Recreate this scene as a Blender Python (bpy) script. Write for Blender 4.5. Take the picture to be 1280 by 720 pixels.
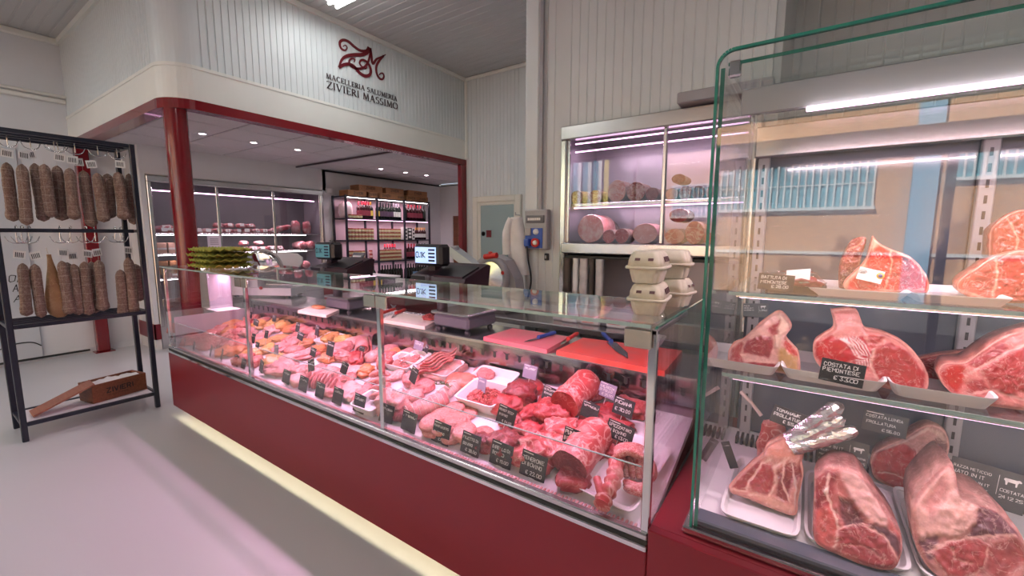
import bpy, math, random
import numpy as np
from mathutils import Vector, Matrix, noise as mn
random.seed(7)
for _o in list(bpy.data.objects): bpy.data.objects.remove(_o)
sc = bpy.context.scene
COL = sc.collection

# ------------------------------------------------------------------ camera
FPX = 535.14; CAMH = 1.5
YAW, PITCH, ROLL = math.radians(34.506), math.radians(7.074), math.radians(0.193)
def _cam_axes():
    fwd = Vector((-math.sin(YAW)*math.cos(PITCH), math.cos(YAW)*math.cos(PITCH), -math.sin(PITCH)))
    right = Vector((math.cos(YAW), math.sin(YAW), 0)); up = right.cross(fwd)
    r = right*math.cos(ROLL)+up*math.sin(ROLL); u = -right*math.sin(ROLL)+up*math.cos(ROLL)
    return r, u, fwd
CR, CU, CF = _cam_axes()
CAM = Vector((0, 0, CAMH))
cd = bpy.data.cameras.new('camera'); co = bpy.data.objects.new('camera', cd); COL.objects.link(co)
cd.sensor_width = 36; cd.lens = FPX/1280*36; cd.clip_start = .02; cd.clip_end = 200
_m = Matrix((CR, CU, -CF)).transposed().to_4x4(); _m.translation = CAM
co.matrix_world = _m; sc.camera = co

# ------------------------------------------------------------------ world, sun, exposure
sc.view_settings.view_transform = 'Standard'; sc.view_settings.look = 'None'
sc.view_settings.exposure = 0.0; sc.view_settings.gamma = 1; sc.view_settings.use_curve_mapping = False
w = bpy.data.worlds.new('world'); sc.world = w; w.use_nodes = True
bg = w.node_tree.nodes['Background']; bg.inputs[0].default_value = (.70, .85, 1, 1); bg.inputs[1].default_value = 1.25
sun = bpy.data.lights.new('sun', 'SUN'); sun.energy = 32; sun.color = (1, .96, .92); sun.angle = .01
so = bpy.data.objects.new('sun', sun); COL.objects.link(so)
so.rotation_euler = Vector((.35, -.75, -.75)).to_track_quat('-Z', 'Y').to_euler()
try:
    cy = sc.cycles; cy.use_denoising = True; cy.max_bounces = 10; cy.transparent_max_bounces = 24
    cy.diffuse_bounces = 4; cy.glossy_bounces = 4; cy.transmission_bounces = 4; cy.sample_clamp_indirect = 6
    cy.caustics_reflective = False; cy.caustics_refractive = False
except Exception: pass
def area(name, loc, direction, sx, sy, energy, color=(1, 1, 1), portal=False, spread=math.pi):
    l = bpy.data.lights.new(name, 'AREA'); l.shape = 'RECTANGLE'; l.size = sx; l.size_y = sy; l.energy = energy; l.color = color
    l.spread = spread
    if portal: l.cycles.is_portal = True
    o = bpy.data.objects.new(name, l); COL.objects.link(o); o.location = loc
    d = Vector(direction); z = -d.normalized()
    # local x along the long horizontal axis
    x = Vector((1, 0, 0)) if abs(z.x) < .9 else Vector((0, 1, 0))
    y = z.cross(x).normalized(); x = y.cross(z).normalized()
    o.rotation_euler = Matrix((x, y, z)).transposed().to_euler(); return o
def area_y(name, loc, sx, sy, energy, color=(1, 1, 1), up=False):   # long axis along Y, facing down
    o = area(name, loc, (0, 0, -1), sx, sy, energy, color); o.rotation_euler = (math.pi if up else 0, 0, math.pi/2); return o
# daylight openings of the shop front behind the camera
area('daylight_portal', (-3.9, -2.55, 1.65), (0, 1, 0), 5.6, 2.9, 0, portal=True)
area('daylight_portal', (.55, -2.55, 1.45), (0, 1, 0), 2.4, 2.5, 0, portal=True)

# ------------------------------------------------------------------ pixel rays (1280x720 frame)
def ray(x, y): return CR*((x-640)/FPX) + CU*(-(y-360)/FPX) + CF
def onz(x, y, z): d = ray(x, y); return CAM + d*((z-CAMH)/d.z)
def ony(x, y, Y): d = ray(x, y); return CAM + d*(Y/d.y)
def onx(x, y, X): d = ray(x, y); return CAM + d*(X/d.x)
def onp(x, y, p, n): d = ray(x, y); return CAM + d*((Vector(p)-CAM).dot(n)/d.dot(n))
def mpp(p): return (Vector(p)-CAM).dot(CF)/FPX

# ------------------------------------------------------------------ mesh builder
class MB:
    def __init__(s): s.v = []; s.f = []; s.m = []; s.sm = []; s.c = None
    def add(s, vs, fs, m=0, smooth=False):
        b = len(s.v); s.v += [tuple(v) for v in vs]
        for f in fs: s.f.append(tuple(i+b for i in f)); s.m.append(m); s.sm.append(smooth)
    def box(s, x0, y0, z0, x1, y1, z1, m=0):
        if x0 > x1: x0, x1 = x1, x0
        if y0 > y1: y0, y1 = y1, y0
        if z0 > z1: z0, z1 = z1, z0
        s.add([(x0,y0,z0),(x1,y0,z0),(x1,y1,z0),(x0,y1,z0),(x0,y0,z1),(x1,y0,z1),(x1,y1,z1),(x0,y1,z1)],
              [(0,3,2,1),(4,5,6,7),(0,1,5,4),(1,2,6,5),(2,3,7,6),(3,0,4,7)], m); return s
    def bbox(s, x0, y0, z0, x1, y1, z1, r=.005, m=0):   # box with chamfered edges (hull of three slabs)
        r = min(r, abs(x1-x0)/2.01, abs(y1-y0)/2.01, abs(z1-z0)/2.01)
        X = (x0, x1); Y = (y0, y1); Z = (z0, z1); sg = (1, -1)
        vs = []; idx = {}
        for i in (0,1):
            for j in (0,1):
                for k in (0,1):
                    for a in range(3):
                        p = [X[i]+sg[i]*r, Y[j]+sg[j]*r, Z[k]+sg[k]*r]; p[a] = (X[i], Y[j], Z[k])[a]
                        idx[i,j,k,a] = len(vs); vs.append(p)
        fs = []
        for a in range(3):
            for e in (0,1):
                q = []
                for (u, v) in ((0,0),(1,0),(1,1),(0,1)):
                    t = [0,0,0]; t[a] = e; t[(a+1)%3] = u; t[(a+2)%3] = v; q.append(idx[t[0],t[1],t[2],a])
                fs.append(tuple(q) if e else tuple(reversed(q)))
        for a in range(3):
            b, c = (a+1)%3, (a+2)%3
            for u in (0,1):
                for v in (0,1):
                    def I(e, ax): t = [0,0,0]; t[a] = e; t[b] = u; t[c] = v; return idx[t[0],t[1],t[2],ax]
                    q = (I(0,b), I(1,b), I(1,c), I(0,c)); fs.append(q if (u != v) else tuple(reversed(q)))
        for i in (0,1):
            for j in (0,1):
                for k in (0,1):
                    q = (idx[i,j,k,0], idx[i,j,k,1], idx[i,j,k,2]); fs.append(q if (i+j+k) % 2 else tuple(reversed(q)))
        s.add(vs, fs, m); return s
    def obox(s, c, ax, ay, az, m=0):    # oriented box: centre and three half-axis vectors
        c, ax, ay, az = map(Vector, (c, ax, ay, az)); vs = []
        for k in (-1,1):
            for (i,j) in ((-1,-1),(1,-1),(1,1),(-1,1)): vs.append(c+ax*i+ay*j+az*k)
        s.add(vs, [(0,3,2,1),(4,5,6,7),(0,1,5,4),(1,2,6,5),(2,3,7,6),(3,0,4,7)], m); return s
    def tube(s, pts, r, n=8, m=0, cap=True, smooth=True):
        pts = [Vector(p) for p in pts]; rs = r if isinstance(r, (list, tuple)) else [r]*len(pts)
        t0 = (pts[1]-pts[0]).normalized(); u = t0.orthogonal().normalized(); vs = []; N = len(pts)
        for i, p in enumerate(pts):
            t = (pts[min(i+1,N-1)]-pts[max(i-1,0)]).normalized()
            u = (u - t*u.dot(t)).normalized(); v = t.cross(u)
            for k in range(n):
                a = 2*math.pi*k/n; vs.append(p+(u*math.cos(a)+v*math.sin(a))*rs[i])
        fs = [(i*n+k, i*n+(k+1)%n, (i+1)*n+(k+1)%n, (i+1)*n+k) for i in range(N-1) for k in range(n)]
        s.add(vs, fs, m, smooth)
        if cap:
            s.add([vs[k] for k in range(n)], [tuple(reversed(range(n)))], m); s.add([vs[(N-1)*n+k] for k in range(n)], [tuple(range(n))], m)
        return s
    def lathe(s, prof, n=16, c=(0,0,0), m=0, smooth=True, axis=None):
        c = Vector(c); vs = []; fs = []; N = len(prof)
        for (r, z) in prof:
            for k in range(n):
                a = 2*math.pi*k/n; p = Vector((r*math.cos(a), r*math.sin(a), z))
                if axis is not None: p = axis @ p
                vs.append(c+p)
        for i in range(N-1):
            for k in range(n): fs.append((i*n+k, i*n+(k+1)%n, (i+1)*n+(k+1)%n, (i+1)*n+k))
        s.add(vs, fs, m, smooth)
        if prof[0][0] > 1e-4: s.add(vs[:n], [tuple(reversed(range(n)))], m)
        if prof[-1][0] > 1e-4: s.add(vs[-n:], [tuple(range(n))], m)
        return s
    def prism(s, pts, d, m=0):          # planar polygon (3-D points) swept along d
        pts = [Vector(p) for p in pts]; d = Vector(d); n = len(pts)
        s.add(pts+[p+d for p in pts], [tuple(reversed(range(n))), tuple(range(n, 2*n))]+[(i,(i+1)%n,n+(i+1)%n,n+i) for i in range(n)], m); return s
    def mesh(s, mats):
        me = bpy.data.meshes.new('m'); me.from_pydata(s.v, [], s.f)
        for mt in (mats if isinstance(mats, (list, tuple)) else [mats]): me.materials.append(mt)
        me.polygons.foreach_set('material_index', s.m); me.polygons.foreach_set('use_smooth', s.sm)
        if s.c is not None:
            a = me.color_attributes.new('Col', 'FLOAT_COLOR', 'POINT'); a.data.foreach_set('color', np.array(s.c, dtype=np.float32).ravel())
        me.update(); return me
def raw(name, me, parent=None, loc=(0,0,0), rot=(0,0,0)):
    o = bpy.data.objects.new(name, me); COL.objects.link(o); o.location = loc; o.rotation_euler = rot
    if me is not None: me.name = name
    if parent is not None: o.parent = parent
    return o
def tag(o, label, cat, group=None):
    o['label'] = label; o['category'] = cat
    if group: o['group'] = group
    return o
def thing(name, label, cat, loc, group=None, rot=(0,0,0)):
    return tag(raw(name, None, None, loc, rot), label, cat, group)
def solo(name, mb, mats, label, cat, group=None, loc=(0,0,0), rot=(0,0,0)):
    me = mb.mesh(mats) if isinstance(mb, MB) else mb
    return tag(raw(name, me, None, loc, rot), label, cat, group)
def shift(mb, p):
    p = Vector(p); mb.v = [tuple(Vector(v)-p) for v in mb.v]; return mb
def wsolo(name, mb, mats, label, cat, group=None):   # world-space verts, origin moved to the base centre
    a = np.array(mb.v); p = Vector(((a[:,0].min()+a[:,0].max())/2, (a[:,1].min()+a[:,1].max())/2, a[:,2].min()))
    return solo(name, shift(mb, p), mats, label, cat, group, p)
def part(name, mb, mats, parent, world=True, label=None):
    if world:
        q = parent; off = Vector((0,0,0))
        while q is not None: off += q.location; q = q.parent
        shift(mb, off)
    o = raw(name, mb.mesh(mats) if isinstance(mb, MB) else mb, parent)
    if label: o['label'] = label
    return o
def struct(name, mb, mats, parent=None):
    o = raw(name, mb.mesh(mats), parent)
    if parent is None: o['kind'] = 'structure'
    return o
def dup(o, loc=None, rot=None, label=None, group=None, parent=None):
    c = o.copy(); COL.objects.link(c); c.parent = parent
    if loc is not None: c.location = loc
    if rot is not None: c.rotation_euler = rot
    if label: c['label'] = label
    if group: c['group'] = group
    for ch in o.children: dup(ch, parent=c)
    return c
ORD = ['first', 'second', 'third', 'fourth', 'fifth', 'sixth', 'seventh', 'eighth', 'ninth', 'tenth', 'eleventh', 'twelfth', 'thirteenth', 'fourteenth', 'fifteenth', 'sixteenth', 'seventeenth', 'eighteenth', 'nineteenth', 'twentieth']
def smoothstep(a, b, x): t = min(1, max(0, (x-a)/(b-a))); return t*t*(3-2*t)

# ------------------------------------------------------------------ materials (all procedural)
def nt(name):
    m = bpy.data.materials.new(name); m.use_nodes = True; t = m.node_tree; b = t.nodes['Principled BSDF']; return m, t, b
def lk(t, a, b): t.links.new(a, b)
def coords(t, rnd=True):
    tc = t.nodes.new('ShaderNodeTexCoord')
    if not rnd: return tc.outputs['Object']
    oi = t.nodes.new('ShaderNodeObjectInfo'); ad = t.nodes.new('ShaderNodeVectorMath'); ad.operation = 'MULTIPLY_ADD'
    cx = t.nodes.new('ShaderNodeCombineXYZ')
    for i in range(3): lk(t, oi.outputs['Random'], cx.inputs[i])
    ad.inputs[1].default_value = (17, 31, 23); lk(t, cx.outputs[0], ad.inputs[0]); lk(t, tc.outputs['Object'], ad.inputs[2])
    return ad.outputs[0]
def noise_n(t, vec, scale, detail=4, rough=.55, dist=0):
    n = t.nodes.new('ShaderNodeTexNoise'); n.inputs['Scale'].default_value = scale; n.inputs['Detail'].default_value = detail
    n.inputs['Roughness'].default_value = rough; n.inputs['Distortion'].default_value = dist; lk(t, vec, n.inputs['Vector']); return n
def ramp(t, fac, stops):
    r = t.nodes.new('ShaderNodeValToRGB'); e = r.color_ramp.elements
    while len(e) < len(stops): e.new(.5)
    for k, (p, c) in enumerate(stops): e[k].position = p; e[k].color = (*c, 1) if len(c) == 3 else c
    lk(t, fac, r.inputs[0]); return r.outputs[0]
def bump_n(t, b, h, strength, dist=.004):
    u = t.nodes.new('ShaderNodeBump'); u.inputs['Strength'].default_value = strength; u.inputs['Distance'].default_value = dist
    lk(t, h, u.inputs['Height']); lk(t, u.outputs[0], b.inputs['Normal'])
def pm(name, c, c2=None, scale=8, rough=.5, metal=0, bump=0, coat=0, stretch=None, spec=.5, detail=4, rvar=0):
    m, t, b = nt(name)
    if c2 is None: c2 = tuple(x*.93 for x in c)
    v = coords(t)
    if stretch:
        mp = t.nodes.new('ShaderNodeMapping'); mp.inputs['Scale'].default_value = stretch; lk(t, v, mp.inputs[0]); v = mp.outputs[0]
    n = noise_n(t, v, scale, detail)
    lk(t, ramp(t, n.outputs[0], [(.3, c), (.7, c2)]), b.inputs['Base Color'])
    b.inputs['Roughness'].default_value = rough; b.inputs['Metallic'].default_value = metal
    b.inputs['Coat Weight'].default_value = coat; b.inputs['Specular IOR Level'].default_value = spec
    if rvar:
        mr = t.nodes.new('ShaderNodeMapRange'); mr.inputs[3].default_value = rough-rvar; mr.inputs[4].default_value = rough+rvar
        lk(t, n.outputs[0], mr.inputs[0]); lk(t, mr.outputs[0], b.inputs['Roughness'])
    if bump: bump_n(t, b, n.outputs[0], bump)
    return m
def emit(name, c, s):
    m, t, b = nt(name); b.inputs['Base Color'].default_value = (*c, 1); b.inputs['Emission Color'].default_value = (*c, 1)
    b.inputs['Emission Strength'].default_value = s; return m
def glass(name, tint=(.97, .99, .985), ior=1.5, gloss=(1, 1, 1), rough=0.0, haze=0.0):
    m = bpy.data.materials.new(name); m.use_nodes = True; t = m.node_tree; t.nodes.clear()
    o = t.nodes.new('ShaderNodeOutputMaterial'); tr = t.nodes.new('ShaderNodeBsdfTransparent'); tr.inputs[0].default_value = (*tint, 1)
    g = t.nodes.new('ShaderNodeBsdfGlossy'); g.inputs['Roughness'].default_value = rough; g.inputs[0].default_value = (*gloss, 1)
    f = t.nodes.new('ShaderNodeLayerWeight'); f.inputs[0].default_value = .5; mx = t.nodes.new('ShaderNodeMixShader')
    pw = t.nodes.new('ShaderNodeMath'); pw.operation = 'POWER'; pw.inputs[1].default_value = 5; lk(t, f.outputs['Facing'], pw.inputs[0])
    f0 = ((ior-1)/(ior+1))**2; ma = t.nodes.new('ShaderNodeMath'); ma.operation = 'MULTIPLY_ADD'; ma.inputs[1].default_value = 1-f0; ma.inputs[2].default_value = f0; lk(t, pw.outputs[0], ma.inputs[0])
    lk(t, ma.outputs[0], mx.inputs[0]); lk(t, tr.outputs[0], mx.inputs[1]); lk(t, g.outputs[0], mx.inputs[2]); lk(t, mx.outputs[0], o.inputs[0]); return m
def meat(name, lean, lean2, fat, amount=.5, scale=14, rough=.32, coat=.25, vein=.03, bump=.35, film=0):
    # lean colour mottling, thin pale fat seams (ridged noise) and a few broad fat patches
    m, t, b = nt(name); v = coords(t)
    n1 = noise_n(t, v, scale, 5, .6); base = ramp(t, n1.outputs[0], [(.32, lean), (.68, lean2)])
    n2 = noise_n(t, v, scale*1.3, 3, .5, 1.2)
    ms = t.nodes.new('ShaderNodeMath'); ms.operation = 'SUBTRACT'; ms.inputs[1].default_value = .5; lk(t, n2.outputs[0], ms.inputs[0])
    ab = t.nodes.new('ShaderNodeMath'); ab.operation = 'ABSOLUTE'; lk(t, ms.outputs[0], ab.inputs[0])
    ve = ramp(t, ab.outputs[0], [(0, (amount,)*3), (vein, (0, 0, 0))])
    n3 = noise_n(t, v, scale*.55, 4, .6); pa = ramp(t, n3.outputs[0], [(.58-.1*amount, (0, 0, 0)), (.74-.1*amount, (amount,)*3)])
    mx = t.nodes.new('ShaderNodeMath'); mx.operation = 'MAXIMUM'; lk(t, ve, mx.inputs[0]); lk(t, pa, mx.inputs[1])
    mix = t.nodes.new('ShaderNodeMix'); mix.data_type = 'RGBA'; lk(t, mx.outputs[0], mix.inputs[0]); lk(t, base, mix.inputs[6]); mix.inputs[7].default_value = (*fat, 1)
    lk(t, mix.outputs[2], b.inputs['Base Color']); b.inputs['Roughness'].default_value = rough; b.inputs['Coat Weight'].default_value = coat; b.inputs['Coat Roughness'].default_value = .2
    nf = noise_n(t, v, scale*5, 6, .7); ad = t.nodes.new('ShaderNodeMath'); ad.operation = 'MULTIPLY_ADD'; ad.inputs[1].default_value = .35; lk(t, nf.outputs[0], ad.inputs[0]); lk(t, n1.outputs[0], ad.inputs[2])
    bump_n(t, b, ad.outputs[0], min(1, bump*1.6), .008); return m
def vcol(name, rough=.35, coat=.25, scale=60, mott=.25):
    m, t, b = nt(name); a = t.nodes.new('ShaderNodeAttribute'); a.attribute_name = 'Col'; v = coords(t)
    n = noise_n(t, v, scale, 5, .65); r = ramp(t, n.outputs[0], [(.3, (1-mott,)*3), (.7, (1+mott*.25,)*3)])
    n2 = noise_n(t, v, scale*.35, 4, .6, 1.5)
    ms = t.nodes.new('ShaderNodeMath'); ms.operation = 'SUBTRACT'; ms.inputs[1].default_value = .5; lk(t, n2.outputs[0], ms.inputs[0])
    ab = t.nodes.new('ShaderNodeMath'); ab.operation = 'ABSOLUTE'; lk(t, ms.outputs[0], ab.inputs[0])
    ve = ramp(t, ab.outputs[0], [(0, (.4,)*3), (.018, (0, 0, 0))])
    mx = t.nodes.new('ShaderNodeMix'); mx.data_type = 'RGBA'; mx.blend_type = 'MULTIPLY'; mx.inputs[0].default_value = 1
    lk(t, a.outputs['Color'], mx.inputs[6]); lk(t, r, mx.inputs[7])
    m2 = t.nodes.new('ShaderNodeMix'); m2.data_type = 'RGBA'; lk(t, ve, m2.inputs[0]); lk(t, mx.outputs[2], m2.inputs[6]); m2.inputs[7].default_value = (.75, .5, .44, 1)
    lk(t, m2.outputs[2], b.inputs['Base Color']); b.inputs['Roughness'].default_value = rough; b.inputs['Coat Weight'].default_value = coat
    bump_n(t, b, n.outputs[0], .35, .004); return m
M = {}
M['wall'] = pm('painted panel', (.66, .69, .69), (.62, .65, .655), 1.5, .45)
M['plaster'] = pm('white plaster', (.70, .705, .725), (.655, .66, .68), 2, .6, bump=.05)
M['band'] = pm('white band', (.78, .77, .72), None, 2, .5)
M['ceil'] = pm('ceiling panel', (.55, .54, .53), (.51, .5, .5), 1, .5)
M['tile'] = pm('ceiling tile', (.66, .62, .63), (.6, .57, .58), 60, .85, bump=.2)
M['rail'] = pm('ceiling rail', (.26, .24, .25), None, 5, .5)
M['floor'] = pm('resin floor', (.55, .545, .56), (.527, .522, .537), .35, .3, detail=1)
M['redpaint'] = pm('dark red paint', (.20, .004, .010), (.17, .004, .008), 3, .22, coat=.35)
M['redpanel'] = pm('red counter laminate', (.185, .008, .017), (.165, .007, .015), 1.2, .34)
M['steel'] = pm('brushed steel', (.66, .65, .64), (.56, .55, .55), 30, .24, 1, stretch=(1, 30, 30))
M['chrome'] = pm('polished chrome', (.82, .82, .82), (.7, .7, .7), 6, .1, 1)
M['gold'] = pm('satin bracket steel', (.62, .58, .50), None, 10, .22, 1)
M['dark'] = pm('dark plastic', (.012, .011, .014), (.02, .018, .022), 12, .35)
M['black'] = pm('black gasket', (.01, .01, .01), None, 10, .5)
M['iron'] = pm('blue-black painted iron', (.008, .010, .022), (.014, .016, .03), 25, .35)
M['darkpurple'] = pm('dark aubergine plastic', (.035, .016, .026), (.05, .025, .035), 8, .3)
M['grey'] = pm('grey plastic', (.36, .35, .37), None, 12, .4)
M['greydark'] = pm('dark grey enamel', (.12, .115, .135), None, 12, .4)
M['white'] = pm('white plastic', (.80, .79, .79), (.75, .74, .74), 9, .35)
M['tray'] = pm('white melamine', (.82, .79, .81), None, 9, .3)
M['paper'] = pm('paper', (.78, .77, .76), (.7, .7, .69), 25, .8, bump=.2)
M['cloth'] = pm('white cotton', (.78, .77, .77), (.68, .68, .68), 14, .9, bump=.5)
M['glass'] = glass('clear glass')
M['caseglass'] = glass('case glass', (.985, .992, .99), 1.5)
M['lowglass'] = glass('low-glare counter glass', (.985, .99, .99), 1.3)
M['topglass'] = glass('counter top glass', (.95, .985, .97))
M['darkglass'] = glass('cabinet glass', (.9, .9, .92))
M['edge'] = pm('green glass edge', (.02, .16, .12), (.03, .24, .18), 14, .15, coat=.5)
M['edgelt'] = pm('pale glass edge', (.30, .42, .40), (.4, .52, .5), 14, .15, coat=.5)
M['film'] = glass('plastic film', (.96, .96, .97), 1.35, rough=.12)
M['card'] = pm('chalkboard card', (.012, .013, .016), (.03, .032, .036), 30, .6)
M['cardlilac'] = pm('lilac grey card', (.24, .21, .30), (.30, .26, .36), 30, .6)
M['cardgrey'] = pm('slate card', (.05, .06, .065), (.08, .09, .095), 30, .55)
M['chalk'] = pm('chalk lettering', (.85, .85, .85), (.65, .65, .66), 60, .8)
M['ink'] = pm('black ink', (.02, .02, .02), None, 20, .7)
M['logored'] = pm('wine red lettering', (.15, .006, .012), (.12, .005, .01), 8, .5)
M['logodark'] = pm('dark brown lettering', (.05, .028, .028), None, 8, .5)
M['wood'] = pm('pine board', (.36, .17, .07), (.24, .10, .04), 5, .55, bump=.2, stretch=(1.5, 14, 14))
M['woodred'] = pm('reddish wine box board', (.22, .075, .035), (.14, .045, .02), 5, .5, bump=.2, stretch=(1.5, 14, 14))
M['woodlid'] = pm('reddish lid board', (.34, .13, .085), (.26, .09, .06), 5, .5, bump=.15, stretch=(1.5, 14, 14))
M['screenblue'] = emit('blue lit screen', (.20, .36, .8), .9)
M['screenlite'] = emit('pale lit screen', (.42, .62, .95), .95)
M['screendim'] = emit('dim teal screen', (.07, .2, .24), .5)
M['screentxt'] = pm('screen figures', (.01, .012, .05), None, 10, .6)
M['led'] = emit('white led', (1, .93, .97), 9)
M['ledpink'] = emit('pink led', (1, .55, .86), 5)
M['tube'] = emit('fluorescent tube', (1, .98, .95), 12)
M['ledyellow'] = emit('warm under-counter led', (1, .88, .58), 6)
M['blue'] = pm('blue socket plastic', (.02, .08, .42), None, 12, .35)
M['bluehandle'] = pm('blue knife handle', (.02, .06, .30), None, 12, .4)
M['redplastic'] = pm('red plastic', (.62, .02, .015), (.5, .015, .012), 12, .35)
M['blade'] = pm('knife blade', (.5, .5, .52), None, 10, .25, 1)
M['redboard'] = pm('red cutting board', (.78, .04, .02), (.60, .10, .08), 9, .5, bump=.1)
M['pinkboard'] = pm('pink cutting board', (.72, .14, .18), (.62, .20, .20), 9, .55, bump=.1)
M['creamboard'] = pm('scored white cutting board', (.72, .62, .50), (.78, .70, .62), 9, .55, bump=.1)
M['eggwhite'] = pm('pale egg carton pulp', (.66, .61, .50), (.58, .53, .43), 40, .9, bump=.5)
M['egggreen'] = pm('yellow green egg tray pulp', (.34, .34, .05), (.27, .27, .035), 40, .9, bump=.5)
M['deckwhite'] = pm('deck liner', (.76, .70, .74), None, 6, .35)
M['casepanel'] = pm('blue grey case back', (.10, .115, .15), (.075, .085, .11), 2, .12, coat=.3)
M['cabdark'] = pm('grey cabinet liner', (.17, .165, .175), (.14, .135, .145), 2, .3)
M['cablilac'] = pm('lilac steel liner', (.46, .42, .47), (.38, .35, .40), 2, .3, .3)
M['rearsteel'] = pm('mirror-finished steel liner', (.42, .37, .41), (.36, .32, .36), 2, .13, 1)
M['marble'] = pm('white marble deck', (.72, .7, .7), None, 4, .3)
M['doorframe'] = pm('cream door frame', (.72, .70, .62), None, 4, .4)
M['doorglass'] = pm('blue green door pane', (.27, .36, .36), (.30, .39, .39), 1, .08, coat=.5)
M['foil'] = pm('crinkled foil', (.80, .78, .80), (.62, .60, .63), 45, .24, 1, bump=1.0)
M['net'] = pm('butcher string', (.62, .55, .46), None, 30, .9)
M['rosemary'] = pm('rosemary', (.05, .10, .03), (.08, .14, .05), 40, .8)
M['plantgreen'] = pm('dark leaf', (.03, .05, .03), (.05, .07, .04), 20, .6)
# meats
M['beef'] = meat('beef', (.24, .008, .013), (.40, .02, .024), (.64, .25, .24), .5, 14, rough=.42, coat=.12, bump=.6)
M['beefdark'] = meat('dark beef', (.13, .008, .013), (.25, .014, .02), (.55, .20, .20), .4, 14, rough=.42, coat=.12, bump=.6)
M['beeffat'] = meat('fat-streaked beef', (.36, .03, .034), (.48, .07, .065), (.72, .42, .38), .75, 12, rough=.4, coat=.12, vein=.05, bump=.6)
M['pork'] = meat('pork', (.50, .12, .13), (.60, .20, .19), (.76, .50, .47), .5, 15, rough=.42, coat=.1, bump=.55)
M['porkpale'] = meat('pale pork', (.58, .22, .21), (.66, .32, .30), (.78, .58, .53), .6, 15, rough=.42, coat=.1, bump=.55)
M['veal'] = meat('veal', (.54, .095, .065), (.62, .16, .12), (.74, .45, .38), .25, 12)
M['mince'] = meat('minced beef', (.38, .022, .024), (.52, .07, .065), (.74, .38, .35), .35, 40, bump=.8, vein=.05)
M['mincepink'] = meat('minced pork', (.52, .13, .12), (.64, .23, .20), (.78, .50, .45), .5, 45, bump=.8, vein=.06)
M['patty'] = meat('burger patty', (.50, .12, .11), (.60, .21, .18), (.76, .48, .43), .5, 60, rough=.5, bump=.8, vein=.07)
M['chicken'] = meat('yellow chicken', (.56, .24, .05), (.66, .36, .10), (.78, .55, .28), .3, 12)
M['breaded'] = meat('breaded cutlet', (.42, .18, .05), (.54, .27, .09), (.66, .42, .18), .4, 60, rough=.7, bump=1)
M['orange'] = meat('marinated meat', (.52, .13, .04), (.60, .21, .07), (.74, .42, .24), .35, 20)
M['saus'] = meat('fresh sausage', (.36, .05, .055), (.48, .10, .09), (.76, .48, .44), .65, 55, vein=.06)
M['salami'] = meat('cured salami casing', (.16, .085, .065), (.25, .15, .115), (.52, .42, .36), .5, 30, rough=.75, coat=0, vein=.04, bump=.8)
M['salamicut'] = meat('salami cut face', (.30, .035, .045), (.38, .07, .07), (.74, .48, .45), .85, 40, vein=.08)
M['morta'] = meat('mortadella', (.58, .18, .18), (.63, .22, .21), (.80, .60, .55), .9, 16, vein=.02, bump=.1)
M['hampale'] = meat('cooked ham', (.62, .25, .25), (.70, .36, .34), (.80, .60, .56), .5, 10)
M['ham'] = meat('cured ham', (.26, .12, .05), (.32, .17, .07), (.46, .3, .17), .4, 14, rough=.6)
M['packmeat'] = meat('vacuum packed meat', (.40, .06, .085), (.54, .14, .16), (.80, .56, .57), .8, 14, rough=.16, coat=.8)
M['vc'] = vcol('cut meat'); M['vcdry'] = vcol('aged meat', .5, .1, 50, .35)
# ================================================================== STRUCTURE
XL, XI, XS, YS, YB, YR, ZC, ZI = -7.42, -6.84, -4.28, 1.38, 5.0, 3.0, 3.75, 2.6
YF = -2.6
def grooved(mb, path, z0, z1, pitch=.1, depth=.006, gw=.018, m=0, thick=.06):
    # vertical ribbed sheet along a plan polyline (visible side on the left-hand normal), backed to a real thickness
    P = [Vector((*p, 0)) for p in path]; prof = []
    cum = 0
    for a, b in zip(P, P[1:]):
        d = (b-a); L = d.length; d.normalize(); n = Vector((d.y, -d.x, 0))
        k = math.ceil(cum/pitch-1e-6)
        prof.append((a, n, 0)); 
        while k*pitch < cum+L-gw*1.5:
            s = k*pitch-cum
            if s > gw:
                for ds, h in ((-gw/2, 0), (-gw/4, 1), (gw/4, 1), (gw/2, 0)): prof.append((a+d*(s+ds), n, h))
            k += 1
        prof.append((b, n, 0)); cum += L
    vs = []; N = len(prof)
    for (p, n, h) in prof:
        q = p-n*depth*h; r = p-n*thick
        vs += [(q.x,q.y,z0),(q.x,q.y,z1),(r.x,r.y,z0),(r.x,r.y,z1)]
    fs = []
    for i in range(N-1):
        a, b = 4*i, 4*i+4
        fs += [(a,b,b+1,a+1),(a+2,a+3,b+3,b+2),(a+1,b+1,b+3,a+3),(a,a+2,b+2,b)]
    fs += [(0,1,3,2),(4*N-4,4*N-2,4*N-1,4*N-3)]
    mb.add(vs, fs, m); return mb
def arc(cx, cy, r, a0, a1, n=10): return [(cx+r*math.cos(math.radians(a0+(a1-a0)*k/n)), cy+r*math.sin(math.radians(a0+(a1-a0)*k/n))) for k in range(n+1)]

struct('floor', MB().box(XL-.1, YF, -.1, 3.1, 7.3, 0), M['floor'])
# ribbed main ceiling (ribs run along x)
mb = MB(); vs = []; fs = []; ys = []; y = YF-.1
while y < 5.1:
    ys += [(y, 0), (y+.07, 0), (y+.075, .006), (y+.09, .006), (y+.095, 0)]; y += .1
for (yy, h) in ys: vs += [(XL-.1, yy, ZC+h), (3.1, yy, ZC+h)]
fs = [(2*i, 2*i+2, 2*i+3, 2*i+1) for i in range(len(ys)-1)]; mb.add(vs, fs); mb.box(XL-.1, YF-.1, ZC+.02, 3.1, 5.2, ZC+.15)
struct('ceiling', mb, M['ceil'])
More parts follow.
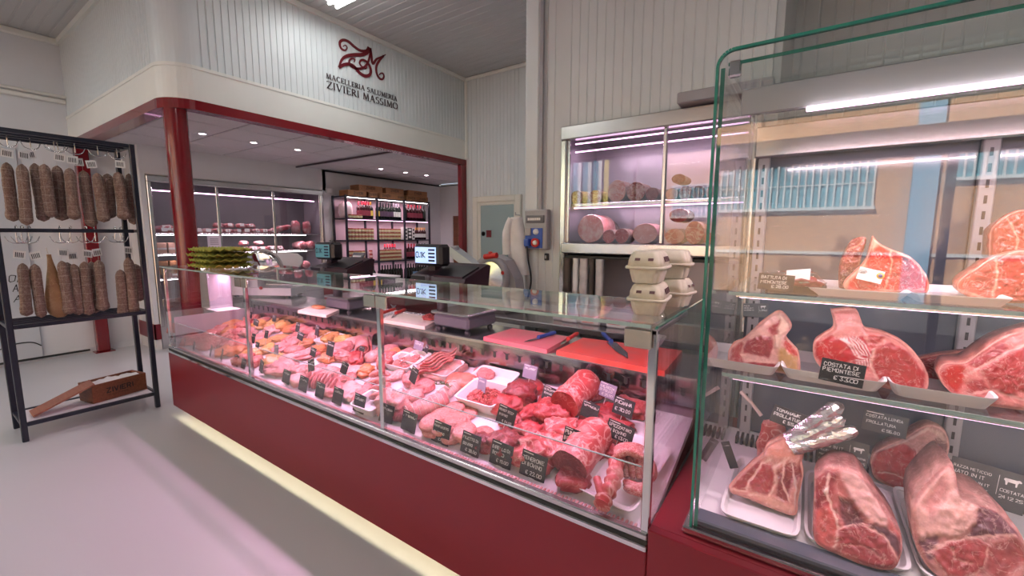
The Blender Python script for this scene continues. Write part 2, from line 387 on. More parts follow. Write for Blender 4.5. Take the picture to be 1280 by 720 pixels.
# left wall with its cable trims
struct('wall_left', MB().box(XL-.12, YF, 0, XL, 1.85, ZC), M['plaster'])
mb = MB(); mb.bbox(XL, YF, 3.02, XL+.04, YS, 3.07, .01); mb.tube([(XL+.03, YF, 3.10), (XL+.03, YS, 3.10)], .018, 8)
struct('trim_1', mb, M['band'])
struct('trim_2', MB().bbox(XL, YF, ZC-.07, XL+.05, YS, ZC-.001, .012), M['band'])
struct('baseboard_left', MB().box(XL, YF, 0, XL+.012, 1.84, .07), M['plaster'])
# recessed inner room
mb = MB(); mb.box(XL-.12, 1.85, .13, XI, 1.90, ZI); struct('wall_return', mb, M['plaster'])
mb = MB(); mb.box(XL-.12, 1.845, 0, XI+.004, 1.905, .13); struct('baseboard_return', mb, M['marble'])
mb = MB(); mb.box(XL-.12, 1.838, .14, XI+.012, 1.852, .34); mb.box(XI-.002, 1.838, .14, XI+.012, 1.905, .34); struct('trim_3', mb, M['redpanel'])
struct('wall_inner', MB().box(XL-.12, 1.9, 0, XL-.02, 4.34, ZI), M['plaster'])
struct('wall_header', MB().box(XL-.02, 1.9, 2.235, XI, 4.34, ZI), M['plaster'])
mb = MB(); mb.box(XL-.02, 4.28, 0, XI, 7.1, ZI); struct('wall_wine', mb, M['plaster'])
struct('wall_inner_back', MB().box(XI-.1, 7.1, 0, XS+.05, 7.2, ZI), M['plaster'])
struct('wall_inner_side', MB().box(XS-.02, YB+.06, 0, XS+.05, 7.1, ZI), M['plaster'])
mb = MB(); mb.tube([(XI+.02, 4.3, 2.565), (XI+.02, 7.08, 2.565), (XS-.1, 7.08, 2.565)], .016, 6); struct('trim_4', mb, M['dark'])
mb = MB(); mb.box(XI, 3.83, 2.555, XS-.1, 3.86, 2.575); struct('trim_5', mb, M['darkpurple'])
# dark doorway in the inner back wall
p = ony(567, 270, 7.1); dx0 = p.x
mb = MB(); mb.box(dx0, 7.085, 0, dx0+.85, 7.1, p.z, 0); d = struct('door_2', mb, M['woodred'])
mb = MB(); mb.box(dx0-.06, 7.07, 0, dx0, 7.1, p.z+.06); mb.box(dx0+.85, 7.07, 0, dx0+.91, 7.1, p.z+.06); mb.box(dx0, 7.07, p.z, dx0+.85, 7.1, p.z+.06); part('door_frame', mb, M['plaster'], d)
part('door_handle', MB().tube([(dx0+.07, 7.06, 1.05), (dx0+.19, 7.06, 1.05)], .01), M['steel'], d)
# suspended tile ceiling, each tile a piece
ci = struct('ceiling_inner', MB().box(XL, YS+.09, ZI+.012, XS-.08, 7.1, ZI+.05), M['rail'])
tb = MB().bbox(-.288, -.288, 0, .288, .288, .03, .008).mesh(M['tile'])
rl = MB(); tx = [XS-.12-.6*k for k in range(6)]; ty = [YS+.2+.6*k for k in range(10)]
for x in tx: rl.box(x-.012, YS+.1, ZI-.006, x+.012, 7.09, ZI+.012)
for y in ty: rl.box(XL+.02, y-.012, ZI-.006, XS-.1, y+.012, ZI+.012)
part('ceiling_grid', rl, M['rail'], ci)
for x in tx[:-1]:
    for y in ty[:-1]:
        t = raw('ceiling_tile', tb, ci, (x-.3, y+.3, ZI-.014))
# soffit: ribbed fascia with rounded corner, white band, red steel beam
path = [(XL, YS), (XS-.22, YS)] + arc(XS-.22, YS+.22, .22, -90, 0) + [(XS, YS+.23), (XS, YB)]
struct('wall_soffit', grooved(MB(), path, 2.86, ZC, .058, .006, .014), M['wall'])
def ribbon(path, off, z0, z1, th, m):
    mb = MB(); P = [Vector((*p, 0)) for p in path]; q = []
    for i, p in enumerate(P):
        d = (P[min(i+1, len(P)-1)]-P[max(i-1, 0)]).normalized(); n = Vector((d.y, -d.x, 0)); q.append((p+n*off, p+n*(off-th)))
    vs = []
    for a, b in q: vs += [(a.x,a.y,z0),(a.x,a.y,z1),(b.x,b.y,z0),(b.x,b.y,z1)]
    fs = []
    for i in range(len(q)-1):
        a, b = 4*i, 4*i+4; fs += [(a,b,b+1,a+1),(a+2,a+3,b+3,b+2),(a+1,b+1,b+3,a+3),(a,a+2,b+2,b)]
    n = 4*len(q); fs += [(0,1,3,2),(n-4,n-2,n-1,n-3)]; mb.add(vs, fs, 0); return mb
band = ribbon(path, .012, 2.60, 2.85, .1, 0)
struct('trim_6', band, M['band'])
struct('trim_7', ribbon(path, .018, 2.848, 2.875, .06, 0), M['band'])
struct('trim_8', ribbon([(XL, YS), (XS-.2, YS)], .03, ZC-.06, ZC-.002, .03, 0), M['band'])
struct('trim_9', ribbon([(XS, YS+.25), (XS, YB)], .03, ZC-.05, ZC-.002, .03, 0), M['band'])
bm_ = wsolo('steel_beam', ribbon(path[:-1]+[(XS, YB-.01)], .02, 2.52, 2.598, .12, 0), M['redpaint'], 'dark red steel beam running along the bottom of the white fascia', 'beam')
c = thing('steel_column', 'dark red round steel column behind the far end of the meat counter', 'column', (-4.42, 1.47, 0))
part('shaft', MB().lathe([(.083, 0), (.083, 2.52)], 28, (-4.42, 1.47, 0)), M['redpaint'], c)
part('base_plate', MB().bbox(-4.54, 1.35, 0, -4.30, 1.59, .015, .003), M['redpaint'], c)
c = thing('steel_column', 'dark red square steel column standing against the wall behind the salami rack', 'column', (XL+.06, 1.445, 0))
part('shaft', MB().bbox(XL+.005, 1.385, .012, XL+.12, 1.505, 2.52, .008), M['redpaint'], c)
part('base_plate', MB().bbox(XL+.002, 1.35, 0, XL+.16, 1.54, .012, .003), M['redpaint'], c)
wsolo('steel_post', MB().bbox(XS-.06, YB-.12, 0, XS+.02, YB-.005, 2.52, .008), M['redpaint'], 'dark red square steel post at the end of the red beam beside the cream door', 'post')
# back wall with door
mb = grooved(MB(), [(XS, YB), (-4.12, YB)], 0, ZC, .06, .006, .014); grooved(mb, [(-4.12, YB), (-3.27, YB)], 2.05, ZC, .06, .006, .014); grooved(mb, [(-3.27, YB), (-1.87, YB)], 0, ZC, .06, .006, .014)
struct('wall_back', mb, M['wall'])
struct('trim_10', MB().bbox(XS, YB-.03, ZC-.05, -1.93, YB, ZC-.002, .01), M['band'])
struct('trim_11', MB().bbox(XS, YB-.025, 2.6, XS+.05, YB, ZC-.05, .01), M['band'])
dr = struct('door_1', MB().box(-4.03, YB-.03, .01, -3.36, YB+.01, 1.97), M['doorframe'])
mb = MB()
for (a, b, c0, c1) in ((-4.12, -4.03, 0, 2.05), (-3.36, -3.27, 0, 2.05), (-4.03, -3.36, 1.97, 2.05)): mb.bbox(a, YB-.05, c0, b, YB+.03, c1, .008)
part('door_frame', mb, M['doorframe'], dr)
mb = MB()
for (x0, x1, z0, z1) in ((-4.0, -3.97, 1.09, 1.95), (-3.385, -3.345, 1.09, 1.95), (-3.97, -3.385, 1.92, 1.95), (-3.97, -3.385, 1.09, 1.115)): mb.bbox(x0, YB-.045, z0, x1, YB-.02, z1, .006)
part('pane_frame', mb, M['doorframe'], dr)
part('pane', MB().box(-3.97, YB-.036, 1.115, -3.385, YB-.026, 1.92), M['doorglass'], dr)
mb = MB(); mb.tube([(-3.42, YB-.03, 1.02), (-3.42, YB-.075, 1.02), (-3.55, YB-.075, 1.02)], .009); mb.lathe([(.022, 0), (.022, .01)], 12, (-3.42, YB-.04, 1.02), axis=Matrix.Rotation(math.pi/2, 3, 'X')); mb.box(-3.40, YB-.04, .98, -3.385, YB-.03, 1.01)
part('door_handle', mb, M['steel'], dr)
s = wsolo('door_sign', MB().box(-3.93, YB-.04, 1.455, -3.77, YB-.036, 1.575), M['doorglass'], 'small no-smoking sign stuck to the blue door pane', 'sign')
part('ring', MB().lathe([(.026, 0), (.034, 0), (.034, .003), (.026, .003), (.026, 0)], 20, (-3.92, YB-.041, 1.515), axis=Matrix.Rotation(math.pi/2, 3, 'X')), M['ink'], s)
part('printed_panel', MB().box(-3.865, YB-.043, 1.465, -3.775, YB-.04, 1.565), M['redpaint'], s)
# right-hand ribbed wall that carries the wall cabinet
mb = MB(); grooved(mb, [(-1.80, YR), (-1.60, YR)], 0, ZC, .066, .005, .014); grooved(mb, [(-1.60, YR), (-.243, YR)], 2.31, ZC, .066, .005, .014); mb.box(-1.60, YR, 0, -.243, YR+.06, .9)
struct('wall_right', mb, M['wall'])
struct('trim_12', MB().bbox(-1.93, YR-.02, 0, -1.80, YR+.1, ZC, .012), M['wall'])
struct('wall_right_return', MB().box(-1.90, YR+.1, 0, -1.84, YB, ZC), M['wall'])
struct('wall_cabinet_back', MB().box(-1.66, YR+.62, 0, -.2, YR+.68, 2.4), M['wall'])
struct('wall_corner_return', MB().box(-.263, YR+.06, 0, -.203, 4.2, ZC), M['wall'])
struct('wall_recess', grooved(MB(), [(-.25, 4.2), (3.05, 4.2)], 0, ZC, .1), M['wall'])
struct('wall_side', MB().box(3.0, YF, 0, 3.1, 4.3, ZC), M['wall'])
# shop front behind the camera
mb = MB()
def frontbox(x0, x1, z0, z1): mb.box(x0, YF-.12, z0, x1, YF, z1)
frontbox(XL-.1, -6.7, 0, ZC); frontbox(-6.7, -1.1, 3.1, ZC); frontbox(-6.7, -1.1, 0, .2); frontbox(-1.1, -.9, 0, ZC); frontbox(-.9, 2.6, 2.66, ZC); frontbox(2.6, 3.1, 0, ZC); frontbox(-.9, 2.6, 2.2, 2.45)
struct('wall_front', mb, M['wall'])
win = struct('window_1', MB().box(-6.7, YF-.07, .2, -1.1, YF-.05, .25), M['greydark'])
mb = MB()
for x in (-6.7, -4.85, -2.98, -1.15): mb.box(x, YF-.09, .2, x+.05, YF-.03, 3.1)
mb.box(-6.7, YF-.09, 3.05, -1.1, YF-.03, 3.1); part('window_frame', mb, M['greydark'], win)
for x in (-6.65, -4.80, -2.93): part('pane', MB().box(x, YF-.065, .25, x+1.8, YF-.055, 3.05), M['glass'], win)
dr = struct('door_3', MB().box(-.9, YF-.09, 0, 2.6, YF-.03, .08), M['greydark'])
mb = MB()
for x in (-.9, .93, 2.55): mb.box(x, YF-.09, .08, x+.06, YF-.03, 2.2)
part('door_frame', mb, M['greydark'], dr)
for x in (-.84, .99): part('pane', MB().box(x, YF-.065, .08, x+1.56+(.2 if x < 0 else 0), YF-.055, 2.2), M['glass'], dr)

# ------------------------------------------------------------------ street seen in the glass reflections
def brickmat(name, c1, c2, mo):
    m, t, b = nt(name); tc = t.nodes.new('ShaderNodeTexCoord'); mp = t.nodes.new('ShaderNodeMapping'); mp.inputs['Rotation'].default_value = (math.pi/2, 0, 0)
    bt = t.nodes.new('ShaderNodeTexBrick'); bt.inputs['Scale'].default_value = 4; bt.inputs['Color1'].default_value = (*c1, 1); bt.inputs['Color2'].default_value = (*c2, 1); bt.inputs['Mortar'].default_value = (*mo, 1)
    lk(t, tc.outputs['Object'], mp.inputs[0]); lk(t, mp.outputs[0], bt.inputs[0]); lk(t, bt.outputs[0], b.inputs['Base Color']); b.inputs['Roughness'].default_value = .8; return m
M['brick'] = brickmat('orange brick', (.62, .30, .14), (.52, .25, .12), (.5, .38, .28))
M['yellow'] = pm('yellow render', (.68, .55, .16), None, 1, .8)
M['lightblue'] = pm('light blue paint', (.25, .45, .62), None, 2, .5)
M['winglass'] = pm('blue window glass', (.10, .30, .38), (.16, .4, .48), 1, .1)
M['asphalt'] = pm('asphalt', (.06, .06, .065), (.08, .08, .08), 20, .9)
struct('ground', MB().box(-30, -30, -.2, 20, YF-.12, -.02), M['asphalt'])
YE = -10.5
b_ = thing('brick_building', 'orange brick building with blue barred windows across the street, mirrored in the case glass', 'building', (0, YE-.2, 0))
part('wall', MB().box(-4.6, YE-.4, 0, 9, YE, 6.2), M['brick'], b_)
for (x0, x1, z0, z1) in ((-2.05, 1.15, 2.2, 3.25), (2.45, 4.6, 2.75, 3.8), (-4.2, -2.6, 2.2, 3.25), (5.4, 8, 2.4, 3.5)):
    wn = part('window', MB().box(x0, YE-.02, z0, x1, YE+.03, z1), M['winglass'], b_)
    fr = MB(); n = int((x1-x0)/.14)
    for k in range(n+1): x = x0+(x1-x0)*k/n; fr.box(x-.018, YE+.05, z0-.02, x+.018, YE+.08, z1, 0)
    fr.box(x0-.05, YE+.03, z0-.08, x1+.05, YE+.12, z0-.01); fr.box(x0-.05, YE+.03, z1, x1+.05, YE+.09, z1+.05)
    fr.box(x0-.02, YE+.05, (z0+z1)/2-.015, x1+.02, YE+.075, (z0+z1)/2+.015)
    part('window_bars', fr, M['white'], wn)
part('blue_pilaster', MB().box(1.78, YE-.05, 0, 2.2, YE+.15, 6.1), M['lightblue'], b_)
part('sill_band', MB().box(-4.6, YE, 1.05, 9, YE+.05, 1.12), M['paper'], b_)
b_ = thing('yellow_building', 'yellow rendered building with white bars across the street, mirrored in the wall cabinet glass', 'building', (-9, YE-.2, 0))
part('wall', MB().box(-14, YE-.4, 0, -6.7, YE, 5.6), M['yellow'], b_)
part('added_grey_block', MB().box(-6.7, YE-.4, 0, -4.6, YE, 5.2), M['greydark'], b_)  # grey block added to cut the yellow from the cabinet glass reflection
part('added_dark_front', MB().box(-14, YE, 0, -4.6, YE+.06, 2.55), M['greydark'], b_)  # dark front added so less yellow mirrors over the cabinet meats
mb = MB()
for k in range(5): mb.box(-8.9+k*.45, YE+.02, 2.6, -8.75+k*.45, YE+.1, 4.8)
part('shutter_bars', mb, M['white'], b_)
part('window', MB().box(-9, YE-.02, 3.3, -6.9, YE+.015, 4.7), M['winglass'], b_)

# ------------------------------------------------------------------ room lamps
def fluor(x, y, label):
    t = thing('fluorescent_lamp', label, 'lamp', (x, y, ZC-.09), 'ceiling strip lamps')
    part('housing', MB().bbox(x-.6, y-.09, ZC-.05, x+.6, y+.09, ZC-.001, .01), M['white'], t)
    part('tube', MB().tube([(x-.58, y-.04, ZC-.065), (x+.58, y-.04, ZC-.065)], .016, 8), M['tube'], t)
    part('tube', MB().tube([(x-.58, y+.04, ZC-.065), (x+.58, y+.04, ZC-.065)], .016, 8), M['tube'], t)
    area('fluorescent_light', (x, y, ZC-.09), (0, 0, -1), 1.15, .14, 13, (.94, .98, 1))
fluor(-3.35, 2.66, 'white twin-tube strip lamp on the ceiling before the lettered fascia')
fluor(-3.35, -.6, 'added unseen white twin-tube strip lamp on the ceiling over the customer floor')  # this and the next two: out-of-view lamps added to light the room
fluor(.6, .5, 'added unseen white twin-tube strip lamp on the ceiling near the shop door')
fluor(-5.9, -.6, 'added unseen white twin-tube strip lamp on the ceiling next to the long left wall')
k = 0
dl_cols = [(253, 167), (317, 178), (372, 187), (476, 211), (507, 215.5), (533, 219)]
for (px, py) in dl_cols:
    p = onz(px, py, ZI-.02)
    t = thing('downlight', 'small round recessed spotlight lit in the tiled ceiling', 'lamp', (p.x, p.y, ZI-.02), 'recessed spotlights in the tiled ceiling')
    part('trim_ring', MB().lathe([(.035, .004), (.035, -.006), (.048, -.006), (.05, .004)], 16, p), M['white'], t)
    part('lens', MB().lathe([(.0, -.002), (.035, -.002)], 16, p), M['led'], t)
    l = bpy.data.lights.new('downlight_light', 'SPOT'); l.energy = 17; l.spot_size = 2.4; l.spot_blend = .8; l.shadow_soft_size = .035; l.color = (1, .92, .93)
    o = bpy.data.objects.new('downlight_light', l); COL.objects.link(o); o.location = (p.x, p.y, ZI-.04)
# ================================================================== LETTERING
GL = dict(A='00 26 40;12 32', B='00 06 26 35 34 23 03;23 32 31 20 00', C='45 36 16 05 01 10 30 41', D='00 06 26 44 42 20 00', E='40 00 06 46;03 33', F='00 06 46;03 33',
 G='45 36 16 05 01 10 30 41 43 23', H='00 06;40 46;03 43', I='20 26', J='36 31 20 10 01', K='00 06;46 03 40', L='06 00 40', M='00 06 23 46 40', N='00 06 40 46',
 O='10 01 05 16 36 45 41 30 10', P='00 06 36 45 44 33 03', Q='10 01 05 16 36 45 41 30 10;22 40', R='00 06 36 45 44 33 03;23 40', S='45 36 16 05 04 13 33 42 41 30 10 01',
 T='06 46;26 20', U='06 01 10 30 41 46', V='06 20 46', W='06 10 23 30 46', X='00 46;06 40', Y='06 23 46;23 20', Z='06 46 00 40')
GL.update({'0': GL['O'], '1': '15 26 20', '2': '05 16 36 45 44 00 40', '3': '06 46 23 33 42 41 30 10 01', '4': '30 36 02 42', '5': '46 06 03 33 42 41 30 00', '6': '36 16 03 01 10 30 41 42 33 03',
 '7': '06 46 10', '8': '13 04 05 16 36 45 44 33 13 02 01 10 30 41 42 33', '9': '43 13 04 05 16 36 45 41 30 10', ',': '21 10', '.': '20 21', '-': '13 33', '€': '45 36 16 05 01 10 30 41;03 23;02 22', '/': '00 46', "'": '26 25'})
def text(mb, s, o, u, v, h, wd=.12, jit=.0, rnd=None, adv=5.4, lift=.0006, m=0):
    # ribbon strokes in the plane (u,v), cap height h, stroke width wd*h; returns the length
    o, u, v = Vector(o), Vector(u), Vector(v); n = u.cross(v); x = 0; k = h/6
    for ch in s.upper():
        if ch == ' ': x += 3*k; continue
        g = GL.get(ch)
        if g is None: x += 4*k; continue
        narrow = ch in "I1,.'"
        x0 = x-(1.4*k if narrow else 0)
        sx = 1+(rnd.uniform(-jit, jit) if rnd else 0); dy = (rnd.uniform(-jit, jit)*2 if rnd else 0)
        for st in g.split(';'):
            pts = [(x0+int(c[0])*k*sx, (int(c[1])+dy)*k) for c in st.split()]
            if rnd: pts = [(a+rnd.uniform(-jit, jit)*k, b+rnd.uniform(-jit, jit)*k*1.5) for a, b in pts]
            for (a, b), (c, d) in zip(pts, pts[1:]):
                L = math.hypot(c-a, d-b) or 1e-6; ex, ey = (c-a)/L, (d-b)/L; w2 = wd*h/2; a1, b1, c1, d1 = a-ex*w2*.7, b-ey*w2*.7, c+ex*w2*.7, d+ey*w2*.7
                q = [(a1-ey*w2, b1+ex*w2), (a1+ey*w2, b1-ex*w2), (c1+ey*w2, d1-ex*w2), (c1-ey*w2, d1+ex*w2)]
                mb.add([o+u*p+v*r+n*lift for p, r in q], [(0, 1, 2, 3)], m)
        x += (2.6*k if narrow else adv*k)
    return x
def scrib(mb, n, o, u, v, h, wd=.15, rnd=random, lift=.0006):
    # a line of handwriting too small to read: n joined pen strokes
    o, u, v = Vector(o), Vector(u), Vector(v); nn = u.cross(v); x = 0; k = h/6; L = []
    for i in range(n):
        for j in range(3): L.append((x+rnd.uniform(0, 3.5)*k, rnd.choice((0, .3, 2.5, 3.5, 5.5, 6))*k))
        x += 4.2*k
        if rnd.random() < .18 or i == n-1:
            for (a, b), (c, d) in zip(L, L[1:]):
                q = math.hypot(c-a, d-b) or 1e-6; ex, ey = (c-a)/q, (d-b)/q; w2 = wd*h/2
                mb.add([o+u*e+v*f+nn*lift for e, f in ((a-ey*w2, b+ex*w2), (a+ey*w2, b-ex*w2), (c+ey*w2, d-ex*w2), (c-ey*w2, d+ex*w2))], [(0, 1, 2, 3)])
            L = []; x += 2*k
    return x
def textlen(s, h, adv=5.4): return sum(3 if c == ' ' else 2.6 if c in "I1,.'" else adv for c in s)*h/6
# Roman capitals with thick and thin strokes and serifs, for the wall sign
def roman(s, o, u, v, h, total, parent, m=0, th=.006):
    mb = MB()
    o, u, v = Vector(o), Vector(u), Vector(v); n = u.cross(v)
    W = dict(M=1.05, A=.9, C=.82, E=.68, L=.66, R=.78, I=.36, S=.62, U=.86, Z=.78, V=.9, O=.95, **{' ': .38}); sp = .12
    L = sum(W[c]+sp for c in s)-sp; k = total/L; x = 0
    TK, TN = .15, .055
    def stroke(pts, ws):
        q = []
        for i, (a, b) in enumerate(pts):
            a0, b0 = pts[max(i-1, 0)]; a1, b1 = pts[min(i+1, len(pts)-1)]; L_ = math.hypot(a1-a0, b1-b0) or 1; ex, ey = (a1-a0)/L_, (b1-b0)/L_
            w2 = ws[i]/2; q.append(((a-ey*w2, b+ex*w2), (a+ey*w2, b-ex*w2)))
        for (p0, p1), (r0, r1) in zip(q, q[1:]):
            P = [o+u*((x+p[0])*k)+v*(p[1]*h) for p in (p0, p1, r1, r0)]
            mb.prism(P, n*th, m)
    def line(a, b, c, d, w): stroke([(a, b), (c, d)], [w, w])
    def serif(a, b, w=.24): line(a-w/2, b, a+w/2, b, .045)
    def ell(cx, cy, rx, ry, a0, a1, n_=18):
        pts = []; ws = []
        for i in range(n_+1):
            t = math.radians(a0+(a1-a0)*i/n_); pts.append((cx+rx*math.cos(t), cy+ry*math.sin(t))); ws.append(TN+(TK-TN)*abs(math.cos(t)))
        stroke(pts, ws)
    for c in s:
        w = W[c]
        if c == 'I': line(w/2, 0, w/2, 1, TK); serif(w/2, .02); serif(w/2, .98)
        elif c == 'L': line(.16, 0, .16, 1, TK); line(.08, .025, w, .025, TN); line(w-.02, 0, w, .2, TN); serif(.16, .98)
        elif c == 'E':
            line(.16, 0, .16, 1, TK)
            for y in (.025, .5, .975): line(.08, y, w-(.08 if y == .5 else 0), y, TN)
            line(w-.02, 0, w, .2, TN); line(w-.02, .8, w-.02, 1, TN)
        elif c == 'M': line(.12, 0, .18, 1, TN); line(.18, 1, w/2, .08, TK); line(w/2, .06, w-.2, 1, TN); line(w-.2, 1, w-.12, 0, TK); serif(.12, .02); serif(w-.12, .02, .3)
        elif c == 'A': line(.08, 0, w/2, 1, TN); line(w/2-.02, 1, w-.12, 0, TK); line(.22, .36, w-.26, .36, TN); serif(.08, .02); serif(w-.12, .02, .3)
        elif c == 'V': line(.1, 1, w/2, 0, TK); line(w/2, 0, w-.08, 1, TN); serif(.1, .98, .3); serif(w-.08, .98)
        elif c == 'Z': line(.04, .975, w, .975, TN); line(w-.08, .97, .08, .03, TK); line(0, .025, w, .025, TN); line(w-.02, 0, w, .2, TN); line(.05, .82, .05, 1, TN)
        elif c == 'C': ell(w*.56, .5, w*.46, .48, 48, 312)
        elif c == 'O': ell(w/2, .5, w/2-.05, .48, 0, 360, 26)
        elif c == 'S': ell(w/2, .74, w*.36, .23, 40, 250, 14); ell(w/2, .26, w*.40, .24, 80, -150, 14)
        elif c == 'U': line(.14, 1, .14, .4, TK); ell(w/2, .38, w/2-.14, .36, 180, 360, 14); line(w-.14, .38, w-.14, 1, TN); serif(.14, .98); serif(w-.14, .98)
        elif c == 'R': line(.16, 0, .16, 1, TK); ell(.2, .74, .42, .235, 90, -90, 12); line(.34, .5, w+.02, 0, TK); serif(.16, .02); line(.1, .975, .3, .975, TN)
        x += w+sp
        if c == ' ' : part('word', mb, M['logodark'], parent); mb = MB()
    part('word', mb, M['logodark'], parent)
sx = XS+.004
ZV = [((268,212),(285,203),(297,220),(285,237),(262,230),(248,205),(250,178),(275,167),(310,180),(350,215),(390,240),(430,240),(446,215)),
      ((446,215),(440,250),(400,268),(340,270),(290,280),(260,305),(240,356)),
      ((240,356),(275,338),(315,335),(350,355),(385,395),(420,415),(450,410),(462,385),(455,350),(435,320),(410,305),(390,310),(385,330),(400,350),(425,365),(435,352)),
      ((345,320),(350,300),(330,295),(312,312),(318,340),(345,358),(380,365),(415,355),(440,325),(455,270),(458,222)),
      ((458,222),(465,270),(475,330),(500,300),(530,285),(565,268)),
      ((550,275),(520,310),(500,350),(502,395),(520,430),(540,438),(552,420),(545,398),(528,398),(520,410))]
ZW = [(5, 20), (19, 15), (20, 8), (7, 16), (16, 8), (15, 8)]
def catmull(P, n=6):
    out = []
    for i in range(len(P)-1):
        p0, p1, p2, p3 = (Vector(P[max(i-1, 0)]), Vector(P[i]), Vector(P[i+1]), Vector(P[min(i+2, len(P)-1)]))
        for k in range(n):
            t = k/n; out.append(.5*((2*p1)+(p2-p0)*t+(2*p0-5*p1+4*p2-p3)*t*t+(3*p1-p0-3*p2+p3)*t**3))
    out.append(Vector(P[-1])); return out
mb = MB()
for P, (w0, w1) in zip(ZV, ZW):
    q = [onx(380+x/5.54, 20+y/5.54, sx) for x, y in P]; q = catmull(q); pts = []
    for i, p in enumerate(q):
        d = (q[min(i+1, len(q)-1)]-q[max(i-1, 0)]).normalized(); s = Vector((1, 0, 0)).cross(d)
        f = i/(len(q)-1); wv = (w0+(w1-w0)*f)*(.45+.55*math.sin(math.pi*min(1, .15+f*.8)))
        wv *= .0014*.95; pts.append((p+s*wv/2*1.6, p-s*wv/2*1.6))
    for (a, b), (c, d) in zip(pts, pts[1:]): mb.prism([b, d, c, a], (.006, 0, 0))
e = thing('wall_sign', 'dark red flourished monogram with two lines of Roman capitals on the ribbed fascia', 'sign', (XS, 3.25, 3.0))
part('monogram', mb, M['logored'], e)
a0, a1 = onx(407.5, 97.8, sx), onx(407.5, 91.2, sx); b = onx(496, 125, sx); mb = MB()
roman('MACELLERIA SALUMERIA', (sx, a0.y, a0.z), (0, 1, 0), (0, 0, 1), a1.z-a0.z, b.y-a0.y, e)
a0, a1 = onx(408.5, 110, sx), onx(408.5, 101, sx); b = onx(497, 136, sx)
roman('ZIVIERI MASSIMO', (sx, a0.y, a0.z), (0, 1, 0), (0, 0, 1), a1.z-a0.z, b.y-a0.y, e)
# board with black script on the left wall
p0 = onx(-60, 215, XL+.03); p1 = onx(55, 448, XL+.03)
bd = wsolo('wall_board', MB().bbox(XL+.002, p0.y-.6, .02, XL+.03, p1.y, 2.45, .006), pm('pale blue board', (.58, .61, .65), None, 2, .5), 'tall pale blue-white board with black script on the long wall behind the salami rack', 'board')
mb = MB()
for s, px, py in (('OLI', 11, 352), ('A', 16, 364), ('A', 17, 378), ('AI', 4, 409)):
    q = onx(px, py, XL+.033); text(mb, s, q, (0, 1, 0), (0, .2, 1), .075, .1, .25, random)
part('script', mb, M['ink'], bd)
part('swash', MB().tube(catmull([onx(x, y, XL+.034) for x, y in ((-30, 440), (0, 437), (20, 430), (40, 428), (52, 432))]), .006, 6), M['ink'], bd)
mb = MB().tube([(XL+.035, p0.y-.6, .04), (XL+.035, p1.y+.4, .04)], .012, 6); part('bottom_rail', mb, M['ink'], bd)

# ================================================================== SALAMI RACK
RX0, RX1, RY0, RY1, RT = -4.95, -4.57, .43, 1.20, 2.215
rk = thing('salami_rack', 'tall blue-black iron rack with three levels hung with salami', 'rack', ((RX0+RX1)/2, (RY0+RY1)/2, 0))
t_ = .017
for x in (RX0, RX1):
    for y in (RY0, RY1): part('post', MB().bbox(x-t_, y-t_, 0, x+t_, y+t_, RT, .004), M['iron'], rk)
def rails(z, name, xs=(RX0, RX1), t=.014):
    for x in xs: part(name, MB().bbox(x-t, RY0+t_, z-t, x+t, RY1-t_, z+t, .003), M['iron'], rk)
rails(RT-.015, 'top_rail', (RX0, RX1, -4.70, -4.80)); rails(1.52, 'hook_rail', (-4.66,)); rails(.84, 'shelf_rail', (RX0, RX1)); rails(.125, 'bottom_rail')
for z in (RT-.015, 1.52, .84, .125):
    for y in (RY0, RY1): part('side_rail', MB().bbox(RX0+t_, y-.012, z-.012, RX1-t_, y+.012, z+.012, .003), M['iron'], rk)
mb = MB()
for k in range(5): x = RX0+.05+k*.07; mb.tube([(x, RY0+t_, .845), (x, RY1-t_, .845)], .005, 6)
part('shelf_grid', mb, M['iron'], rk)
part('bottom_shelf', MB().bbox(RX0+.015, RY0+.015, .118, RX1-.015, RY1-.015, .132, .003), M['deckwhite'], rk)
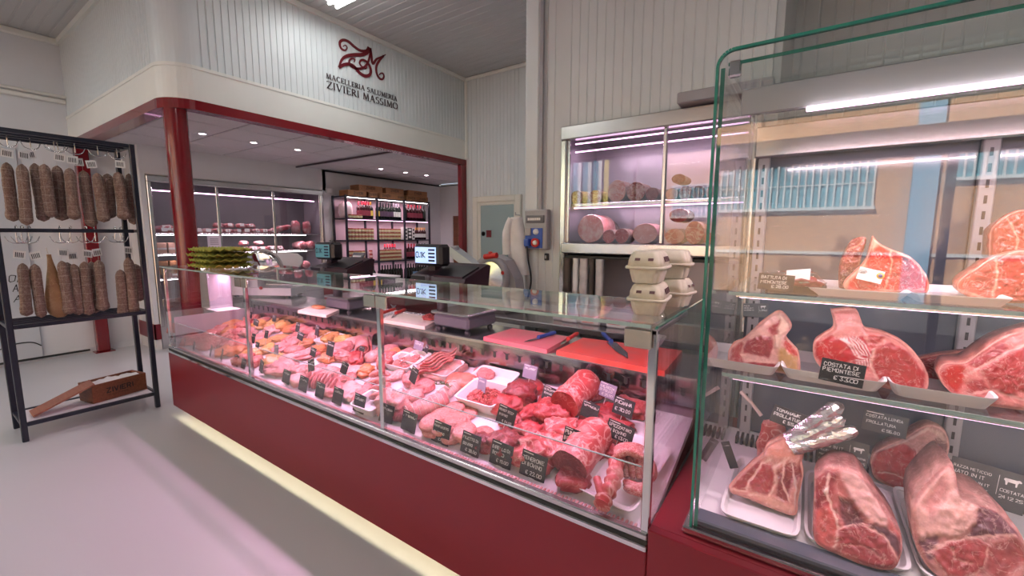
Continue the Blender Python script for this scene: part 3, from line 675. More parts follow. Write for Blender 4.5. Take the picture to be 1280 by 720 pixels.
def make_salami(seed, L, r, bulge):
    rnd = random.Random(seed); mb = MB(); prof = []; N = 26
    for i in range(N+1):
        t = i/N; rr = r*(math.sqrt(max(.02, 1-(1-t/.16)**2)) if t < .16 else 1)*(1+bulge*smoothstep(.7, .92, t))
        if t > .93: rr *= math.sqrt(max(0, 1-((t-.93)/.07)**2))*.9+.02
        prof.append((max(rr, .003), -t*L))
    n = 20; vs = []; bend = rnd.uniform(-.01, .01)
    for (rr, z) in prof:
        for k in range(n):
            a = 2*math.pi*k/n; d = Vector((math.cos(a), math.sin(a), 0)); q = mn.noise(Vector((d.x*2+seed*7, d.y*2, z*18)))
            w_ = rr*(1+.09*q+.04*mn.noise(Vector((d.x*6+seed, d.y*6, z*60)))); vs.append((d.x*w_+bend*math.sin(-z/L*3), d.y*w_, z))
    fs = [(i*n+k, (i+1)*n+k, (i+1)*n+(k+1)%n, i*n+(k+1)%n) for i in range(N) for k in range(n)]
    mb.add(vs, fs, 0, True)
    st = MB()
    for i in (3, 7, 11, 15, 19, 23):
        rr, z = prof[i]; pts = []
        for k in range(13):
            a = 2*math.pi*k/12; pts.append((math.cos(a)*(rr*1.07+.001)+bend*math.sin(-z/L*3), math.sin(a)*(rr*1.07+.001), z+.006*math.sin(a+seed+i)))
        st.tube(pts, .0016, 5)
    for k in range(4):
        a = math.pi/2*k+.4; st.tube([(math.cos(a)*rr_*1.06+bend*math.sin(-z/L*3), math.sin(a)*rr_*1.06, z) for rr_, z in prof[1:-2]], .0012, 4)
    st.tube([(0, 0, -.003), (.004, .003, .03), (0, 0, .075)], .0018, 5)
    tg = MB().bbox(-.001, -.02, .012, .001, .02, .062, .0004); tgi = MB()
    for k in range(5): tgi.box(.0012, -.014+.006*k, .02, .0016, -.011+.006*k, .05)
    return mb.mesh(M['salami']), st.mesh(M['net']), tg.mesh(M['paper']), tgi.mesh(M['ink'])
SAL = [make_salami(k, 1, .1, b) for k, b in ((1, .18), (2, .05), (3, .12), (4, 0), (5, .25))]
def hang_salami(px, y0, y1, wpx, X, k, row, tagside=True, nth=0):
    a = onx(px, y0, X); b = onx(px, y1, X); L = a.z-b.z; s = mpp(a)*wpx/2/.1*.74
    me, st, tg, tgi = SAL[k]
    o = tag(raw('salami', me, None, (X, a.y, a.z)), f"{ORD[10-nth]} netted salami on the rack's {dict(u='top', l='middle')[row]} rail, counted from the meat counter end", 'salami', {'u': 'salami on the upper rail', 'l': 'salami on the middle rail'}[row])
    o.scale = (s, s, L); o.rotation_euler = (random.uniform(-.03, .03), random.uniform(-.04, .04), random.uniform(0, 6))
    raw('string_net', st, o)
    if tagside:
        c = raw('paper_tag', tg, o); c.scale = (1/s, 1/s*1.5, 1/L*1.15); c.location = (.02/s, random.uniform(-.02, .02), .02/L); c.rotation_euler = (random.uniform(-.2, .2), 0, -o.rotation_euler.z+random.uniform(-.4, .4)); raw('tag_print', tgi, c)
XH = -4.68
for i, (px, y0, y1) in enumerate([(8, 203, 277), (27, 205, 282), (43, 204, 277), (55, 205, 272), (71, 207, 276), (86.5, 210, 275), (104, 213, 284), (121, 216, 278), (134, 217, 273), (147, 215, 275), (161, 217, 281)]):
    hang_salami(px, y0, y1, 15 if i != 10 else 12, XH+(.05 if i % 2 else 0), i % 5, 'u', i in (0, 1, 2, 4, 5, 6, 7, 9), i)
for i, (px, y0, y1) in enumerate([(28, 329, 396), (43, 330, 398), (77, 326, 394), (84, 328, 392), (92, 330, 395), (105, 327, 395), (114, 327, 392), (123, 325, 390), (150, 337, 396), (160, 322, 393), (169, 330, 377)]):
    hang_salami(px, y0, y1, 14, XH+(.0 if i not in (3, 6, 10) else -.07), (i+2) % 5, 'l', i in (0, 1, 2, 4, 5, 7, 9), i)
# cured ham between the salami
a = onx(61, 318, XH-.03); b = onx(61, 398, XH-.03); L = a.z-b.z; mb = MB(); vs = []; n = 20; N = 18
for i in range(N+1):
    t = i/N; rr = .012+.062*math.sin(math.pi*min(1, t*1.02)*.5)**1.6*(1 if t < .82 else math.sqrt(max(0.02, 1-((t-.82)/.18)**2)))
    for k in range(n):
        q = 2*math.pi*k/n; f = 1+.12*mn.noise(Vector((math.cos(q)*2, math.sin(q)*2, t*4))); vs.append((a.x+math.cos(q)*rr*.6*f, a.y+math.sin(q)*rr*f+.02*t, a.z-t*L))
mb.add(vs, [(i*n+k, (i+1)*n+k, (i+1)*n+(k+1)%n, i*n+(k+1)%n) for i in range(N) for k in range(n)], 0, True)
h = wsolo('cured_ham', mb, M['ham'], 'wide golden brown cured ham hanging among the salami on the middle rail', 'ham')
part('string_loop', MB().tube([(a.x, a.y, a.z-.01), (a.x, a.y-.01, a.z+.05)], .002, 5), M['net'], h)
hk = MB(); hk.tube(catmull([(0, 0, -.075), (0, 0, -.01), (.004, 0, .012), (.02, 0, .016), (.03, 0, .004)]), .0028, 6)
hk.tube(catmull([(0, -.045, -.045), (0, -.03, -.075), (0, 0, -.085), (0, .03, -.075), (0, .045, -.045)]), .0026, 6)
hkm = hk.mesh(M['chrome'])
for (px, py, X, row) in [(8, 163, -4.66, 'u'), (37, 167, -4.66, 'u'), (67, 170, -4.66, 'u'), (72, 176, -4.72, 'u'), (93, 173, -4.66, 'u'), (122, 176, -4.66, 'u'), (146, 180, -4.66, 'u'),
                    (20, 288, 0, 'l'), (27, 289, 0, 'l'), (36, 288, 0, 'l'), (75, 288, 0, 'l'), (88, 288, 0, 'l'), (107, 288, 0, 'l'), (119, 288, 0, 'l'), (144, 289, 0, 'l'), (151, 289, 0, 'l')]:
    X = -4.70 if row == 'u' else -4.66; p = onx(px, py, X); z = RT-.001 if row == 'u' else 1.534
    o = tag(raw('meat_hook', hkm, None, (X-.02, p.y, z)), 'steel double hook on the %s rail of the salami rack' % ('top' if row == 'u' else 'middle'), 'hook', 'hooks on the %s rail' % ('top' if row == 'u' else 'middle'))
    o.rotation_euler = (0, 0, random.uniform(-.4, .4)); o.scale = (1, 1.25, 1.25)
# wine box with its lid on the bottom shelf of the rack
bx = thing('wooden_wine_box', 'reddish wooden wine box with branded lettering on the bottom shelf of the rack', 'box', (-4.75, 1.03, .132))
Bz = .134
cA = onz(117, 505, Bz); cB = onz(184, 486, Bz); u = (cB-cA); Lb = u.length; u.normalize(); v = Vector((-u.y, u.x, 0))
if v.x > 0: v = -v
Wd, Hh = .20, .15
def obx(mb, x0, x1, y0, y1, z0, z1): mb.obox(cA+u*(x0+x1)/2+v*(y0+y1)/2+Vector((0, 0, (z0+z1)/2)), u*(x1-x0)/2, v*(y1-y0)/2, (0, 0, (z1-z0)/2)); return mb
for (nm, a) in (('front_board', (0, Lb, 0, .012, 0, Hh)), ('back_board', (0, Lb, Wd-.012, Wd, 0, Hh)), ('end_board', (0, .015, .012, Wd-.012, 0, Hh)), ('end_board', (Lb-.015, Lb, .012, Wd-.012, 0, Hh)), ('bottom_board', (.015, Lb-.015, .012, Wd-.012, 0, .01))):
    part(nm, obx(MB(), *a), M['woodred'], bx)
mb = MB(); n = -v
text(mb, 'ZIVIERI', cA+n*.001+u*Lb*.25+Vector((0, 0, .062)), u, (0, 0, 1), .036, .22, adv=6); scrib(mb, 18, cA+n*.001+u*Lb*.27+Vector((0, 0, .035)), u, (0, 0, 1), .011, .12, random.Random(2))
part('brand_lettering', mb, M['ink'], bx)
mb = MB(); g = 12; vs = []
for i in range(g+1):
    for j in range(7): vs.append(cA+u*(.02+(Lb-.04)*i/g)+v*(.015+(Wd-.03)*j/6)+Vector((0, 0, Hh-.012+.02*mn.noise(Vector((i*.8, j*.9, 3))))))
mb.add(vs, [(i*7+j, (i+1)*7+j, (i+1)*7+j+1, i*7+j+1) for i in range(g) for j in range(6)], 0, True)
part('lining_paper', mb, M['paper'], bx)
q0 = onz(37, 521, .136)+Vector((-.02, .02, .006)); q1 = cA+u*.03+v*.06+Vector((0, 0, Hh+.004)); d = (q1-q0); up = Vector((0, 0, 1)); sd = d.cross(up).normalized(); nn = sd.cross(d).normalized()
wsolo('box_lid', MB().obox((q0+q1)/2+nn*.008, d/2*1.03, sd*.085, nn*.006), M['woodlid'], 'loose reddish box lid leaning from the rack shelf onto the wooden wine box', 'lid')

# ================================================================== MEAT COUNTER
CX0, CX1, CY0, CYB, CYW = -4.205, -.335, 1.206, 1.86, 2.22
DZ = .582
ct = thing('meat_counter', 'long glass-topped meat display counter with dark red front panel', 'counter', ((CX0+CX1)/2, CY0, 0))
part('front_panel', MB().bbox(CX0, CY0, .1, CX1, CY0+.03, .552, .003), M['redpanel'], ct)
part('end_panel', MB().bbox(CX0-.004, CY0+.01, .1, CX0+.02, CYW, .62, .003), M['steel'], ct)
part('end_panel', MB().bbox(CX1-.02, CY0+.03, .1, CX1, CYW, .55, .003), M['redpanel'], ct)
part('plinth', MB().box(CX0+.05, CY0+.16, 0, CX1, CYW-.05, .165), M['greydark'], ct)
part('underside', MB().box(CX0, CY0+.03, .165, CX1, CYW, .18), M['greydark'], ct)
lt = part('plinth_light', MB().box(CX0+.03, CY0+.036, .150, CX1-.02, CY0+.052, .1648), M['ledyellow'], ct)
area('plinth_light_source', ((CX0+CX1)/2, CY0+.044, .147), (0, -.35, -1), CX1-CX0-.1, .01, 4, (1, .88, .56))
part('chrome_rail', MB().bbox(CX0-.005, CY0-.008, .552, CX1, CY0+.02, .572, .003), M['chrome'], ct)
part('black_gasket', MB().box(CX0, CY0+.004, .572, CX1, CY0+.05, .582), M['black'], ct)
part('glass_channel', MB().bbox(CX0, CY0+.002, .582, CX1, CY0+.028, .604, .004), M['steel'], ct)
DS = .26
def dzy(y): return DZ+DS*(y-1.25)
part('deck', MB().prism([(CX0+.02, CY0+.03, DZ-.03), (CX0+.02, CY0+.03, dzy(CY0+.03)), (CX0+.02, CYB, dzy(CYB)), (CX0+.02, CYB, dzy(CYB)-.03)], (CX1-CX0-.03, 0, 0)), M['deckwhite'], ct)
mb = MB(); n = 260
for k in range(n): x = CX0+.06+(CX1-CX0-.1)*k/n; mb.box(x, CY0+.035, DZ, x+.007, CY0+.06, DZ+.008)
o = part('ridged_air_strip', mb, M['porkpale'], ct); o['kind'] = 'stuff'
part('rear_wall', MB().box(CX0+.02, CYB-.012, DZ, CX1-.01, CYB, .893), M['rearsteel'], ct)
mb = MB()
for k in range(46):
    x = CX0+.08+k*.083; z = .845
    mb.prism([(x+a_*1.35, CYB-.0125, z+b_*1.2) for a_, b_ in ((-.02, .018), (-.006, .008), (-.007, -.012), (0, -.018), (.007, -.012), (.006, .008), (.02, .018), (.006, .013), (-.006, .013))], (0, -.001, 0))
part('bull_head_prints', mb, M['ink'], ct)
part('worktop', MB().bbox(CX0+.01, CYB-.02, .893, CX1, CYW, .912, .004), M['steel'], ct)
part('rear_cabinet', MB().box(CX0+.02, CYB+.02, .12, CX1, CYW-.02, .893), M['steel'], ct)
part('end_liner', MB().box(CX0+.022, CY0+.05, DZ, CX0+.034, CYB-.012, .83), M['cablilac'], ct)
PX = [CX0+.012, -2.845, -1.567, CX1-.012]
for i, x in enumerate(PX):
    po = part('post', MB().bbox(x-.013, CY0+.012, .60, x+.013, CY0+.034, 1.232, .003), M['chrome'], ct)
    for k, s in enumerate((-1, 1)):
        if (i == 0 and s < 0) or (i == 3 and s > 0): continue
        part('bracket', MB().bbox(x+s*.004, CY0-.004, 1.175, x+s*.075, CY0+.006, 1.232, .003), M['gold'], po)
    part('bracket_arm', MB().bbox(x-.012, CY0+.012, 1.215, x+.012, CY0+.40, 1.233, .003), M['steel'], po)
TG0, TG1 = CY0-.005, CY0+.47
for a, b in zip(PX, PX[1:]):
    part('front_pane', MB().box(a+.014, CY0+.006, .598, b-.014, CY0+.014, 1.236), M['lowglass'], ct)
    g = part('top_pane', MB().box(a+.002, TG0, 1.238, b-.002, TG1, 1.248), M['topglass'], ct)
    mb = MB(); mb.box(a+.002, TG0-.003, 1.238, b-.002, TG0, 1.248); mb.box(a+.002, TG1, 1.238, b-.002, TG1+.003, 1.248); part('glass_edge', mb, M['edgelt'], g)
    g = part('guard_pane', MB().box(a+.03, CY0+.052, DZ+.002, b-.03, CY0+.057, .785), M['lowglass'], ct)
    part('glass_edge', MB().box(a+.03, CY0+.052, .785, b-.03, CY0+.057, .788), M['edgelt'], g)
for x, s in ((CX0+.002, 1), (CX1-.01, -1)):
    g = part('end_pane', MB().box(x, CY0+.03, .60, x+.008, CYB+.06, 1.236), M['lowglass'], ct)
    mb = MB(); mb.box(x, CY0+.024, .60, x+.008, CY0+.03, 1.236); mb.box(x, CY0+.03, 1.236, x+.008, CYB+.06, 1.239); part('glass_edge', mb, M['edge'] if s < 0 else M['edgelt'], g)
    part('end_rail', MB().bbox(x-.004, CY0+.03, .585, x+.012, CYB+.06, .602, .003), M['chrome'], ct)
lb = part('light_bar', MB().bbox(CX0+.1, CY0+.26, 1.195, CX1-.05, CY0+.31, 1.232, .006), M['steel'], ct)
part('led_strip', MB().box(CX0+.12, CY0+.27, 1.1945, CX1-.07, CY0+.30, 1.196), M['ledpink'], lb)
area('counter_light', ((CX0+CX1)/2, CY0+.285, 1.186), (0, -.12, -1), CX1-CX0-.25, .03, 31, (1, .50, .77))

# ================================================================== CHILLED GLASS CASE ON RED BASE
KX0, KX1, KY0, KYB, KZ, KT = -.248, 1.15, 1.262, 2.05, .625, 1.965
bs = thing('case_base', 'dark red plinth cabinet under the tall glass case', 'cabinet', (.4, 1.7, 0))
part('front_panel', MB().bbox(CX1+.002, CY0, .1, KX1+.1, CY0+.03, KZ, .003), M['redpanel'], bs)
part('top_panel', MB().bbox(CX1+.002, CY0+.03, KZ-.025, KX1+.1, KYB+.2, KZ, .002), M['redpanel'], bs)
part('body', MB().box(CX1+.03, CY0+.06, .1, KX1+.08, KYB+.15, KZ-.03), M['greydark'], bs)
part('plinth', MB().box(CX1+.03, CY0+.18, 0, KX1+.08, KYB+.1, .1), M['greydark'], bs)
kc = thing('glass_case', 'tall clear glass chilled case of aged beef standing on the red base', 'display case', (.4, 1.66, KZ))
part('base_frame', MB().bbox(KX0, KY0-.008, KZ, KX1, KYB+.03, KZ+.022, .004), M['chrome'], kc)
part('deck', MB().box(KX0+.03, KY0+.09, KZ+.022, KX1-.02, KYB, KZ+.03), M['marble'], kc)
part('front_gutter', MB().bbox(KX0+.03, KY0+.02, KZ+.022, KX1-.02, KY0+.085, KZ+.04, .004), M['casepanel'], kc)
mb = MB()
for k in range(70): x = KX0+.06+k*.018; mb.box(x, KYB-.16, KZ+.03, x+.009, KYB-.1, KZ+.06)
o = part('air_grille', mb, M['dark'], kc); o['kind'] = 'stuff'
def rpane(x0, x1, z0, z1, r, y, th):       # sheet with rounded upper left corner, in the xz plane
    pts = [(x0, z0), (x1, z0), (x1, z1)] + [(x0+r-r*math.sin(t), z1-r+r*math.cos(t)) for t in [math.pi/2*k/8 for k in range(9)]]
    return pts
GX = -.222
pts = rpane(GX, KX1-.01, KZ+.022, KT, .035, KY0, .01)
g = part('front_pane', MB().prism([(x, KY0, z) for x, z in pts], (0, .01, 0)), M['caseglass'], kc)
mb = MB(); outl = [pts[i] for i in range(2, len(pts))]+[pts[0]]
for (a, b), (c, d) in zip(outl, outl[1:]):
    L = math.hypot(c-a, d-b); ex, ez = (c-a)/L, (d-b)/L; nx, nz = ez, -ex
    mb.prism([(a, KY0-.0008, b), (c, KY0-.0008, d), (c-nx*-.007, KY0-.0008, d-nz*-.007), (a-nx*-.007, KY0-.0008, b-nz*-.007)], (0, .0116, 0))
part('glass_edge', mb, M['edge'], g)
g = part('side_pane', MB().box(GX+.004, KY0+.012, KZ+.022, GX+.012, KYB+.02, KT-.035), M['caseglass'], kc)
part('glass_edge', MB().box(GX+.003, KY0+.012, KZ+.022, GX+.013, KY0+.0145, KT-.035), M['edge'], g)
g = part('top_pane', MB().box(GX+.02, KY0+.012, KT-.032, KX1-.02, KYB+.02, KT-.024), M['topglass'], kc)
part('glass_edge', MB().box(GX+.02, KY0+.012, KT-.032, KX1-.02, KY0+.0145, KT-.024), M['edge'], g)
part('corner_clip', MB().bbox(GX+.02, KY0+.011, KT-.06, GX+.05, KY0+.03, KT-.02, .004), M['chrome'], kc)
part('valance', MB().bbox(GX+.03, 1.465, 1.85, KX1-.03, 1.475, 1.925, .003), M['grey'], kc)
lb = part('lamp_housing', MB().bbox(GX+.08, 1.475, 1.87, KX1-.06, 1.58, 1.93, .006), M['steel'], kc)
part('led_strip', MB().tube([(-.03, 1.455, 1.843), (KX1-.1, 1.455, 1.843)], .005, 8), M['led'], lb)
part('led_strip', MB().tube([(-.03, 1.47, 1.842), (KX1-.1, 1.47, 1.842)], .004, 8), M['ledpink'], lb)
part('top_rail', MB().bbox(GX+.02, KYB-.06, KT-.16, KX1-.02, KYB+.02, KT-.04, .006), M['steel'], kc)
area('case_light', ((GX+KX1)/2, 1.46, 1.835), (0, .1, -1), 1.15, .02, 12, (1, .72, .80))
for k, (a, b) in enumerate(((GX+.02, .44), (.44, KX1-.02))): part('back_door', MB().bbox(a, KYB+.004+.012*k, KZ+.03, b, KYB+.014+.012*k, KT-.05, .003), M['casepanel'], kc)
for x in (-.168, .46, 1.08):
    u_ = part('upright', MB().bbox(x-.02, KYB-.03, KZ+.03, x+.02, KYB, KT-.06, .003), M['grey'], kc)
    mb = MB(); z = KZ+.08
    while z < KT-.1: mb.box(x-.004, KYB-.0312, z, x+.004, KYB-.03, z+.026); z += .05
    part('slots', mb, M['dark'], u_)
for z, y0 in ((1.318, 1.47), (1.066, 1.44)):
    g = part('shelf', MB().box(GX+.03, y0, z, KX1-.03, KYB-.03, z+.010), M['topglass'], kc)
    part('glass_edge', MB().box(GX+.03, y0-.003, z, KX1-.03, y0, z+.010), M['edgelt'], g)
    lp_ = part('added_led_profile', MB().box(GX+.05, y0+.002, z-.006, KX1-.06, y0+.014, z-.0005), M['steel'], g); part('led_strip', MB().box(GX+.06, y0+.005, z-.0075, KX1-.07, y0+.011, z-.006), M['ledpink'], lp_); area('shelf_light', ((GX+KX1)/2, y0+.0, z-.012), (0, .35, -1), 1.2, .012, 1.6, (1, .72, .80))  # LED profile, strip and light added under each shelf to brighten the meat below
    for x in (-.168, .46, 1.08): part('shelf_bracket', MB().prism([(x-.004, KYB-.03, z), (x-.004, KYB-.03, z-.06), (x-.004, y0+.1, z-.008), (x-.004, y0+.1, z)], (.008, 0, 0)), M['casepanel'], g)
# ================================================================== WALL CABINET IN THE INNER ROOM (vacuum packs)
A0, A1 = 1.905, 4.27
cb = thing('wall_fridge', 'long steel framed glass wall cabinet full of vacuum-packed meat in the inner room', 'cabinet', (XI-.25, (A0+A1)/2, 0))
part('back_panel', MB().box(XL+.0, A0+.01, .35, XL+.015, A1-.01, 2.2), M['cabdark'], cb)
part('base_unit', MB().box(XL+.0, A0+.01, .0, XI-.01, A1-.01, .6), M['steel'], cb)
part('end_wall', MB().box(XL+.0, A0, .6, XI-.02, A0+.02, 2.2), M['cablilac'], cb)
part('end_wall', MB().box(XL+.0, A1-.02, .6, XI-.02, A1, 2.2), M['cablilac'], cb)
part('top_panel', MB().box(XL+.0, A0, 2.19, XI-.02, A1, 2.21), M['cabdark'], cb)
mb = MB()
mb.bbox(XI-.03, A0, 2.15, XI+.02, A1, 2.225, .006); mb.bbox(XI-.03, A0, .3, XI+.02, A0+.045, 2.15, .006); mb.bbox(XI-.03, A1-.05, .3, XI+.02, A1, 2.15, .006); mb.bbox(XI-.03, A0+.045, .56, XI+.02, A1-.05, .66, .006)
part('frame', mb, M['steel'], cb)
dv = [onx(272, 250, XI).y, onx(342, 255, XI).y]
ed = [A0+.045]+dv+[A1-.05]
for a, b in zip(ed, ed[1:]):
    d = part('sliding_door', MB().box(XI-.012, a+.014, .67, XI-.006, b-.014, 2.145), M['darkglass'], cb)
    part('stile', MB().bbox(XI-.016, b-.018, .66, XI+.002, b+.018, 2.15, .003), M['steel'], d)
ZA = [onx(300, 292, XI-.06).z, onx(300, 314.5, XI-.06).z, .92]
for z in ZA:
    s_ = part('shelf', MB().bbox(XL+.03, A0+.03, z-.018, XI-.05, A1-.03, z, .003), M['steel'], cb)
    part('led_strip', MB().box(XI-.062, A0+.06, z-.026, XI-.052, A1-.3, z-.016), M['led'], s_)
    area_y('shelf_light', (XI-.07, (A0+A1)/2, z-.03), A1-A0-.4, .02, 8, (1, .76, .83))
area_y('shelf_light', (XI-.07, (A0+A1)/2, 2.1), A1-A0-.4, .02, 9, (1, .78, .85))
mb = MB(); mb.tube([(XI-.1, A0+.05, 2.05), (XI-.1, A1-.1, 2.05)], .008, 8); part('light_tube', mb, M['ledpink'], cb)
def blobmesh(seed, sx, sy, sz, rough=.12, n=20, m=16, e=.8, freq=2.2, flat=.35):
    # superellipsoid with noise, resting on z=0
    mb = MB(); vs = []; sg = lambda v, p: math.copysign(abs(v)**p, v)
    for i in range(m+1):
        ph = -math.pi/2+math.pi*i/m
        for k in range(n):
            th = 2*math.pi*k/n; d = Vector((sg(math.cos(ph), e)*sg(math.cos(th), e), sg(math.cos(ph), e)*sg(math.sin(th), e), sg(math.sin(ph), e)))
            q = 1+rough*1.25*mn.noise(d*freq*.8+Vector((seed*5.3, seed*2.1, 0)))+rough*.5*mn.noise(d*freq*2.3+Vector((0, seed*3.3, 0)))-rough*.5*abs(mn.noise(d*freq*1.6+Vector((seed*1.7, 0, 4))))+rough*.22*mn.noise(d*freq*6+Vector((0, 0, seed)))
            p = Vector((d.x*sx/2*q, d.y*sy/2*q, d.z*sz/2*q))
            if p.z < -sz*flat: p.z = -sz*flat
            vs.append(p+Vector((0, 0, sz*flat)))
    fs = [(i*n+k, i*n+(k+1)%n, (i+1)*n+(k+1)%n, (i+1)*n+k) for i in range(m) for k in range(n)]
    mb.add(vs, fs, 0, True); return mb
PK = [blobmesh(k+50, .10, .15, .085, .16, 14, 10, .7).mesh(M['packmeat']) for k in range(4)]
PL = []
for k in range(4):
    lb_ = MB(); lb_.obox((.047, 0, .045), (.001, 0, .0003), (0, .03, 0), (-.008, 0, .022)); PL.append(lb_.mesh(M['paper']))
rl_ = MB(); rl_.lathe([(.0, -.11), (.05, -.105), (.062, -.09), (.062, .09), (.05, .105), (0, .11)], 18, (0, 0, .062), axis=Matrix.Rotation(math.pi/2, 3, 'Y')); RLM = rl_.mesh(M['packmeat'])
def pack(x, y, z, k, s=1, roll=False, lab='', grp='', rz=0):
    o = tag(raw('vacuum_pack' if not roll else 'wrapped_roll', RLM if roll else PK[k % 4], None, (x, y, z)), lab, 'meat pack' if not roll else 'meat roll', grp); o.scale = (s, s, s); o.rotation_euler = (0, 0, rz)
    if not roll: raw('pack_label', PL[k % 4], o)
    return o
y = A0+.16; k = 0
while y < A1-.75:
    pack(XI-.14, y, ZA[0], k, random.uniform(.95, 1.1), lab='pink vacuum-packed meat in the row on the upper shelf of the inner wall cabinet', grp='packs on the upper cabinet shelf', rz=random.uniform(-.3, .3)); y += .128; k += 1
for yy in (3.02, 3.15, 2.72, 2.86): pack(XI-.15, yy, ZA[0]+.085, k, .95, lab='pink vacuum pack lying on top of the row on the upper cabinet shelf', grp='packs stacked on the upper row'); k += 1
y = A0+.5
while y < A1-.7:
    pack(XI-.14, y, ZA[1], k, random.uniform(.95, 1.1), lab='pink vacuum-packed meat in the row on the lower lit shelf of the inner wall cabinet', grp='packs on the lower cabinet shelf', rz=random.uniform(-.3, .3)); y += .128; k += 1
for yy in (3.04, 3.26, 2.35): pack(XI-.15, yy, ZA[1]+.09, k, .95, lab='red vacuum pack lying on top of the row on the lower cabinet shelf', grp='packs stacked on the lower row'); k += 1
o = pack(XI-.18, A0+.2, ZA[0]+.005, 1, 1.5, lab='large dark vacuum-packed joint at the near end of the upper cabinet shelf')
for j, (yy, z, s) in enumerate(((3.93, ZA[1], 1.15), (4.09, ZA[1], 1.15), (3.98, ZA[2], 1.1), (3.80, ZA[2], 1.1), (3.6, ZA[2], 1.1))):
    pack(XI-.2, yy, z, 0, s, True, 'fat pink wrapped meat roll showing its round end in the inner wall cabinet', 'wrapped rolls in the inner cabinet')
for j, (yy, w_) in enumerate(((3.86, .5), (4.05, .5))):
    o = solo('standing_joint', blobmesh(70+j, .14, .14, .26, .12, 18, 14, .8), M['packmeat'], 'tall vacuum-packed joint standing on end at the far end of the upper shelf', 'meat pack', 'standing joints', (XI-.16, yy, ZA[0]))
for j, (yy, zz, r_) in enumerate(((3.52, ZA[0]+.03, .35), (3.62, ZA[0]+.045, .3))):
    solo('ham_shank', blobmesh(80+j, .1, .34, .09, .15, 16, 12, .8), M['packmeat'], 'long packed shank lying slanted beside the standing joints', 'meat pack', 'packed shanks', (XI-.14, yy, zz), (r_, 0, 0))
y = A0+.25
while y < 3.5:
    pack(XI-.16, y, ZA[2], k, random.uniform(1.0, 1.25), lab='pink vacuum pack on the lowest shelf of the inner wall cabinet', grp='packs on the lowest cabinet shelf', rz=random.uniform(-.3, .3)); y += .15; k += 1
# boxes and the notice in the cabinet
for j, yy in enumerate((A0+.1, A0+.27)):
    o = wsolo('gift_box', MB().bbox(XI-.3, yy-.075, ZA[1], XI-.1, yy+.075, ZA[1]+.14, .004), pm('peach carton', (.62, .36, .26), (.7, .46, .36), 8, .6), 'peach coloured carton on the lower shelf beside the red column', 'box', 'peach cartons')
    part('band', MB().box(XI-.0995, yy-.076, ZA[1]+.05, XI-.0985, yy+.076, ZA[1]+.075), M['white'], o)
    o = wsolo('wooden_crate', MB().bbox(XI-.3, yy-.075, ZA[2]+.05, XI-.1, yy+.075, ZA[2]+.22, .004), M['wood'], 'small wooden crate on the lowest shelf of the inner cabinet', 'crate', 'small wooden crates')
    part('slat_gap', MB().box(XI-.0995, yy-.07, ZA[2]+.13, XI-.099, yy+.07, ZA[2]+.136), M['dark'], o)
a = onx(259, 294, XI+.01); b = onx(277, 309, XI+.01)
o = wsolo('paper_notice', MB().box(XI+.003, a.y, b.z, XI+.005, b.y, a.z), pm('lilac paper', (.68, .58, .68), None, 5, .7), 'lilac printed notice taped to the cabinet glass', 'notice')
mb = MB()
for j in range(5): mb.box(XI+.0052, a.y+.03, a.z-.05-j*.02, XI+.0056, b.y-.03, a.z-.045-j*.02)
part('print_lines', mb, M['ink'], o)

# ================================================================== WINE AND PRESERVES SHELF
WX0, WX1 = XI+.03, -6.45
WY = [4.44, 5.08, 5.71, 6.37]; WZ = [2.15, 1.775, 1.40, 1.01, .62, .2]
sh = thing('wine_shelf', 'black metal shelf unit with lit bays of wine and preserves on the inner room wall', 'shelf', ((WX0+WX1)/2, 5.4, 0))
for y in WY:
    for x in (WX0, WX1): part('post', MB().bbox(x-.016, y-.016, 0, x+.016, y+.016, WZ[0]+.01, .003), M['iron'], sh)
for z in WZ:
    s_ = part('shelf_board', MB().bbox(WX0, WY[0], z-.022, WX1, WY[-1], z, .003), M['iron'], sh)
    if z > 1.5:
        for a, b in zip(WY, WY[1:]): part('led_strip', MB().box(WX1-.012, a+.04, z-.030, WX1-.002, b-.04, z-.023), M['led'] if z > 2 else M['ledpink'], s_)
part('back_panel', MB().box(WX0-.02, WY[0]+.02, .2, WX0-.012, WY[-1]-.02, 2.13), pm('pinkish back board', (.78, .62, .68), None, 3, .6), sh)
for z, e_ in ((2.11, 7), (1.74, 5), (1.365, 5), (.975, 4)): area_y('bay_light', (-6.56, 5.4, z), 1.8, .02, e_, (1, .68, .80))
def bottle_mesh(h, r, glassc, capc, labc, shoulder=.62):
    mb = MB(); n = 12
    mb.lathe([(.0, 0), (r, .003), (r, h*shoulder), (r*.8, h*(shoulder+.06)), (r*.36, h*(shoulder+.15)), (r*.34, h*.80)], n, m=0)
    mb.lathe([(r*.38, h*.80), (r*.40, h*.985), (r*.3, h), (0, h)], n, m=1)
    mb.lathe([(r*1.02, h*.18), (r*1.02, h*.48)], n, m=2); return mb.mesh([glassc, capc, labc])
gd = pm('dark green bottle', (.008, .012, .008), None, 10, .08, coat=.5); gr = pm('dark red wine', (.05, .004, .008), None, 10, .08, coat=.5); gy = pm('golden bottle', (.55, .34, .03), None, 10, .1, coat=.5)
capr = pm('red capsule', (.55, .02, .05), None, 10, .3); capk = pm('black capsule', (.02, .01, .02), None, 10, .3); capg = pm('gold capsule', (.75, .36, .06), None, 10, .3); capp = pm('pale lilac capsule', (.62, .5, .6), None, 10, .3)
labr = pm('dark red label', (.25, .03, .06), None, 15, .6); labw = M['paper']; labp = pm('aubergine label', (.10, .05, .10), None, 15, .6); labb = pm('blue label', (.2, .35, .55), None, 15, .6); laby = pm('yellow label', (.7, .5, .08), None, 15, .6)
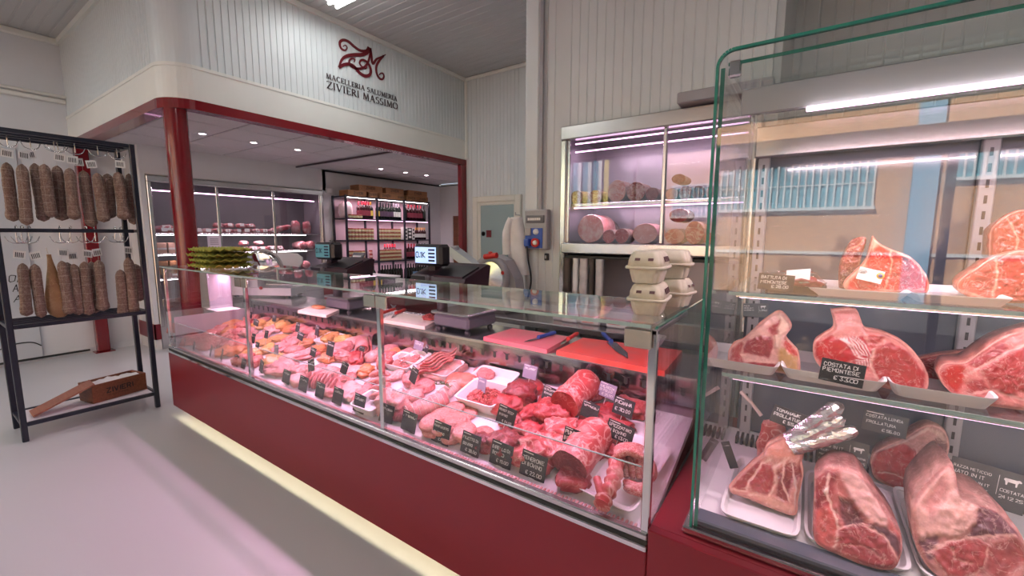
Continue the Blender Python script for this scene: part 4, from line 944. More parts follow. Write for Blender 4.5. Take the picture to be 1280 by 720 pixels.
BT = dict(red=(bottle_mesh(.31, .037, gr, capr, labr), 'red-capped wine bottle with a dark red label'), gold=(bottle_mesh(.31, .038, gd, capg, laby), 'gold-capped bottle with a yellow label'),
          dark=(bottle_mesh(.31, .038, gd, capk, labp), 'dark wine bottle with a black capsule'), pale=(bottle_mesh(.31, .038, gd, capp, labw), 'dark bottle with a lilac capsule and white label'),
          plain=(bottle_mesh(.31, .038, gd, capk, gd), 'plain dark wine bottle'), blue=(bottle_mesh(.30, .037, gd, capk, labb), 'dark bottle with a pale blue label'), small=(bottle_mesh(.24, .03, gr, capg, labw), 'small bottle with a gold cap and white label'))
def bottle(kind, y, z, shelf, bay, x=WX1-.07):
    me, d = BT[kind]; tag(raw('wine_bottle', me, None, (x, y, z)), f'{d} on the {shelf} shelf, {bay} bay', 'bottle', f'{kind} bottles, {shelf} shelf {bay} bay')
def brow(kinds, y0, y1, z, shelf, bay):
    for i, kd in enumerate(kinds): bottle(kd, y0+(y1-y0)*(i+.5)/len(kinds), z, shelf, bay)
BAY = ('first', 'middle', 'last')
brow(['red']*4+['gold'], 4.78, 5.02, WZ[1], 'top', 'first'); 
for i in range(3): bottle('red', 4.82+.07*i, WZ[1], 'top', 'first', WX1-.18)
brow(['gold']+['dark']*5+['pale']*3, 5.11, 5.68, WZ[1], 'top', 'middle'); brow(['plain']+['red']*5+['plain'], 5.76, 6.33, WZ[1], 'top', 'last')
brow(['small']*5, 6.03, 6.33, WZ[2], 'second', 'last')
brow(['red']*4+['dark']*4, 5.75, 6.33, WZ[3], 'third', 'last')
for b_, ks in ((0, ['plain']*7), (1, ['plain']*9), (2, ['plain']*3+['blue']*2+['plain']*4)): brow(ks, WY[b_]+.03, WY[b_+1]-.03, WZ[4], 'fourth', BAY[b_])
jm = MB(); jm.lathe([(0, 0), (.031, .002), (.033, .008), (.033, .05), (.027, .056)], 12, m=0); jm.lathe([(.031, .054), (.031, .068), (0, .069)], 12, m=1); jm.lathe([(.0338, .012), (.0338, .044)], 12, m=2)
jfill = pm('amber preserve', (.32, .12, .04), (.42, .2, .08), 20, .2, coat=.4); jlid = pm('dark red jar lid', (.28, .03, .03), None, 10, .35); jlab = pm('cream jar label', (.66, .6, .38), (.55, .5, .3), 60, .7)
JM = jm.mesh([jfill, jlid, jlab])
jfr = pm('red sauce', (.45, .05, .03), None, 20, .2, coat=.4); jm2 = JM.copy(); jm2.materials[0] = jfr; jm2.materials[2] = pm('white jar label', (.7, .62, .58), (.6, .3, .28), 80, .7)
def jars(y0, y1, z, rows, shelf, bay, me=JM, kind='amber preserve jar with cream label'):
    n = int((y1-y0)/.069)
    for r in range(rows):
        for i in range(n): tag(raw('preserve_jar', me, None, (WX1-.06+random.uniform(-.004, .004), y0+.034+i*.069, z+r*.0695)), f"{kind} in the {['bottom', 'middle', 'top'][r]} row on the {shelf} shelf, {bay} bay", 'jar', f'jars, {shelf} shelf {bay} bay')
jars(4.48, 5.05, WZ[2], 3, 'second', 'first'); jars(5.11, 5.69, WZ[2], 3, 'second', 'middle'); jars(4.48, 4.88, WZ[3], 3, 'third', 'first'); jars(4.92, 5.05, WZ[3], 3, 'third', 'first', jm2, 'red sauce jar with white label'); jars(5.11, 5.69, WZ[3], 3, 'third', 'middle')
for i in range(5): bottle('red', 5.36+i*.06, WZ[3], 'third', 'middle', WX1-.17)
for i, (y, w_) in enumerate(((5.77, .08), (5.87, .11), (5.965, .06))):
    o = wsolo('gift_pack', MB().bbox(WX1-.14, y-w_/2, WZ[2], WX1-.03, y+w_/2, WZ[2]+.24-.01*i, .003), M['black' if i == 1 else 'white'], ['white boxed set with dark spots', 'black box with white panels', 'narrow white box'][i]+' on the second shelf of the wine unit', 'box')
    mb = MB()
    for r in range(3): mb.box(WX1-.0298, y-w_*.3, WZ[2]+.03+r*.07, WX1-.0292, y+w_*.3, WZ[2]+.07+r*.07)
    part('printed_panels', mb, M['white' if i == 1 else 'black'], o)
# wrapped cake and small jars at the near end of the top shelf
mb = blobmesh(21, .2, .22, .30, .06, 20, 16, .75, 2, .45); o = solo('wrapped_cake', mb, pm('pink white wrapping', (.74, .6, .62), (.66, .5, .54), 30, .5, bump=.4), 'pinkish wrapped dome cake at the end of the top wine shelf', 'cake', None, (WX1-.2, 4.57, WZ[1]))
for i in range(4): tag(raw('preserve_jar', JM, None, (WX1-.05, 4.55+i*.07, WZ[1])), 'amber preserve jar before the wrapped cake on the top wine shelf', 'jar', 'jars before the wrapped cake')
for i, (y, z, l_) in enumerate(((4.72, 0, .42), (4.98, .105, .5), (5.02, 0, .3), (5.32, 0, .42), (5.52, .105, .42), (5.66, 0, .26), (5.93, 0, .38), (6.10, .105, .5), (6.22, 0, .3))):
    zz = WZ[0]+z
    o = wsolo('wooden_gift_crate', MB().bbox(WX1-.28, y-l_/2, zz, WX1-.02, y+l_/2, zz+.103, .004), M['wood'], f"{'upper' if z else 'lower'} pine gift crate, {ORD[i]} along the wine unit top from the plant end", 'crate', 'upper pine crates' if z else 'lower pine crates')
    mb = MB(); s_ = 'ZIVIERI'; hh = min(.04, l_*.6/textlen(s_, 1)); text(mb, s_, (WX1-.0195, y-textlen(s_, hh)/2, zz+.035), (0, 1, 0), (0, 0, 1), hh, .18); part('stamp', mb, M['ink'], o)
# spiky plant next to the shelf
o = thing('spiky_plant', 'dark spiky potted plant between the wall cabinet and the wine shelf', 'plant', (XI+.10, 4.33, .0))
part('pot', MB().lathe([(0, 0), (.07, 0), (.09, .35), (.08, .35), (.0, .33)], 16, (XI+.10, 4.33, 0)), M['greydark'], o)
part('stem', MB().tube([(XI+.10, 4.33, .33), (XI+.10, 4.33, 1.35)], .012, 6), M['wood'], o)
mb = MB()
for k in range(26):
    a = random.uniform(0, 6.28); e_ = random.uniform(-.3, 1.2); L = random.uniform(.12, .18); d = Vector((math.cos(a)*.45, math.sin(a)*.45, math.sin(e_))); b0 = Vector((XI+.11, 4.33, 1.3+random.uniform(-.25, .1)))
    mb.tube([b0, b0+d*L*.5+Vector((0, 0, .02)), b0+d*L+Vector((0, 0, -.02))], [.004, .005, .0008], 4)
part('leaves', mb, M['plantgreen'], o)
# wall switch boxes in the inner room
wsolo('junction_box', MB().bbox(XI, 4.33, 2.2, XI+.03, 4.45, 2.28, .005), M['white'], 'small white junction box on the wall above the wine unit', 'junction box')

# ================================================================== RED CHECKOUT COUNTER IN THE INNER ROOM
o = thing('checkout_counter', 'low dark red checkout counter with pale top behind the meat counter', 'counter', (-4.0, 3.25, 0))
part('front_panel', MB().bbox(-4.75, 2.92, .08, -3.33, 2.95, .9, .004), M['redpanel'], o)
part('body', MB().box(-4.73, 2.95, 0, -3.35, 3.5, .9), M['redpanel'], o)
part('top', MB().bbox(-4.78, 2.9, .9, -3.3, 3.55, .935, .006), M['tray'], o)
mb = MB()
for x in (-4.4, -4.0, -3.7): mb.box(x-.003, 2.917, .1, x+.003, 2.921, .88)
part('panel_joints', mb, M['black'], o)
mb = MB(); x = -3.5; z = .72
mb.prism([(x-.05, 2.919, z+.06), (x-.02, 2.919, z+.03), (x-.022, 2.919, z-.03), (x, 2.919, z-.06), (x+.022, 2.919, z-.03), (x+.02, 2.919, z+.03), (x+.05, 2.919, z+.06), (x, 2.919, z+.045)], (0, -.002, 0)); part('bull_emblem', mb, M['grey'], o)
o = thing('payment_stand', 'white flat stand on the checkout counter before the wine bottles', 'stand', (-4.3, 3.3, .935))
part('tray', MB().bbox(-4.62, 3.12, 1.0, -3.95, 3.42, 1.02, .006), M['tray'], o); part('foot', MB().box(-4.5, 3.2, .935, -4.1, 3.35, 1.0), M['grey'], o)

# ================================================================== WALL CABINET BEHIND THE COUNTER
B0, B1 = -1.592, -.27
cb = thing('wall_cabinet', 'steel wall cabinet with sliding glass doors of salami and mortadella behind the egg cartons', 'cabinet', ((B0+B1)/2, YR+.3, .9))
mb = MB(); mb.bbox(B0, YR-.05, 2.205, B1, YR+.03, 2.305, .008); mb.bbox(B0, YR-.04, .9, B0+.045, YR+.03, 2.205, .006); mb.bbox(B1-.045, YR-.04, .9, B1, YR+.03, 2.205, .006)
part('frame', mb, M['steel'], cb)
part('ledge', MB().bbox(B0+.03, YR-.07, 1.365, B1-.03, YR+.55, 1.44, .006), M['steel'], cb)
part('black_slot', MB().box(B0+.05, YR-.03, 1.325, B1-.05, YR+.3, 1.345), M['black'], cb)
part('back_panel', MB().box(B0+.02, YR+.55, .9, B1-.02, YR+.565, 2.25), M['cablilac'], cb)
for x in (B0+.02, B1-.03): part('side_panel', MB().box(x, YR+.03, .9, x+.012, YR+.55, 2.25), M['cablilac'], cb)
part('top_panel', MB().box(B0+.02, YR+.03, 2.24, B1-.02, YR+.55, 2.255), M['cabdark'], cb)
xm = ony(829, 250, YR).x
for a, b, yy in ((B0+.045, xm+.01, YR-.012), (xm-.01, B1-.045, YR+.006)):
    d = part('sliding_door', MB().box(a, yy, 1.445, b, yy+.006, 2.205), M['darkglass'], cb)
    part('stile', MB().bbox(a, yy-.004, 1.445, a+.022, yy+.01, 2.205, .003), M['steel'], d); part('stile', MB().bbox(b-.022, yy-.004, 1.445, b, yy+.01, 2.205, .003), M['steel'], d)
zA = ony(760, 253, YR+.05).z
s_ = part('shelf', MB().bbox(B0+.05, YR+.04, zA-.025, B1-.05, YR+.5, zA, .004), M['steel'], cb)
for z in (2.19, 2.13, zA-.03): part('led_strip', MB().box(B0+.08, YR+.045, z-.008, B1-.08, YR+.055, z), M['ledpink'], s_)
part('grille', MB().box(B0+.1, YR+.545, zA+.05, B1-.1, YR+.549, zA+.12), M['cabdark'], cb)
area('cabinet_light', ((B0+B1)/2, YR+.12, 2.18), (0, .3, -1), 1.1, .02, 4.5, (1, .72, .88)); area('cabinet_light', ((B0+B1)/2, YR+.12, zA-.045), (0, .3, -1), 1.1, .02, 3.5, (1, .72, .88))
def cutlog(px, py, rpx, zb, face, cas, label, cat, L=.22, sq=1.0, group=None, y0=YR+.09):
    p = ony(px, py, y0); r = mpp(p)*rpx*.93; z = zb+r*sq; n = 28; mb = MB(); prof = [(0, 0), (r*.6, 0), (r*.97, .0), (r, .006), (r, L*.8), (r*.7, L), (0, L*1.02)]
    vs = []
    for rr, d in prof:
        for k in range(n):
            a = 2*math.pi*k/n; f = 1+.05*mn.noise(Vector((math.cos(a)*1.5+px, math.sin(a)*1.5, d*3+py)))
            vs.append((p.x+math.cos(a)*rr*f, y0+d, z+math.sin(a)*rr*f*sq))
    for i in range(len(prof)-1): mb.add(vs[i*n:(i+2)*n], [(k, (k+1)%n, n+(k+1)%n, n+k) for k in range(n)], 0 if i < 2 else 1, i >= 2)
    return wsolo(cat.replace(' ', '_'), mb, [M[face], M[cas]], label, cat, group)
cutlog(721, 243, 9, zA, 'salamicut', 'salami', 'dark salami with cut face at the near end of the cabinet upper shelf', 'cut salami')
cutlog(744, 243, 9, zA, 'salamicut', 'salami', 'second small dark cut salami on the cabinet upper shelf', 'cut salami')
cutlog(771, 233, 13, zA, 'morta', 'salami', 'large pinkish cut salami with fat flecks on the cabinet upper shelf', 'cut salami', sq=1.15)
cutlog(795, 235, 13, zA, 'salamicut', 'salami', 'large brown speckled cut salami on the cabinet upper shelf', 'cut salami')
cutlog(815, 239, 9, zA, 'beefdark', 'salami', 'dark red cut coppa next to the cabinet door stile', 'cut coppa')
cutlog(840, 238, 8, zA, 'hampale', 'salami', 'pale rolled pancetta with white rim behind the farther glass door', 'rolled pancetta')
cutlog(857, 238, 9, zA, 'salamicut', 'salami', 'streaky rolled pancetta behind the farther glass door', 'rolled pancetta')
cutlog(873, 237, 9, zA, 'beefdark', 'salami', 'dark rolled coppa behind the farther glass door', 'cut coppa'); cutlog(890, 237, 8, zA, 'salamicut', 'salami', 'small cut salami at the far end of the cabinet upper shelf', 'cut salami')
cutlog(848, 224, 9, zA+.11, 'beefdark', 'salami', 'dark red cut ham lying on top of the rolled pancettas', 'cut ham', sq=.7)
cutlog(738, 287, 19, 1.44, 'morta', 'morta', 'big round pink mortadella with its cut face to the glass', 'mortadella', L=.3)
cutlog(752, 285, 15, 1.44, 'beefdark', 'salami', 'dark bresaola half hidden behind the big mortadella', 'bresaola', y0=YR+.3)
cutlog(761, 296, 9, 1.44, 'beef', 'salami', 'small deep red cut bresaola beside the mortadella', 'bresaola', L=.2); cutlog(777, 296, 10, 1.44, 'beef', 'salami', 'second deep red cut bresaola on the cabinet base', 'bresaola', L=.2)
cutlog(806, 290, 17, 1.44, 'hampale', 'hampale', 'pale pink cooked ham with a broad white cut face', 'cooked ham', L=.26, sq=.8)
cutlog(843, 296, 13, 1.44, 'beeffat', 'salami', 'red cured ham half behind the far glass door', 'cured ham', sq=.8); cutlog(868, 291, 12, 1.44, 'beeffat', 'salami', 'upright cut cured ham at the far side of the cabinet base', 'cured ham', sq=1.3); cutlog(848, 276, 13, 1.59, 'beef', 'salami', 'bright red cut ham stacked over the cured ham', 'cut ham', sq=.7); cutlog(887, 297, 8, 1.44, 'beef', 'salami', 'small red cut ham at the far corner of the cabinet base', 'cut ham')
# roll of paper bags hanging under the cabinet
for i, (px, w_, hz, mt) in enumerate(((710, .05, .26, 'greydark'), (721, .035, .27, 'white'), (731, .055, .29, 'film2'), (741, .03, .28, 'greydark'), (751, .05, .30, 'film2'))):
    p = ony(px, 340, YR-.02); mm = pm('clear bag bundle', (.66, .62, .62), (.5, .47, .48), 18, .25, bump=.6) if mt == 'film2' else M[mt] if mt != 'greydark' else pm('brown paper bags', (.09, .07, .06), None, 9, .7)
    mb = MB(); g = 9; vs = []
    for a in range(g+1):
        for b in range(5):
            vs.append((p.x-w_/2+w_*b/4, YR-.055+.012*mn.noise(Vector((a*.5, b*.8, i*3))), 1.325-hz*a/g))
    n0 = len(vs); vs += [(x, YR-.01, z) for x, _, z in vs]
    fs = [(a*5+b, a*5+b+1, (a+1)*5+b+1, (a+1)*5+b) for a in range(g) for b in range(4)]; fs += [tuple(n0+q for q in reversed(f)) for f in fs]
    rim = [b for b in range(5)]+[a*5+4 for a in range(1, g+1)]+[g*5+b for b in (3, 2, 1, 0)]+[a*5 for a in range(g-1, 0, -1)]
    fs += [(rim[k], n0+rim[k], n0+rim[(k+1) % len(rim)], rim[(k+1) % len(rim)]) for k in range(len(rim))]
    mb.add(vs, fs, 0, True); wsolo('hanging_bags', mb, mm, ['bundle of brown paper bags hanging first under the wall cabinet', 'white paper bags hanging beside the brown bundle', 'crumpled clear plastic bags hanging under the cabinet', 'thin brown bag bundle between two clear ones', 'clear plastic bags hanging last under the cabinet'][i], 'bags')
wsolo('ventilation_box', MB().bbox(ony(853, 128, YR).x, YR-.14, 2.307, B1+.05, YR-.02, 2.375, .006), M['grey'], 'grey metal box on top of the wall cabinet', 'box')
# back work table with small packs
wt = thing('work_table', 'stainless work table against the wall under the glass cabinet', 'table', (-1.3, YR-.25, 0))
part('top', MB().bbox(-2.35, YR-.5, .86, -.3, YR-.02, .9, .005), M['steel'], wt)
for x in (-2.32, -1.4, -.34):
    for y in (YR-.47, YR-.06): part('leg', MB().box(x-.02, y-.02, 0, x+.02, y+.02, .86), M['steel'], wt)
part('undershelf', MB().box(-2.34, YR-.48, .25, -.32, YR-.04, .28), M['steel'], wt)
for i, (px, py, w_, h_) in enumerate(((704, 408, .11, .11), (716, 405, .12, .13), (731, 409, .10, .12), (741, 414, .14, .08), (752, 411, .12, .10), (774, 417, .14, .12))):
    p = onz(px, py+8, .9); p.y = YR-.3-.02*(i % 2); p.x = ony(px, py, p.y).x
    o = wsolo('paper_pack', MB().bbox(p.x-w_/2, p.y-.06, .9, p.x+w_/2, p.y+.06, .9+h_, .008), M['paper'] if i != 4 else M['greydark'], ['white printed carton on the work table next to the steel leg', 'white carton with red print and a rounded top on the work table', 'slim white carton with a red dot on the work table', 'low white carton with red lettering on the work table', 'dark appliance between the white cartons on the work table', 'white carton with red dots at the far end of the work table'][i], 'carton')
    mb = MB()
    for k in range(4): mb.box(p.x-w_*.4, p.y-.0608, .9+h_*(.2+.16*k), p.x+w_*random.uniform(-.1, .4), p.y-.0603, .9+h_*(.25+.16*k))
    part('red_print', mb, M['redplastic'] if i != 4 else M['grey'], o)
# socket panel, cable, switch, pipe, coat
p = ony(663, 263, YR); q = ony(690, 312, YR)
s_ = thing('socket_panel', 'grey power socket panel with blue plate on the white wall strip', 'socket panel', ((p.x+q.x)/2, YR-.03, q.z))
x0, x1, z0, z1 = p.x, q.x, q.z, p.z; yy = YR-.02
part('housing', MB().bbox(x0, yy-.07, z0, x1, yy, z1, .008), M['grey'], s_)
part('breaker_window', MB().bbox(x0+.02, yy-.08, z1-.105, x1-.02, yy-.068, z1-.045, .004), M['greydark'], s_)
mb = MB(); 
for k in range(7): mb.box(x0+.04+k*.017, yy-.084, z1-.085, x0+.052+k*.017, yy-.08, z1-.065)
part('breakers', mb, M['white'], s_)
pl = part('blue_plate', MB().bbox(x0+.012, yy-.078, z0+.012, x1-.035, yy-.068, z1-.145, .003), M['blue'], s_)
cx, cz = x0+.115, z0+.055
part('round_socket', MB().lathe([(.034, 0), (.036, .02), (.026, .022), (.022, .01), (0, .01)], 20, (cx, yy-.078, cz), axis=Matrix.Rotation(math.pi/2, 3, 'X')), M['redplastic'], s_)
part('round_socket_core', MB().lathe([(.02, 0), (.018, .018), (0, .018)], 14, (cx, yy-.082, cz), axis=Matrix.Rotation(math.pi/2, 3, 'X')), M['white'], s_)
part('round_cap', MB().lathe([(.024, 0), (.022, .012), (0, .012)], 14, (cx, yy-.078, cz+.085), axis=Matrix.Rotation(math.pi/2, 3, 'X')), M['white'], s_)
part('square_socket', MB().bbox(x0+.022, yy-.095, cz+.055, x0+.072, yy-.076, cz+.115, .004), M['grey'], s_)
part('plug', MB().bbox(x0+.025, yy-.12, cz-.03, x0+.07, yy-.076, cz+.03, .006), M['blue'], s_)
wsolo('power_cable', MB().tube(catmull([(x0+.045, yy-.1, cz-.03), (x0+.06, yy-.10, cz-.14), (x0+.055, yy-.05, cz-.32), (x0-.0, yy-.06, cz-.55), (x0-.01, yy-.05, .905)]), .007, 7), M['dark'], 'black cable hanging from the blue plug of the socket panel', 'cable')
p = ony(684.5, 321, YR); o = wsolo('wall_switch', MB().bbox(p.x-.016, YR-.03, p.z-.028, p.x+.016, YR, p.z+.028, .004), M['dark'], 'small black switch box below the socket panel', 'switch'); part('button', MB().bbox(p.x-.007, YR-.034, p.z-.012, p.x+.007, YR-.03, p.z+.012, .001), M['grey'], o)
p = ony(679, 200, YR); wsolo('cable_duct', MB().bbox(p.x-.014, YR-.045, z1-.005, p.x+.014, YR-.0205, ZC-.002, .003), M['grey'], 'thin vertical cable duct rising from the socket panel to the ceiling', 'duct')
# coats on the wall edge
ctm = thing('white_coat', 'white cotton work coat hanging on the wall edge beside the door', 'coat', (ony(655, 310, YR-.06).x, YR-.06, 1.05))
mb = MB(); g = 16; vs = []; a = ony(640, 272, YR-.06); b = ony(654, 343, YR-.06); n = 14
for i in range(g+1):
    t = i/g; wv = .05+.045*math.sin(min(1, t*1.3)*math.pi/2)
    for k in range(n):
        q = 2*math.pi*k/n; f = 1+.25*mn.noise(Vector((math.cos(q)*1.6, math.sin(q)*1.6, t*1.5))); vs.append((a.x+.06+(b.x-a.x)*.2*t+math.cos(q)*wv*f, YR-.075+math.sin(q)*.05*f, a.z+.0-(a.z-b.z)*t))
mb.add(vs, [(i*n+k, (i+1)*n+k, (i+1)*n+(k+1)%n, i*n+(k+1)%n) for i in range(g) for k in range(n)]+[tuple(range(n))], 0, True); part('body', mb, M['cloth'], ctm)
mb = MB(); mb.tube(catmull([(a.x+.03, YR-.11, a.z-.01), (a.x-.005, YR-.13, a.z-.12), (a.x-.01, YR-.12, a.z-.3)]), [.03]*6+[.034]*6+[.036], 10); part('sleeve', mb, M['cloth'], ctm)
part('coat_hook', MB().tube([(a.x+.05, YR-.022, a.z+.02), (a.x+.05, YR-.08, a.z+.02), (a.x+.05, YR-.085, a.z+.04)], .005, 6), M['steel'], ctm)
# ================================================================== EQUIPMENT ON THE COUNTER
WT = .912
def scale(cx, label, big):
    y = 2.05; t = thing('counter_scale', label, 'scale', (cx+.2, y, WT)); bx0 = cx+.06
    bs_ = part('base', MB().bbox(bx0, y-.15, WT+.022, bx0+.29, y+.13, WT+.095, .012), M['greydark'], t)
    for ax in (bx0+.03, bx0+.26):
        for ay in (y-.12, y+.1): part('foot', MB().lathe([(.018, 0), (.018, .012), (.01, .012), (.01, .024)], 12, (ax, ay, WT)), M['dark'], bs_)
    part('platform', MB().bbox(bx0-.01, y-.16, WT+.10, bx0+.30, y+.14, WT+.118, .006), M['steel'], t)
    part('platform_support', MB().box(bx0+.1, y-.06, WT+.09, bx0+.2, y+.05, WT+.101), M['dark'], t)
    part('column', MB().lathe([(.045, 0), (.04, .02), (.036, .03), (.036, .25)], 18, (cx, y, WT)), M['darkpurple'], t)
    part('column_foot', MB().bbox(cx-.05, y-.06, WT, bx0+.02, y+.06, WT+.03, .006), M['greydark'], t)
    # head: sloping keyboard housing, with rounded nose and printer
    hz = WT+.25; pts = [(y-.10, hz-.01), (y-.12, hz+.03), (y-.10, hz+.075), (y+.12, hz+.15), (y+.15, hz+.14), (y+.12, hz-.01)]
    hd = part('head', MB().prism([(cx-.17, a, b) for a, b in pts], (.46, 0, 0)), M['darkpurple'], t)
    part('printer_cover', MB().bbox(cx-.165, y-.132, hz+.0, cx+.0, y-.09, hz+.082, .014), M['greydark'], hd)
    part('printer_slot', MB().bbox(cx-.15, y-.136, hz+.045, cx-.02, y-.13, hz+.075, .003), M['dark'], hd)
    part('ticket', MB().box(cx-.14, y-.1365, hz+.008, cx-.06, y-.1335, hz+.05), pm('receipt', (.7, .7, .45), None, 10, .8), hd)
    part('label_plate', MB().bbox(cx-.15, y-.13, hz-.075, cx-.01, y-.09, hz-.005, .012), M['darkpurple'], hd)
    mb = MB(); text(mb, 'BELOK', (cx-.13, y-.1302, hz-.055), (1, 0, 0), (0, 0, 1), .028, .18); part('brand_lettering', mb, M['grey'], hd)
    part('key_recess', MB().obox((cx+.15, y-.025, hz+.105), (.12, 0, 0), (0, .08, .027), (0, -.002, .006)), M['dark'], hd)
    part('display_post', MB().box(cx-.10, y-.02, hz+.08, cx-.04, y+.04, hz+.14), M['darkpurple'], t)
    dz = hz+.135; dp = part('display', MB().bbox(cx-.19, y-.07, dz, cx+.06, y+.03, dz+.14, .018), M['dark'], t)
    sc_ = part('screen', MB().bbox(cx-.17, y-.074, dz+.018, cx+.02, y-.069, dz+.122, .002), M['screenlite'] if big else M['screendim'], dp)
    mb = MB(); text(mb, '0.1K', (cx-.158, y-.0745, dz+.055), (1, 0, 0), (0, 0, 1), .034, .2)
    for k in range(4): mb.box(cx-.045, y-.0755, dz+.03+k*.023, cx+.012, y-.0742, dz+.042+k*.023)
    part('figures', mb, M['screentxt'], sc_)
    return t
xa = ony(553, 388, 2.05).x; xb = ony(423, 380, 2.05).x
scale(xa, 'dark counter scale with a bright blue display before the cream door', True)
scale(xb, 'dark counter scale with a dim display before the wine shelf', False)
# tilted tablet till on the checkout counter
t = thing('tablet_till', 'tilted tablet till screen on a stand beside the dim scale', 'tablet', (ony(446, 335, 3.1).x, 3.1, .935)); p = ony(444, 328, 3.1)
part('screen', MB().obox(p, (.075, .02, 0), (0.02, .05, .11), (0, -.008, .004)), M['greydark'], t)
mb = MB()
for i in range(5): mb.obox(p+Vector((-.0, -.012, .006))+Vector((0.02, .05, .11))*(.6-.3*i), (.055, .015, 0), (0.001, .004, .008), (0, -.001, .0005))
part('screen_lines', mb, M['paper'], t)
part('stand', MB().tube([(p.x, 3.13, .94), (p.x, 3.12, p.z)], .02, 8), M['dark'], t); part('foot', MB().bbox(p.x-.1, 3.05, .935, p.x+.1, 3.2, .955, .005), M['dark'], t)
p = ony(471, 341, 3.1); o = solo('card_reader', blobmesh(5, .12, .16, .09, .05, 16, 10, .6, flat=.45), M['dark'], 'small black card reader on the checkout counter', 'card reader', None, (p.x, 3.1, .936))
# big white slicer
c = ony(334, 335, 2.04); c = Vector((c.x, 2.04, WT)); u = Vector((.86, .51, 0)).normalized(); v = Vector((-u.y, u.x, 0)); up = Vector((0, 0, 1))
t = thing('white_slicer', 'large white and chrome meat slicer at the end of the counter worktop', 'slicer', c)
P = lambda a, b, d: c+u*a+v*b+up*d
part('base', MB().obox(P(0, 0, .055), u*.30, v*.13, up*.035), M['white'], t)
for a in (-.25, .25):
    for b in (-.1, .1): part('foot', MB().lathe([(.02, 0), (.02, .024)], 12, P(a, b, 0)), M['dark'], t)
part('motor_housing', MB().obox(P(-.17, .02, .16), u*.12, v*.10, up*.09), M['white'], t)
mb = MB(); mb.lathe([(.0, -.02), (.165, -.012), (.175, 0), (.165, .012), (0, .02)], 32, P(-.02, -.02, .26), axis=Matrix((u, up, v)).transposed()@Matrix.Rotation(-.35, 3, 'X')); bl = part('blade', mb, M['chrome'], t)
part('blade_guard', MB().tube([P(-.02, -.02, .26)+(u*math.cos(q)+up*math.sin(q)*.95)*.185 for q in [math.pi*k/16 for k in range(-2, 19)]], .012, 8), M['grey'], t)
part('blade_hub', MB().lathe([(0, -.04), (.03, -.04), (.035, .03), (0, .035)], 16, P(-.02, -.05, .26), axis=Matrix((u, up, v)).transposed()), M['grey'], t)
part('cover_knob', MB().obox(P(-.03, -.03, .41), u*.05, v*.025, up*.018), M['grey'], t)
mb = MB(); pts = [P(.07, -.02, .30), P(.33, -.02, .28), P(.36, -.02, .32), P(.36, -.02, .37), P(.31, -.02, .405), P(.12, -.02, .42)]; mb.prism(pts, v*.02); part('carriage_plate', mb, pm('pale blue enamel', (.60, .64, .70), None, 5, .3), t)
part('carriage_tray', MB().obox(P(.18, -.03, .17), u*.13, v*.12, up*.008), M['steel'], t); part('carriage_rod', MB().tube([P(.05, -.1, .12), P(.3, -.1, .12)], .01, 8), M['steel'], t)
part('carriage_arm', MB().obox(P(.22, 0, .23), u*.02, v*.02, up*.06), M['grey'], t)
part('red_button', MB().lathe([(.014, 0), (.014, .012), (0, .012)], 12, P(.02, -.135, .09), axis=Matrix((u, up, -v)).transposed()), M['redplastic'], t)
part('thickness_plate', MB().obox(P(-.22, -.115, .2), u*.10, v*.006, up*.11), M['white'], t)
a = onz(276, 387, WT); t = thing('plastic_panel_stand', 'upright white plastic panels at the worktop end before the red column', 'panels', (a.x, a.y, WT))
for (p0, p1, z1) in (((252, 384), (262, 386), 1.24), ((263, 387), (290, 384), 1.25)):
    q0, q1 = onz(*p0, WT), onz(*p1, WT); part('panel', MB().prism([q0, q1, Vector((q1.x, q1.y, z1)), Vector((q0.x+.02, q0.y, z1-.02))], (-.01, .012, 0)), M['grey'], t)
part('foot_plate', MB().bbox(a.x-.1, a.y-.06, WT, a.x+.1, a.y+.1, WT+.006, .002), M['white'], t)
# slicer with red knobs on the work table
yS = 2.72; c = ony(613, 345, yS); r = mpp(c)*27
t = thing('grey_slicer', 'grey upright slicer with red handle and knobs before the cream door', 'slicer', (c.x, yS, .9))
part('base', MB().bbox(c.x-.26, yS-.1, .9, c.x+.22, yS+.18, 1.06, .02), M['grey'], t)
part('body', MB().prism([(c.x+.02, yS+.02, 1.05), (c.x+.24, yS+.02, 1.05), (c.x+.22, yS+.02, 1.16), (c.x+.13, yS+.02, 1.30), (c.x+.02, yS+.02, 1.34)], (0, .12, 0)), M['grey'], t)
AX = Matrix.Rotation(math.pi/2, 3, 'X')
part('blade_guard', MB().lathe([(r*.7, 0), (r*.78, .02), (r, .02), (r*1.02, 0), (r, -.02)], 36, (c.x, yS, c.z-.01), axis=AX), M['grey'], t)
part('blade', MB().lathe([(0, .018), (r*.3, .014), (r*.72, .004)], 36, (c.x, yS, c.z-.01), axis=AX), M['steel'], t)
part('post', MB().box(c.x-.03, yS+.01, 1.05, c.x+.05, yS+.05, c.z), M['grey'], t)
a = ony(566, 313, yS-.05); b = ony(597, 336, yS-.05); d = (b-a); part('arm', MB().obox((a+b)/2, d/2, (0, .05, 0), Vector((0, 1, 0)).cross(d).normalized()*.035), pm('pale metal', (.62, .66, .70), None, 8, .3, .5), t)
part('arm_knob', MB().lathe([(0, -.02), (.022, -.02), (.03, 0), (.022, .02), (0, .02)], 14, ony(570, 310, yS-.05)), M['grey'], t)
part('meat_tray', MB().bbox(c.x-.30, yS-.12, 1.1, c.x-.06, yS+.1, 1.115, .004), M['grey'], t); part('tray_support', MB().box(c.x-.2, yS-.02, 1.05, c.x-.14, yS+.04, 1.1), M['grey'], t)
